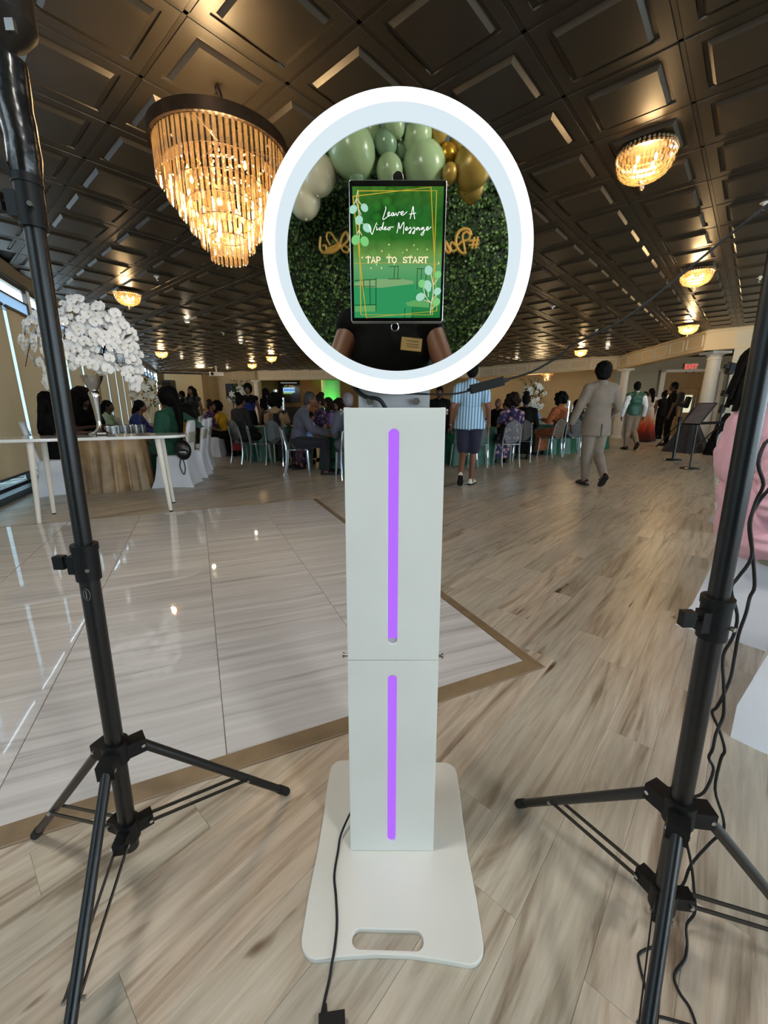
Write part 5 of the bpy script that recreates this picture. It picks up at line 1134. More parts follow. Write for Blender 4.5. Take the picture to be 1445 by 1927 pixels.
SKIN = {'dark': mat('dark_brown_skin', (74, 46, 34), .5, var=.06, scale=12, bump=.03, bscale=150, sss=.05), 'brown': mat('brown_skin', (112, 72, 54), .5, var=.06, scale=12, bump=.03, bscale=150, sss=.05), 'mid': mat('warm_brown_skin', (132, 88, 66), .5, var=.06, scale=12, bump=.03, bscale=150, sss=.05)}
HM = {'black': mat('black_hair', (9, 8, 8), .7, var=.4, scale=40, bump=.5, bscale=90, spec=.12), 'brown': mat('dark_brown_hair', (30, 20, 15), .7, var=.4, scale=40, bump=.5, bscale=90, spec=.15), 'grey': mat('silver_grey_hair', (120, 118, 128), .6, var=.25, scale=40, bump=.5, bscale=90), 'saltpepper': mat('grey_black_hair', (52, 50, 48), .6, var=.5, scale=60, bump=.4, bscale=120)}
M['stripe'] = stripe_mat(); M['ombre'] = ombre_mat()
M['eye'] = mat('dark_eye', (16, 12, 10), .2)
def shoes(t, s, m, sole, only=None, sc=1.0):
    for k in 'LR':
        f = s['ft'+k].normalized(); a = s['an'+k]; y = f; x = V3((y.y, -y.x, 0)).normalized(); z = x.cross(y)
        Mx = Matrix(((x.x, y.x, z.x, 0), (x.y, y.y, z.y, 0), (x.z, y.z, z.z, 0), (0, 0, 0, 1)))
        c = a-z*.066+y*.005
        o = obj('shoe', SHOE, m, t); o.matrix_local = Matrix.Translation(c) @ Mx
        o2 = obj('sole', SOLE, sole, o)
def person(label, loc, rz, pose, sex, skin, hair, top=None, bottom=None, shoe=None, scale=1.0, group=None, vox=.016, extra=None, face=False, hs=1.0):
    """top / bottom are (garment kind, material); hair is (style, colour) or None"""
    t = thing('person', label, 'person', (loc[0], loc[1], loc[2] if len(loc) > 2 else 0), rz, group, scale); s = skel(pose)
    kb = (pose, sex, vox)
    if kb not in BODY: BODY[kb] = body_mesh(pose, sex, vox)
    obj('body', BODY[kb], SKIN[skin], t)
    if hair:
        hm = locs_mesh() if hair[0] == 'locs' else hair_mesh(hair[0]); o = obj('hair', hm, HM[hair[1]], t); o.location = s['hed']; o.scale = (hs,)*3
    for nm, gmt in (('top', top), ('bottom', bottom)):
        if gmt: 
            kind = gmt[0]; o = obj({'topless': 'bodice', 'tee': 'shirt', 'tucked': 'shirt', 'poloshort': 'shirt', 'longdress': 'dress'}.get(kind, kind), garment(pose, sex, kind, vox), gmt[1], t)
    shoes(t, s, shoe or M['black_plastic'], M['rubber'])
    if face:
        for x in (-1, 1):
            e = MB(); e.ell(s['hed']+V3((.031*x, .078, .008)), (.012, .008, .007), 8, 6); e.build('eye', M['eye'], t)
    if extra: extra(t, s)
    return t
cm = cloth_mat
navy = cm('navy_cloth', (18, 24, 48)); black = cm('black_cloth', (11, 11, 12), sheen=0, spec=.15); suit = cm('grey_tan_suiting', (124, 112, 100), bump=.15); greyshirt = cm('grey_blue_shirting', (78, 80, 98)); darknavy = cm('dark_navy_trousers', (14, 16, 28))
whitec = cm('white_shirting', (222, 226, 232)); dgreen = cm('bottle_green_cloth', (12, 72, 52)); emer = cm('emerald_satin', (10, 74, 54), rough=.45); khaki = cm('tan_trouser_cloth', (140, 122, 104)); blue = cm('royal_blue_cloth', (24, 44, 120)); mint = cm('mint_cloth', (160, 196, 176)); tanc = cm('tan_lace', (158, 128, 92), scale=40, var=.3)
yellow = cm('mustard_yellow_cloth', (196, 150, 16)); lblue = cm('light_blue_cloth', (142, 172, 226)); greyd = cm('grey_blue_dress_cloth', (72, 78, 92)); rust = cm('rust_gold_cloth', (150, 78, 34), scale=20, var=.5); bluesuit = cm('blue_suit_cloth', (40, 62, 120)); dkgreen = cm('dark_forest_cloth', (16, 30, 24)); pink = cm('pink_shirt_cloth', (236, 186, 204), var=.06, bump=.3, bscale=14, rough=.75); olive = cm('pale_khaki_cloth', (148, 152, 132), var=.1, bump=.3, bscale=18)
flA = floral_mat('purple_floral', [(196, 176, 206), (120, 80, 150), (46, 30, 62), (20, 18, 30)], 18); flB = floral_mat('navy_pink_floral', [(226, 190, 190), (196, 150, 156), (48, 44, 92), (30, 30, 66)], 11); flC = floral_mat('black_white_floral', [(190, 190, 190), (60, 60, 62), (16, 16, 18)], 20); shawl = floral_mat('black_sheer_pattern', [(60, 62, 60), (14, 16, 15), (8, 8, 9)], 26)
M['loafer'] = mat('cream_leather', (222, 216, 200), .5, var=.05); M['oxblood'] = mat('oxblood_leather', (58, 24, 22), .25, coat=.3); M['tanshoe'] = mat('brown_suede', (110, 66, 46), .8); M['blackleather'] = mat('black_leather', (14, 13, 13), .35)
def feet_at(px, py): p = at_z(px, py); return (p.x, p.y)
R = math.radians
# --- standing and walking
def tailor(t, s):
    c = MB(); n = s['nek']; c.rings([[(.072*k*math.cos(a), .078*k*math.sin(a)-.012, z-.02*math.sin(a)) for a in [2*PI*i/24 for i in range(24)]] for z, k in ((n.z-.035, 1.18), (n.z+.03, .98), (n.z+.034, .9), (n.z-.02, .9))], caps=False); c.build('collar', suit, t)
    v = MB(); v.box((.012, -.158, .83), (.006, .012, .17)); v.build('back_vent', black, t, 0)
def watch(t, s):
    m = MB(); w = s['wrL']; d = (s['wrL']-s['elL']).normalized(); m.cyl(w-d*.012, w+d*.008, .036, n=16); m.build('wrist_watch', M['silver'], t)
person('man seen from behind in blue striped short sleeve shirt and navy shorts', feet_at(878, 912), R(-14), 'walk', 'm', 'brown', ('short', 'black'), ('poloshort', M['stripe']), ('shorts', navy), M['loafer'], 1.03, vox=.0115, extra=watch)
person('man seen from behind in grey tan suit, walking with dark red shoes', feet_at(1108, 913), R(-4), 'walksuit', 'm', 'dark', ('afro', 'black'), ('jacket', suit), ('trousers', suit), M['oxblood'], 1.02, vox=.0125, extra=tailor)
def tailor_(t, s): pass
def waist(t, s):
    o = obj('vest', garment('walkm', 'm', 'vest', .014), emer, t); o.scale = (1.04, 1.06, 1.0)
    c = MB(); c.lathe([(.064, -.02), (.07, -.02), (.066, .03), (.06, .03)], 20, tuple(s['nek']+V3((0, -.01, .01))), caps=False); c.build('collar', whitec, t)
person('man seen from behind in green satin vest and white shirt, tan trousers', feet_at(1182, 846), R(-8), 'walkm', 'm', 'dark', ('short', 'black'), ('tucked', whitec), ('trousers', khaki), M['blackleather'], 1.08, vox=.014, extra=waist)
person('woman seen from behind in white to red ombre floor length gown', (at_y(1218, 790, 15.0).x, 15.0), R(5), 'stand', 'f', 'brown', ('tails', 'black'), None, ('dress', M['ombre']), None, 1.06, vox=.016)
person('woman with dark hair standing left of the ombre gown', (at_y(1205, 800, 16.6).x, 16.6), R(-30), 'stand', 'f', 'dark', ('bob', 'black'), None, ('dress', cm('rose_dress', (120, 70, 70))), None, 1.02)
person('tall man all in black standing right of the ombre gown', (at_y(1259, 790, 13.3).x, 13.3), R(60), 'stand', 'm', 'dark', ('short', 'black'), ('tee', black), ('trousers', black), M['blackleather'], 1.12, vox=.016)
def phone(t, s):
    m = MB(); m.box((s['wrL']+s['wrR'])/2+V3((0, .06, .08)), (.16, .012, .08)); m.build('phone', M['black_plastic'], t, 0)
person('person in dark clothes holding up a phone behind the ombre gown', (at_y(1241, 800, 16.3).x, 16.3), R(20), 'cam', 'f', 'dark', ('bun', 'black'), ('tee', black), ('trousers', black), None, 1.03, extra=phone)
person('man in a blue suit standing beside the left stage speaker', (at_y(331, 780, 14).x, 14), R(150), 'stand', 'm', 'dark', ('short', 'black'), ('jacket', bluesuit), ('trousers', bluesuit), None, 1.03)
person('person in black standing between the blue suit and the strapless dress', (at_y(347, 780, 14.6).x, 14.6), R(100), 'stand', 'm', 'dark', ('short', 'black'), ('jacket', black), ('trousers', black), None, 1.0)
person('woman standing in a dark green strapless dress with long hair', (at_y(365, 780, 11.6).x, 11.6), R(170), 'stand', 'f', 'brown', ('long', 'black'), ('topless', dkgreen), ('dress', dkgreen), None, 1.0, face=True)
person('woman standing in a royal blue wide neck top near the slim column', (at_y(470, 780, 10.7).x, 10.7), R(185), 'stand', 'f', 'brown', ('afro', 'black'), ('topless', blue), ('dress', black), None, 1.0, face=True)
person('woman with very long black hair standing before the tan alcove wall', (at_y(502, 780, 11.7).x, 11.7), R(70), 'stand', 'f', 'dark', ('long', 'black'), ('tee', black), ('dress', black), None, .97)
person('man in dark suit standing just right of the kiosk column', (at_y(826, 780, 8.4).x, 8.4), R(160), 'stand', 'm', 'dark', ('short', 'black'), ('jacket', black), ('trousers', black), None, .9)
# --- photographer, seen only in the mirror
ph = person('person in a black shirt with a name badge, reflected in the mirror', (.03, -.46, 0), 0, 'photo', 'm', 'mid', ('short', 'black'), ('vest', black), ('trousers', black), M['blackleather'], 1.09, vox=.012)
bd = vm(774, 648, -.3)-V3((.03, -.46, 0)); m = MB(); m.box(bd/1.09+V3((0, .0, 0)), (.085, .004, .05), Matrix.Rotation(.1, 3, 'Y')); m.build('name_badge', mat('tan_paper_badge', (214, 178, 116), .7), ph, 0)
m = MB()
for z in (.012, .0, -.01): m.box(bd/1.09+V3((.005, .0025, z)), (.05, .001, .003), Matrix.Rotation(.1, 3, 'Y'))
m.build('badge_print', M['logo'], ph, 0)
ph2 = thing('phone', 'black phone held by the reflected photographer', 'phone', (0.0, -.05, 1.15)); m = MB(); m.box((0, -.006, .0), (.075, .009, .155)); m.build('case', M['black_plastic'], ph2, 0)
# ================================================================= CHAIRS AND TABLES
def ghost_chair():
    t = thing('ghost_chair', '', 'chair'); m = MB()
    me = plate([rrect(.42, .42, .07, 5)], .022, .004); me.transform(Matrix.Translation((0, 0, .445))); obj('seat', me, M['acrylic'], t)
    me = plate([[(.185*math.cos(a), .235*math.sin(a)) for a in [2*PI*i/32 for i in range(32)]]], .014, .003); me.transform(Matrix.Rotation(PI/2+.16, 4, 'X')); me.transform(Matrix.Translation((0, -.225, .7))); obj('backrest', me, M['acrylic'], t)
    for x in (-1, 1):
        m = MB(); m.tube([(.17*x, .17, .445), (.18*x, .185, .2), (.19*x, .2, 0)], [.022, .019, .014], 8); m.build('leg', M['acrylic_leg'], t)
        m = MB(); m.tube(spline([(.165*x, -.25, .8), (.175*x, -.21, .6), (.18*x, -.19, .445), (.185*x, -.2, .22), (.19*x, -.25, 0)], 3), .017, 8); m.build('leg', M['acrylic_leg'], t)
    return t
M['acrylic_leg'] = see_through('thick_clear_acrylic', (186, 202, 212), .55, .55, .08, (215, 228, 236))
M['sequin'] = mat('silver_sequins', (226, 220, 210), .3, metal=.45, var=.4, scale=120, bump=.9, bscale=160)
def cover_ring(z, w, d, pull, n=40, cy=0.0):
    r = []
    for i in range(n):
        a = 2*PI*i/n; c, s = math.cos(a), math.sin(a); k = 1/max(abs(c), abs(s)); k2 = 1/((abs(c)**6+abs(s)**6)**(1/6)); kk = k2+(k-k2)*max(0, pull)
        cor = abs(math.sin(2*a))**8; f = 1+.14*pull*cor-.05*pull*(1-cor)
        r.append((c*kk*w/2*f, cy+s*kk*d/2*f, z))
    return r
def covered_chair_mesh(q=1.0):
    m = MB(); m.rings([cover_ring(0, .5, .52, q), cover_ring(.12, .455 if q == 1 else .49, .475 if q == 1 else .51, .7*q+.3*(q < 1)), cover_ring(.3, .43 if q == 1 else .47, .45 if q == 1 else .49, .35), cover_ring(.44, .425, .445, .1), cover_ring(.465, .41, .43, 0), cover_ring(.475, .36, .38, 0)])
    b = MB(); rs = []
    for z, w, y in ((.45, .41, -.2), (.6, .4, -.225), (.75, .4, -.25), (.88, .385, -.27), (.94, .34, -.28), (.972, .25, -.285), (.985, .12, -.287)):
        rs.append([(w/2*math.copysign(abs(math.cos(a))**.5, math.cos(a)), y+.035*math.copysign(abs(math.sin(a))**.7, math.sin(a)), z) for a in [2*PI*i/28 for i in range(28)]])
    b.rings(rs)
    s = MB(); rs = []
    for z, w, y in ((.655, .405, -.233), (.68, .406, -.237), (.80, .404, -.257), (.815, .4, -.259)):
        rs.append([(w/2*math.copysign(abs(math.cos(a))**.5, math.cos(a))*1.02, y+.04*math.copysign(abs(math.sin(a))**.7, math.sin(a)), z) for a in [2*PI*i/28 for i in range(28)]])
    s.rings(rs, caps=False)
    return m.mesh('seat_cover', 50), b.mesh('back_cover', 50), s.mesh('sequin_band', 50)
CCM = covered_chair_mesh()
CC2 = covered_chair_mesh(.6)
def covered_chair(lb, loc, rz, sc=1.0, CCM=CCM):
    t = thing('covered_chair', lb, 'chair', (loc[0], loc[1], 0), rz, 'white covered chairs', sc); obj('seat_cover', CCM[0], M['white_cloth'], t); obj('back_cover', CCM[1], M['white_cloth'], t); obj('sequin_band', CCM[2], M['sequin'], t); return t
gp_ = None
def gchair(lb, x, y, rz):
    global gp_
    if gp_ is None: gp_ = ghost_chair(); o = gp_
    else: o = copy_tree(gp_)
    o.location = (x, y, 0); o.rotation_euler = (0, 0, rz); o['label'] = lb; o['group'] = 'clear acrylic ghost chairs'; return o
def round_table(lb, x, y, r, h, mt, seed=0):
    t = thing('round_table', lb, 'table', (x, y, 0)); rn = random.Random(seed); ph_ = rn.uniform(0, 6); m = MB(); n = 96; rs = []
    for z, k, f in ((.0, 1.05, .07), (.15, 1.03, .06), (h-.25, 1.01, .035), (h-.05, 1.005, .01), (h, .995, 0), (h+.004, .95, 0), (h+.004, .4, 0)):
        rs.append([(r*k*math.cos(a)*(1+f*math.sin(13*a+ph_+math.sin(3*a))), r*k*math.sin(a)*(1+f*math.sin(13*a+ph_+math.sin(3*a))), z) for a in [2*PI*i/n for i in range(n)]])
    m.rings(rs); m.build('tablecloth', mt, t, 60); return t
# green tables
round_table('round table in crinkled emerald cloth left of the kiosk column', -.55, 8.2, .7, .76, M['emerald'], 1)
round_table('round emerald table beyond the tan lace dress, far left', -2.65, 9.85, .65, .76, M['emerald'], 2)
round_table('round emerald table behind the man in striped shirt', 1.75, 9.3, .75, .76, M['emerald'], 3)
round_table('emerald table left of the suited man under the lilies', 4.35, 11.6, .9, .76, M['emerald'], 4)
round_table('small emerald table right of the lilies, partly behind the suit', 5.9, 12.6, .8, .76, M['emerald'], 5)
# table in gold satin on the left
TC = (-4.1, 6.35); trz = math.atan2(WD.y, WD.x)-PI/2
tc = thing('dining_table', 'table in crumpled champagne satin reaching the floor, left', 'table', (TC[0], TC[1], 0), trz)
m = MB(); n = 160; rs = []; per = []
for i in range(n):
    a = 2*PI*i/n; c, s = math.cos(a), math.sin(a); k = 1/((abs(c)**5+abs(s)**5)**(1/5)); per.append((c*k*.43, s*k*.66, 0))
for z, k, f in ((.0, 1.06, .035), (.2, 1.035, .028), (.5, 1.01, .014), (.73, 1.0, .004), (.765, .985, 0), (.77, .9, 0)):
    rs.append([(x*k+f*math.sin(i*.9+math.sin(i*.23)*2)*.7+.4*f*math.sin(i*2.3), y*k+f*math.sin(i*.8+1), z) for i, (x, y, _) in enumerate(per)])
m.rings(rs); m.build('tablecloth', M['gold_cloth'], tc, 60)
lt = Matrix.Translation((TC[0], TC[1], 0)) @ Matrix.Rotation(trz, 4, 'Z')
def ltp(x, y, z=0): return lt @ V3((x, y, z))
def wpx(px, Y): p = at_y(px, 780, Y); return V3((p.x, Y, 0))
covered_chair('white covered chair with a woman in black, left behind the stand', wpx(90, 5.72), R(-50)); covered_chair('white covered chair of the woman with big round hair, left', wpx(160, 7.3), R(-110))
covered_chair('white covered chair of the woman in the green dress', wpx(320, 6.3), R(100)); covered_chair('second white covered chair behind the black backpack', wpx(350, 7.15), R(104)); covered_chair('third white covered chair, farthest in the row by the gold table', wpx(364, 8.1), R(106))
covered_chair('white covered chair under the mint dressed woman', wpx(203, 8.1), R(-75)); covered_chair('white covered chair under the blue dressed woman', wpx(245, 9.0), R(-75))
def seated(label, loc, rz, pose, sex, skin, hair, top, bottom, scale=1.0, **k): return person(label, loc, rz, pose, sex, skin, hair, top, bottom, None, scale, None, .016, **k)
seated('woman in black with long black hair, partly behind the left stand', wpx(96, 5.75), R(-50), 'sittable', 'f', 'dark', ('long', 'black'), ('tee', black), ('dress', black), 1.03)
seated('woman with big round black hair and black top, head bowed behind the vase', wpx(163, 7.2), R(-110), 'sittable', 'f', 'dark', ('bob', 'black'), ('tee', black), ('dress', black), 1.08, hs=1.35)
seated('woman in mint green dress in profile behind the silver vase', wpx(206, 8.1), R(-80), 'sittable', 'f', 'dark', ('tails', 'black'), ('tee', mint), ('dress', mint), .98)
seated('woman in royal blue dress in profile left of the lilies', wpx(248, 9.0), R(-78), 'sitlean', 'f', 'brown', ('pony', 'black'), ('shirt', blue), ('dress', blue))
seated('woman in emerald long sleeve dress with black ponytail, back turned', wpx(316, 6.3), R(70), 'sitside', 'f', 'dark', ('pony', 'black'), ('shirt', dgreen), ('dress', dgreen), 1.06, hs=1.22)
seated('woman in mustard dress seated beyond the green dress', wpx(347, 7.15), R(110), 'sittable', 'f', 'dark', ('bob', 'black'), ('tee', yellow), ('dress', yellow), .92)
# left emerald tables: people and ghost chairs
def sit_at(px, Y): p = at_y(px, 780, Y); return (p.x, p.y)
x, y = sit_at(557, 7.35); gchair('clear ghost chair of the man in the grey shirt', x, y, R(-82)); 
def reach(t, s): pass
seated('man in grey blue shirt and navy trousers seated in profile', (x+.03, y), R(-84), 'sitlean', 'm', 'brown', ('short', 'saltpepper'), ('shirt', greyshirt), ('trousers', darknavy), 1.1, face=True)
x, y = sit_at(585, 7.45); person('small child in light blue shirt on the lap of the grey shirted man', (x, y, .22), R(-60), 'sit', 'm', 'mid', ('short', 'black'), ('tee', lblue), ('shorts', lblue), M['silver'], .66)
x, y = sit_at(600, 8.3); gchair('clear ghost chair behind the child, under the floral dress', x, y, R(95)); seated('woman in purple black floral dress facing the grey shirted man', (x, y), R(120), 'sit', 'f', 'brown', ('bun', 'brown'), ('tee', flA), ('dress', flA), 1.06, face=True)
x, y = sit_at(617, 9.1); seated('woman with long dark hair in a lilac top next to floral dress', (x, y), R(115), 'sittable', 'f', 'brown', ('long', 'brown'), ('tee', cm('lilac_cloth', (120, 96, 150))), ('dress', black), 1.04, face=True)
x, y = sit_at(636, 9.7); seated('woman with golden brown hair beside the green lit column', (x, y), R(140), 'sittable', 'f', 'mid', ('curly', 'brown'), ('tee', cm('brown_cloth', (80, 54, 36))), ('dress', black), 1.0, face=True)
x, y = sit_at(655, 6.95); gchair('clear ghost chair beside the kiosk column, holding the grey haired lady', x, y, R(20)); seated('grey haired lady in slate dress from behind, half behind the kiosk', (x, y), R(15), 'sit', 'f', 'brown', ('short', 'grey'), ('shirt', greyd), ('dress', greyd), 1.05)
x, y = sit_at(520, 8.7); gchair('clear ghost chair under the tan lace dress', x, y, R(-10)); seated('woman in tan lace top with big black hair, back turned', (x, y), R(-8), 'sittable', 'f', 'dark', ('curly', 'black'), ('tee', tanc), ('dress', cm('charcoal_skirt', (30, 30, 36))), 1.06)
x, y = sit_at(486, 8.6); gchair('empty looking clear ghost chair left of the tan lace dress', x, y, R(-75))
x, y = sit_at(455, 9.0); gchair('clear ghost chair under the black sheer shawl', x, y, R(-35)); seated('woman in a black sheer patterned shawl with black bun, from behind', (x, y), R(-30), 'sit', 'f', 'brown', ('bun', 'black'), ('longdress', shawl), None, 1.08)
bgm = MB(); p = at_y(446, 826, 9.1); rb_ = thing('red_handbag', 'small red handbag hanging by the black shawl chair', 'bag', (p.x, p.y, .34)); m = MB(); m.box((0, 0, .0), (.22, .08, .16), taper=.8); m.build('pouch', cm('red_leather', (120, 16, 22)), rb_, 0); m = MB(); m.tube(spline([(-.08, 0, .07), (0, 0, .2), (.08, 0, .07)], 6), .008, 6); m.build('strap', black, rb_)
x, y = sit_at(422, 10.6); gchair('clear ghost chair under the mustard yellow top', x, y, R(80)); seated('person in a mustard yellow top leaning over, head down', (x, y), R(85), 'sitlean', 'f', 'dark', ('curly', 'black'), ('tee', yellow), ('trousers', black), 1.0)
x, y = sit_at(400, 10.4); seated('woman in purple floral blouse in profile left of the yellow top', (x, y), R(-100), 'sit', 'f', 'brown', ('bun', 'brown'), ('tee', flA), ('trousers', black), 1.0); covered_chair('white covered chair under the purple floral blouse', (x, y), R(-100))
# right group
for px, Y, rz, lb in ((876, 8.3, 20, 'clear ghost chair behind the legs in navy shorts'), (903, 8.4, -10, 'empty clear ghost chair right of navy shorts'), (958, 8.5, 8, 'clear ghost chair holding the floral back'), (1040, 10.2, 30, 'clear ghost chair under the rust gold dress'), (1082, 10.4, -20, 'clear ghost chair left of the suited man')):
    x, y = sit_at(px, Y); gchair(lb, x, y, R(rz))
x, y = sit_at(962, 8.55); seated('woman in navy and pink floral dress with dark hair, back turned', (x, y), R(5), 'sittable', 'f', 'brown', ('curly', 'brown'), ('tee', flB), ('dress', flB), 1.06)
x, y = sit_at(936, 10.3); seated('bald man in black suit facing left at the emerald table', (x, y), R(150), 'sittable', 'm', 'brown', None, ('jacket', black), ('trousers', black), 1.05, face=True)
x, y = sit_at(951, 11.2); seated('person with short hair between bald man and floral back', (x, y), R(170), 'sittable', 'm', 'brown', ('short', 'black'), ('jacket', black), ('trousers', black), 1.0, face=True)
x, y = sit_at(988, 9.3); seated('woman in long black gown with bun, right of the floral back', (x, y), R(-20), 'sit', 'f', 'dark', ('bun', 'black'), ('longdress', black), None, 1.1); gchair('clear ghost chair under the long black gown', x, y, R(-20))
x, y = sit_at(1004, 13.0); seated('man in pale blue shirt beside the lilies', (x, y), R(-60), 'sittable', 'm', 'dark', ('short', 'black'), ('shirt', lblue), ('trousers', black), 1.0)
x, y = sit_at(1050, 10.2); seated('woman in rust and gold dress with large curly black hair', (x, y), R(30), 'sittable', 'f', 'brown', ('curly', 'black'), ('shirt', rust), ('dress', rust), 1.12)
x, y = sit_at(1084, 10.6); seated('woman in black and white floral dress beside the suited man', (x, y), R(30), 'sit', 'f', 'brown', ('bob', 'black'), ('tee', flC), ('dress', flC), 1.02)
# --- foreground right: man in pink on a covered chair
ca = (2.0, 2.06)
covered_chair('white covered chair of the man in pink, foreground right', (2.03, 1.96), R(-142), 1.05)
covered_chair('nearest white covered chair, cut by the right picture edge', (1.66, 1.17), R(38), 1.1, CC2)
covered_chair('white covered chair behind the man in pink, only its hem shows', (3.62, 3.78), R(-112), 1.05)
def pinkman():
    pose = 'sitpink'; s = skel('sit'); sx = 'xl'
    for q in ('wai', 'che', 'nek', 'hed', 'shL', 'shR'): s[q] = s[q]+V3((0, (s[q].z-.55)*-.08, 0))
    s['elR'] = V3((.255, -.06, .71)); s['wrR'] = V3((.2, .28, .66)); s['elL'] = V3((-.28, .08, .74)); s['wrL'] = V3((-.15, .32, .66))
    t = thing('person', 'man in a pink shirt with rolled sleeves seated at the right edge', 'person', (1.83, 1.84, .0), R(-120), None, 1.1)
    b = MB(); torso(b, s, -.01, sx); h = s['hed']
    for k, sd in (('L', -1), ('R', 1)):
        arm(b, s, k, .002, 2, sx); hand_prims(b, s['wr'+k], V3((-.3*sd, 1, -.1)), -sd); leg(b, s, k, 0, 2, sx); b.cap(s['an'+k]+V3((0, -.02, -.035)), s['an'+k]+V3((0, .13, -.045)), .036, .026, 10)
    b.cap(s['nek']+V3((0, 0, -.04)), h+V3((0, -.02, -.06)), .066, .058, 14); b.ell(h+V3((0, -.008, .018)), (.08, .098, .104), 20, 14); b.ell(h+V3((0, .024, -.045)), (.062, .066, .066), 14, 10); b.cap(h+V3((0, .09, .01)), h+V3((0, .108, -.028)), .008, .017, 10); b.ell(h+V3((0, .09, -.057)), (.026, .013, .01), 10, 6)
    for x in (-1, 1): b.ell(h+V3((.08*x, -.005, -.01)), (.011, .021, .032), 8, 6)
    obj('body', remesh(b, .0085, 3, 'body'), SKIN['dark'], t)
    g = MB(); torso(g, s, .02, sx)
    for k in 'LR':
        a, e, w = s['sh'+k], s['el'+k], s['wr'+k]; g.cap(a, e, .088, .078, 14); g.cap(e, e+(w-e)*.28, .078, .07, 14); q = e+(w-e)*.2; d = (w-e).normalized(); g.cyl(q, q+d*.05, .078, .076, 16)
    g.ell(s['pel']+V3((0, -.01, .02)), (.22, .17, .13), 16, 10)
    me = remesh(g, .009, 5, 'shirt', (.012, 9)); ns = [v.normal.copy() for v in me.vertices]
    for v, nn in zip(me.vertices, ns):
        w = abs(v.co.x) > .2 and v.co.z < .95
        v.co += nn*(.006 if w else .003)*math.sin(v.co.z*(120 if w else 46)+6*noise.noise(v.co*9))
    obj('shirt', me, pink, t)
    c = MB(); n = s['nek']; c.rings([[(.085*math.cos(a)*k, .09*math.sin(a)*k-.01, z+.02*math.sin(a)*-1) for a in [2*PI*i/28 for i in range(28)]] for z, k in ((n.z-.02, 1.0), (n.z+.045, .86), (n.z+.05, .9), (n.z-.03, 1.22))], caps=False); c.build('collar', pink, t)
    g = MB(); g.ell(s['pel'], (.21, .16, .12), 16, 10)
    for k in 'LR': leg(g, s, k, .03, 1.95, sx); g.ell(s['hi'+k], .125, 12, 8)
    obj('trousers', remesh(g, .011, 4, 'trousers', (.008, 10)), olive, t)
    o = obj('hair', locs_mesh(), HM['black'], t); o.location = h; o.scale = (.96,)*3
    shoes(t, s, M['blackleather'], M['rubber'])
pinkman()
# ================================================================= HIGH WHITE TABLE WITH ORCHIDS
legs = [at_z(322, 962), at_z(327, 946), at_z(75, 987), at_z(102, 967)]
cen = sum(legs, V3((0, 0, 0)))/4; axx = ((legs[0]+legs[1])-(legs[2]+legs[3])).normalized(); axy = V3((-axx.y, axx.x, 0)); rzt = math.atan2(axx.y, axx.x)
TH = .865
ht = thing('console_table', 'high white table with rounded top and tapered round legs', 'table', (cen.x, cen.y, 0), rzt)
M['gloss_white'] = mat('glossy_white_top', (222, 226, 228), .12, var=.02, coat=.4)
def tl_(p): d = p-cen; return V3((d.dot(axx), d.dot(axy), 0))
me = plate([rrect(1.95, .62, .26, 12, -.12, .05)], .032, .006); me.transform(Matrix.Translation((0, 0, TH-.032))); obj('table_top', me, M['gloss_white'], ht)
for l in legs:
    q = tl_(l); m = MB(); tp = V3((q.x*.93, q.y*.8+.02, TH-.035)); m.cyl((q.x, q.y, .012), tp, .0195, .031, 20); lg = m.build('leg', M['white_paint'], ht); m = MB(); m.cyl((q.x, q.y, 0), (q.x, q.y, .012), .02, n=16); m.build('foot_cap', M['black_plastic'], lg)
def ont(px, py, z=TH): p = at_z(px, py, z); return p
vp = ont(190, 817); vz = thing('trumpet_vase', 'tall polished silver trumpet vase on the high white table', 'vase', tuple(vp))
m = MB(); vh = .62
m.lathe([(.0, 0), (.105, 0), (.11, .01), (.1, .018), (.06, .035), (.035, .07), (.026, .12), (.028, .16), (.036, .28), (.05, .4), (.06, .455), (.05, .475), (.04, .485), (.043, .5), (.06, .53), (.09, .58), (.115, .65), (.108, .65), (.05, .54), (.0, .52)], 36); m.build('body', M['silver'], vz, 60)
m = MB(); m.lathe([(.105, .0), (.118, .002), (.118, .016), (.105, .02)], 36); m.build('clear_foot', M['glass'], vz)
def orchid_mesh():
    m = MB()
    def petal(a, ln, w, lift, bend):
        R_ = Matrix.Rotation(a, 3, 'Z'); rows = []
        for t, f in ((.08, .25), (.3, .75), (.55, 1.0), (.8, .85), (1.0, .3)):
            z = lift*t-bend*t*t; rows.append([R_ @ V3((-w*f, ln*t, z-.12*w)), R_ @ V3((0, ln*t*1.04, z+.02*ln)), R_ @ V3((w*f, ln*t, z-.12*w))])
        n0 = 0; vs = [p for r in rows for p in r]; fs = []
        for i in range(4):
            for j in range(2): fs.append((i*3+j, i*3+j+1, (i+1)*3+j+1, (i+1)*3+j))
        m.add(vs, fs)
    for a, ln, w in ((PI/2, .046, .036), (-PI/2, .046, .036)): petal(a, ln, w, .3*ln, .25*ln)
    for a in (0, 2.25, -2.25): petal(a, .045, .02, .1*.045, .01)
    return m.mesh('orchid_bloom', 180)
M['heart2'] = mat('pale_orchid_heart', (196, 176, 128), .5)
OM = orchid_mesh(); hm_ = MB(); hm_.ell((0, -.004, .004), (.005, .008, .006), 8, 6); HM_ = hm_.mesh('heart', 60)
oc = at_y(150, 660, vp.y); oa = thing('orchid_arrangement', 'huge cascade of white orchids filling the silver vase', 'flowers', tuple(vp))
rn = random.Random(21); base_ = vp+V3((0, 0, .62))
def offs(px, py, dy=0): return at_y(px, py, vp.y+dy)-vp
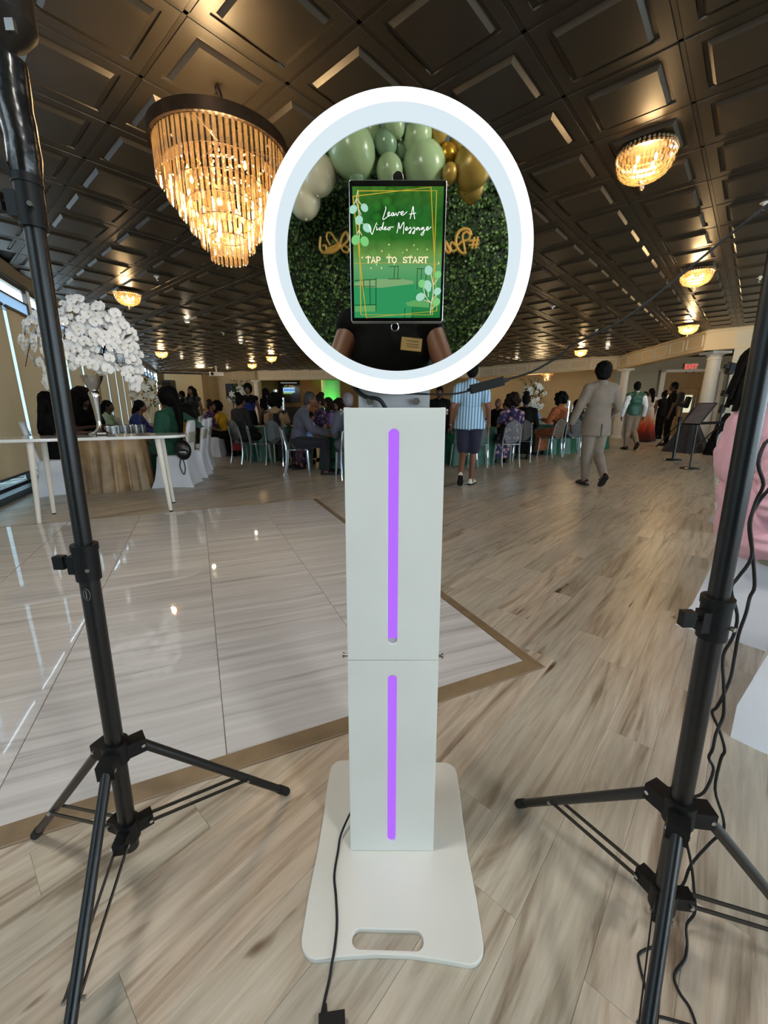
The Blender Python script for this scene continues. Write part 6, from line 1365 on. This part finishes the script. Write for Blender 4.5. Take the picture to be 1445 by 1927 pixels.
stems = [[(186, 690), (150, 620), (95, 600), (60, 640), (48, 690)], [(186, 690), (140, 600), (85, 640), (92, 720)], [(188, 690), (160, 600), (130, 570), (120, 640)], [(188, 690), (175, 590), (150, 562), (140, 580)], [(190, 690), (190, 600), (170, 590), (165, 660)], [(190, 690), (205, 610), (230, 620), (250, 680), (262, 720)], [(190, 690), (215, 600), (245, 640), (258, 690)], [(190, 690), (200, 630), (190, 640), (200, 680)], [(186, 690), (120, 600), (60, 590), (45, 640)], [(188, 690), (210, 640), (225, 660), (232, 690)]]
for i, sp_ in enumerate(stems):
    dep = [-.25, -.1, .15, .0, -.2, .05, -.12, -.28, .2, -.2][i]
    pts = spline([offs(x, y, dep*j/3) for j, (x, y) in enumerate(sp_)], 6); m = MB(); m.tube(pts, .0045, 6); m.build('branch', M['stem'], oa)
nb = 0; tries = 0; placed = []
CROWN = [(108, 588), (124, 562), (150, 556), (162, 574), (186, 574), (207, 584), (226, 590), (246, 610), (259, 640), (265, 690), (267, 722), (256, 733), (243, 722), (233, 700), (214, 692), (198, 697), (180, 703), (160, 688), (138, 692), (110, 694), (98, 706), (97, 730), (86, 728), (84, 690), (60, 682), (42, 662), (35, 630), (45, 600), (66, 580), (90, 580)]
while nb < 285 and tries < 9000:
    tries += 1; px, py = rn.uniform(34, 268), rn.uniform(556, 734)
    if not inside((px, py), CROWN): continue
    dep = .42*math.sqrt(max(.02, 1-((px-150)/125)**2-(min(py, 690)-640)**2/110**2))
    p = offs(px, py, -dep*rn.uniform(.75, 1.1) if rn.random() < .72 else dep*rn.uniform(-.4, 1))
    if any((p-q).length < .04 for q in placed): continue
    placed.append(p); o = obj('orchid_bloom', OM, M['petal'], oa); o.location = p
    cdir = (p-offs(152, 665)).normalized(); nrm = (cdir*.7+V3((rn.uniform(-.5, .5), -1.0+rn.uniform(-.2, .4), rn.uniform(-.3, .5)))).normalized()
    o.rotation_euler = (nrm.to_track_quat('Z', 'Y') @ Quaternion((0, 0, 1), rn.uniform(-.7, .7))).to_euler(); o.scale = (rn.uniform(.95, 1.35),)*3
    h_ = obj('heart', HM_, M['heart2'], o); nb += 1
for px, py, a in ((232, 640, .6), (222, 655, 1.0), (135, 672, .2)):
    m = MB(); p = offs(px, py, -.3); m.add([p, p+V3((.06*math.cos(a), -.01, .03)), p+V3((.15*math.cos(a), 0, .12*math.sin(a))), p+V3((.02, .01, .05))], [(0, 1, 2, 3)]); m.build('grey_leaf', M['dark_leaf'], oa)
# geometric lantern frame hanging among the orchids
lp = at_y(225, 672, vp.y-.3); gl = thing('hanging_lantern', 'small faceted wire lantern hanging among the orchids', 'lantern', tuple(lp)); m = MB()
tp_ = V3((0, 0, .08)); bt_ = V3((0, 0, -.1)); md = [V3((.045*math.cos(a), .045*math.sin(a), .03)) for a in (0, PI/2, PI, 1.5*PI)]; m2_ = [p+V3((0, 0, -.09)) for p in md]
for i in range(4):
    for p, q in ((tp_, md[i]), (md[i], md[(i+1) % 4]), (md[i], m2_[i]), (m2_[i], m2_[(i+1) % 4]), (m2_[i], bt_)): m.cyl(p, q, .0025, n=5)
m.build('wire_frame', M['stem'], gl); m = MB()
for i in range(4): m.add([md[i]*.96, md[(i+1) % 4]*.96, m2_[(i+1) % 4]*.96, m2_[i]*.96], [(0, 1, 2, 3)])
m.build('panes', M['glass'], gl, 0)
sg = ont(193, 818); t = thing('table_sign', 'small black framed card standing by the foot of the silver vase', 'sign', (sg.x+.06, sg.y-.1, TH), rzt*.3)
m = MB(); m.box((0, 0, .018), (.115, .02, .036)); m.build('frame', M['black_plastic'], t, 0); m = MB(); m.box((.004, -.0105, .02), (.095, .002, .018)); m.build('card', M['white_paint'], t, 0)
def tumbler(lb, p, h=.1, r=.036, grp='clear glasses on the gold table', m_=None):
    t = thing('glass_tumbler', lb, 'glass', tuple(p), 0, grp); m = MB(); m.lathe([(r*.85, 0), (r, h), (r*.93, h), (r*.78, .012), (.001, .01)], 16); m.build('cup', m_ or M['glass'], t)
for i, (px, py, lb) in enumerate(((206, 812, 'clear glass right of the small card on the gold table'), (216, 816, 'wide clear glass in front of the mint dress'), (222, 808, 'clear glass second from the card'), (236, 806, 'tall clear glass before the blue dress'), (247, 806, 'clear glass left of the tray end'), (258, 808, 'clear glass nearest the green dress'), (250, 800, 'far clear glass beside the lilies'), (268, 802, 'clear glass against the green dress'))):
    p = at_y(px, py+6, [5.95, 5.85, 6.1, 6.2, 6.35, 6.3, 6.6, 6.5][i]); tumbler(lb, (p.x, p.y, .772), .14, .05)
q = ltp(.15, .2); t = thing('serving_tray', 'dark edged serving tray lying on the gold table', 'tray', (q.x, q.y, .772), math.atan2(WD.y, WD.x)); m = MB(); m.box((0, 0, .02), (.6, .3, .02)); m.build('tray', M['silver'], t, 0); m = MB()
for sx, sy, dx, dy in ((0, .15, .62, .02), (0, -.15, .62, .02), (.31, 0, .02, .3), (-.31, 0, .02, .3)): m.box((sx, sy, .03), (dx, dy, .03))
m.build('rim', M['bronze'], t, 0)
q = at_y(345, 850, 6.05); t = thing('backpack', 'small black backpack hanging on the white covered chair', 'bag', (q.x, q.y, .56), R(20), None, .85)
m = MB(); m.ell((0, 0, 0), (.13, .085, .17), 16, 12); m.ell((0, -.07, -.05), (.09, .04, .08), 12, 8); m.build('pouch', M['blackleather'], t); m = MB(); m.tube(spline([(-.06, .04, .12), (-.03, .02, .24), (.04, .02, .24), (.06, .04, .12)], 5), .009, 6); m.tube(spline([(-.05, -.02, -.14), (-.08, 0, -.28), (-.03, -.02, -.42), (.0, 0, -.3), (-.02, 0, -.15)], 5), .01, 6); m.build('strap', M['blackleather'], t); m = MB(); m.box((0, -.105, -.02), (.1, .006, .008)); m.build('zip', M['steel'], t, 0)
# flower arrangements
def bouquet(name, lb, loc, stand_h, w, h, n, seed, lean=0):
    t = thing(name, lb, 'flowers', loc); r = random.Random(seed)
    m = MB(); m.lathe([(.0, 0), (.09, 0), (.09, .015), (.03, .03), (.022, stand_h*.5), (.03, stand_h*.8), (.07, stand_h), (.06, stand_h), (.001, stand_h*.9)], 20); m.build('vase', M['glass'] if stand_h > .35 else M['silver'], t)
    lv = MB()
    for i in range(150):
        v = V3((r.gauss(0, 1), r.gauss(0, 1), r.gauss(0, 1))).normalized()*r.random()**.4; p = V3((v.x*w*.95+lean*max(0, v.z), v.y*w*.8, stand_h+h*.5+v.z*h*.5)); d = V3((v.x, v.y, v.z+.2)).normalized()*r.uniform(.06, .13); s = d.cross(V3((r.uniform(-1, 1), r.uniform(-1, 1), .5))).normalized()*.022
        lv.add([p, p+d*.5+s, p+d, p+d*.5-s], [(0, 1, 2, 3)])
    lv.build('leaves', M['leaf'], t, 0)['kind'] = 'stuff'
    for i in range(n):
        v = V3((r.gauss(0, 1), r.gauss(-.4, 1), r.gauss(.1, 1))).normalized(); p = V3((v.x*w+lean*max(0, v.z), v.y*w*.85, stand_h+h*.5+v.z*h*.52)); kind = i % 3
        o = obj('bloom', LILY if kind else ROSE, M['lily'], t); o.location = p; o.rotation_euler = (v+V3((0, -.3, .1))).to_track_quat('Z', 'Y').to_euler(); o.scale = (r.uniform(.9, 1.4),)*3
    tw = MB()
    for i in range(7):
        a = r.uniform(-1, 1); p = V3((a*w*.8+lean, 0, stand_h+h*.9)); tw.tube([p, p+V3((a*.06, 0, h*.14)), p+V3((a*.16, .02, h*.24))], .006, 5)
        for k in range(3): tw.ell(p+V3((a*.16, .02, h*.24))*1.0+V3((r.uniform(-.04, .04), 0, r.uniform(-.06, .02))), .012, 6, 4)
    tw.build('twigs', M['leaf'], t)['kind'] = 'stuff'
def lily_mesh():
    m = MB()
    for i in range(6):
        R_ = Matrix.Rotation(2*PI*i/6, 3, 'Z'); ln, w = .085, .019; rows = [[R_ @ V3((-w*f, ln*t, .05*t-.05*t**3)), R_ @ V3((0, ln*t, .05*t-.05*t**3-.004)), R_ @ V3((w*f, ln*t, .05*t-.05*t**3))] for t, f in ((.05, .3), (.4, 1), (.75, .8), (1, .05))]
        m.add([p for r in rows for p in r], [(a*3+j, a*3+j+1, a*3+j+4, a*3+j+3) for a in range(3) for j in range(2)])
    return m.mesh('bloom', 180)
LILY = lily_mesh(); rm_ = MB()
for k, (r_, z) in enumerate(((.045, 0), (.034, .012), (.02, .022))):
    for i in range(5):
        R_ = Matrix.Rotation(2*PI*(i+.5*(k % 2))/5, 3, 'Z'); rm_.add([R_ @ V3((-r_*.6, r_*.5, z-.01)), R_ @ V3((r_*.6, r_*.5, z-.01)), R_ @ V3((r_*.5, r_*1.05, z+.012)), R_ @ V3((-r_*.5, r_*1.05, z+.012))], [(0, 1, 2, 3)])
ROSE = rm_.mesh('bloom', 180)
q = ltp(-.05, 1.0); p = at_y(283, 800, 10.6); bouquet('lily_arrangement', 'white lily and rose arrangement on tall glass stand at gold table', (p.x, p.y, .772), .45, .36, .62, 52, 4, .12)
round_table('round table in ivory cloth under the lilies on the left', at_y(283, 800, 10.6).x, 10.6, .62, .765, M['gold_cloth'], 14)
p = at_y(999, 790, 11.6); bouquet('lily_arrangement', 'big white lily arrangement with twigs over the emerald table', (p.x, p.y, .762), .3, .32, .78, 40, 6)
p = at_y(449, 760, 12.2); t_ = bouquet('rose_arrangement', 'pale flower arrangement beside the pole speaker', (p.x, p.y, .77), .5, .3, .6, 22, 8, .1); round_table('round emerald table under the pale flowers by the speaker', p.x, p.y, .8, .765, M['emerald'], 9)
p = at_y(1106, 770, 12.5); bouquet('greenery_arrangement', 'small green arrangement half hidden by the suited man', (p.x, p.y, .762), .2, .16, .4, 8, 12)
p = at_y(333, 773, 7.6); t = thing('goblet_flowers', 'little white flower in a glass goblet by the green dress', 'flowers', (p.x, p.y, .772)); m = MB(); m.lathe([(.04, 0), (.008, .012), (.006, .12), (.04, .17), (.045, .24), (.04, .24), (.001, .15)], 16); m.build('goblet', M['glass'], t)
for i in range(7): o = obj('bloom', LILY, M['lily'], t); o.location = (.03*math.cos(i), .03*math.sin(i), .26+.02*(i % 3)); o.rotation_euler = V3((math.cos(i), math.sin(i), .6)).to_track_quat('Z', 'Y').to_euler()
M['candle'] = mat('ivory_candle', (235, 228, 205), .5, var=.03)
def cyl_candle(lb, px, py, Y, h=.45, r=.055, z=.765):
    p = at_y(px, py, Y); t = thing('candle_cylinder', lb, 'candle', (p.x, p.y, z), 0, 'glass candle cylinders on the emerald tables'); m = MB(); m.lathe([(r, 0), (r, h), (r*.93, h), (r*.93, .01), (.001, .01)], 18); m.build('cylinder', M['glass'], t); m = MB(); m.lathe([(r*.65, .011), (r*.65, h*.55), (.002, h*.56)], 14); m.build('candle', M['candle'], t)
for px, py, Y, h, lb in ((507, 760, 10.4, .7, 'tall glass candle cylinder left of the tan lace dress'), (519, 750, 10.5, .85, 'tallest glass candle cylinder under the television'), (532, 765, 10.2, .65, 'glass candle cylinder right of the tan lace dress'), (1063, 765, 12.4, .45, 'short glass candle cylinder left of the tall candles'), (1070, 760, 12.5, .62, 'tall glass candle cylinder right of the rust dress'), (1080, 763, 12.4, .5, 'glass candle cylinder next to the suited man')): cyl_candle(lb, px, py, Y, h)
for i, (px, Y, lb) in enumerate(((1015, 11.3, 'clear glass on the lily table edge'), (1020, 11.5, 'second clear glass by the lilies'), (916, 9.4, 'clear glass between striped shirt and bald man'))):
    p = at_y(px, 790, Y); tumbler(lb, (p.x, p.y, .768), .13, .042, 'clear glasses on the emerald tables')
# ================================================================= LOBBY: BARRIER POSTS, SIGN STAND, TRIPODS
def post(lb, px, py, h=.98, Y=None):
    p = at_z(px, py); t = thing('barrier_post', lb, 'post', (p.x, p.y, 0), 0, 'black barrier posts'); m = MB(); m.lathe([(.18, 0), (.18, .012), (.16, .03), (.04, .04)], 32); m.build('base', M['black_metal'], t); m = MB(); m.cyl((0, 0, .03), (0, 0, h), .032, n=16); m.build('pole', M['black_metal'], t); m = MB(); m.cyl((0, 0, h-.1), (0, 0, h), .045, n=16); m.build('belt_head', M['black_plastic'], t); return p
p1_ = post('black barrier post with round base beside the sign stand', 1266, 866); 
p = at_z(1297, 882); t = thing('sign_stand', 'black floor stand holding a tilted printed sign near the lobby', 'sign', (p.x, p.y, 0), R(-72))
m = MB(); m.lathe([(.17, 0), (.17, .012), (.15, .025), (.03, .035)], 32); m.build('base', M['black_metal'], t); m = MB(); m.cyl((0, 0, .02), (0, 0, 1.0), .016, n=12); m.build('pole', M['black_metal'], t)
Rb = Matrix.Rotation(R(48), 3, 'X'); m = MB(); m.box((0, 0, 1.06), (.34, .54, .02), Rb); m.build('board', M['black_plastic'], t, 0); m = MB(); m.box(V3((0, 0, 1.06))+Rb @ V3((0, 0, .011)), (.31, .5, .003), Rb); m.build('poster', mat('grey_poster_paper', (120, 112, 116), .5), t, 0)
m = MB()
for i in range(8): m.box(V3((0, 0, 1.06))+Rb @ V3((random.uniform(-.03, .03), .2-.05*i, .0135)), (.24 if i else .12, .016, .001), Rb)
m.build('poster_lines', M['logo'], t, 0)
def tripod(lb, px, py, h, Y, drape=False, boxes=()):
    p = at_y(px, py, Y); t = thing('tripod', lb, 'tripod', (p.x, p.y, 0)); m = MB(); m.cyl((0, 0, .4), (0, 0, h), .02, n=10); m.build('column', M['black_metal'], t)
    for i in range(3):
        a = 2*PI*i/3+.5; m = MB(); m.cyl((0, 0, .75), (.5*math.cos(a), .5*math.sin(a), .01), .016, n=8); m.build('leg', M['black_metal'], t)
    for c, d in boxes: m = MB(); m.box(c, d, Matrix.Rotation(.2, 3, 'Y')); m.build('fitting', M['black_plastic'], t, 0)
    return t
tripod('black camera tripod with flash head right of the white column', 1353, 800, 2.05, 10.4, boxes=(((0, 0, 2.08), (.12, .14, .22)), ((-.07, 0, 2.14), (.14, .1, .09)), ((.03, 0, 2.22), (.2, .06, .025)), ((0, 0, 1.52), (.13, .13, .13)), ((0, 0, 1.15), (.09, .09, .2))))
tripod('slim black tripod stand before the white column', 1322, 800, 1.5, 12.6, boxes=(((.02, 0, 1.5), (.08, .03, .03)), ((0, 0, .95), (.07, .07, .1))))
tripod('black gimbal stand before the lobby doors', 1278, 800, 1.55, 12.5, boxes=(((-.12, 0, 1.45), (.12, .1, .35)), ((.12, 0, 1.35), (.12, .1, .3)), ((0, 0, 1.25), (.3, .08, .1))))
p = at_z(1290, 850); t = thing('draped_stand', 'dark pyramid shaped draped stand behind the barrier post', 'stand', (p.x, p.y, 0), .3); n = 40; m = MB(); m.rings([[(k*.5*math.cos(2*PI*i/n)/max(abs(math.cos(2*PI*i/n)), abs(math.sin(2*PI*i/n)))**.8*(1+.06*math.sin(8*2*PI*i/n)), k*.4*math.sin(2*PI*i/n)/max(abs(math.cos(2*PI*i/n)), abs(math.sin(2*PI*i/n)))**.8*(1+.06*math.sin(8*2*PI*i/n)), z) for i in range(n)] for z, k in ((0, 1), (.3, .72), (.7, .38), (1.15, .1), (1.2, .02))]); m.build('drape', cm('dark_slate_drape', (38, 38, 46)), t, 60)
m = MB(); m.cyl((0, 0, 1.15), (0, 0, 1.5), .02); m.build('pole', M['black_metal'], t)
b0, b1 = at_y(1300, 796, 9.0), at_y(1366, 796, 9.9); t = tag(MB().box((b0+b1)/2, ((b1-b0).length, .006, .06), Matrix.Rotation(math.atan2((b1-b0).y, (b1-b0).x), 3, 'Z')).build('barrier_belt', black, None, 0), 'black belt stretched from the sign stand towards the pale wall', 'belt')
p = at_y(1354, 855, 10.6); t = thing('equipment_bag', 'black draped equipment heap at the foot of the camera tripod', 'bag', (p.x, p.y, 0)); m = MB(); m.rings([[(r_*math.cos(2*PI*i/16), r_*.7*math.sin(2*PI*i/16), z) for i in range(16)] for r_, z in ((.4, 0), (.34, .3), (.2, .8), (.05, 1.05))]); m.build('cloth', black, t, 60)
# fill lamps without fixtures for the hall beyond the beam, lobby, alcove and stage
lamp('hall_fill_lamp', (4.5, 23.2, 2.8), 60, (1, .74, .42), .2); lamp('lobby_fill_lamp', (12.4, 14.2, 2.8), 120, (1, .9, .74), .2); lamp('alcove_fill_lamp', (-4.5, 25.4, 2.75), 26, (1, .66, .34), .2); lamp('stage_fill_lamp', (-9.4, 22.0, 2.95), 40, (1, .78, .48), .2)
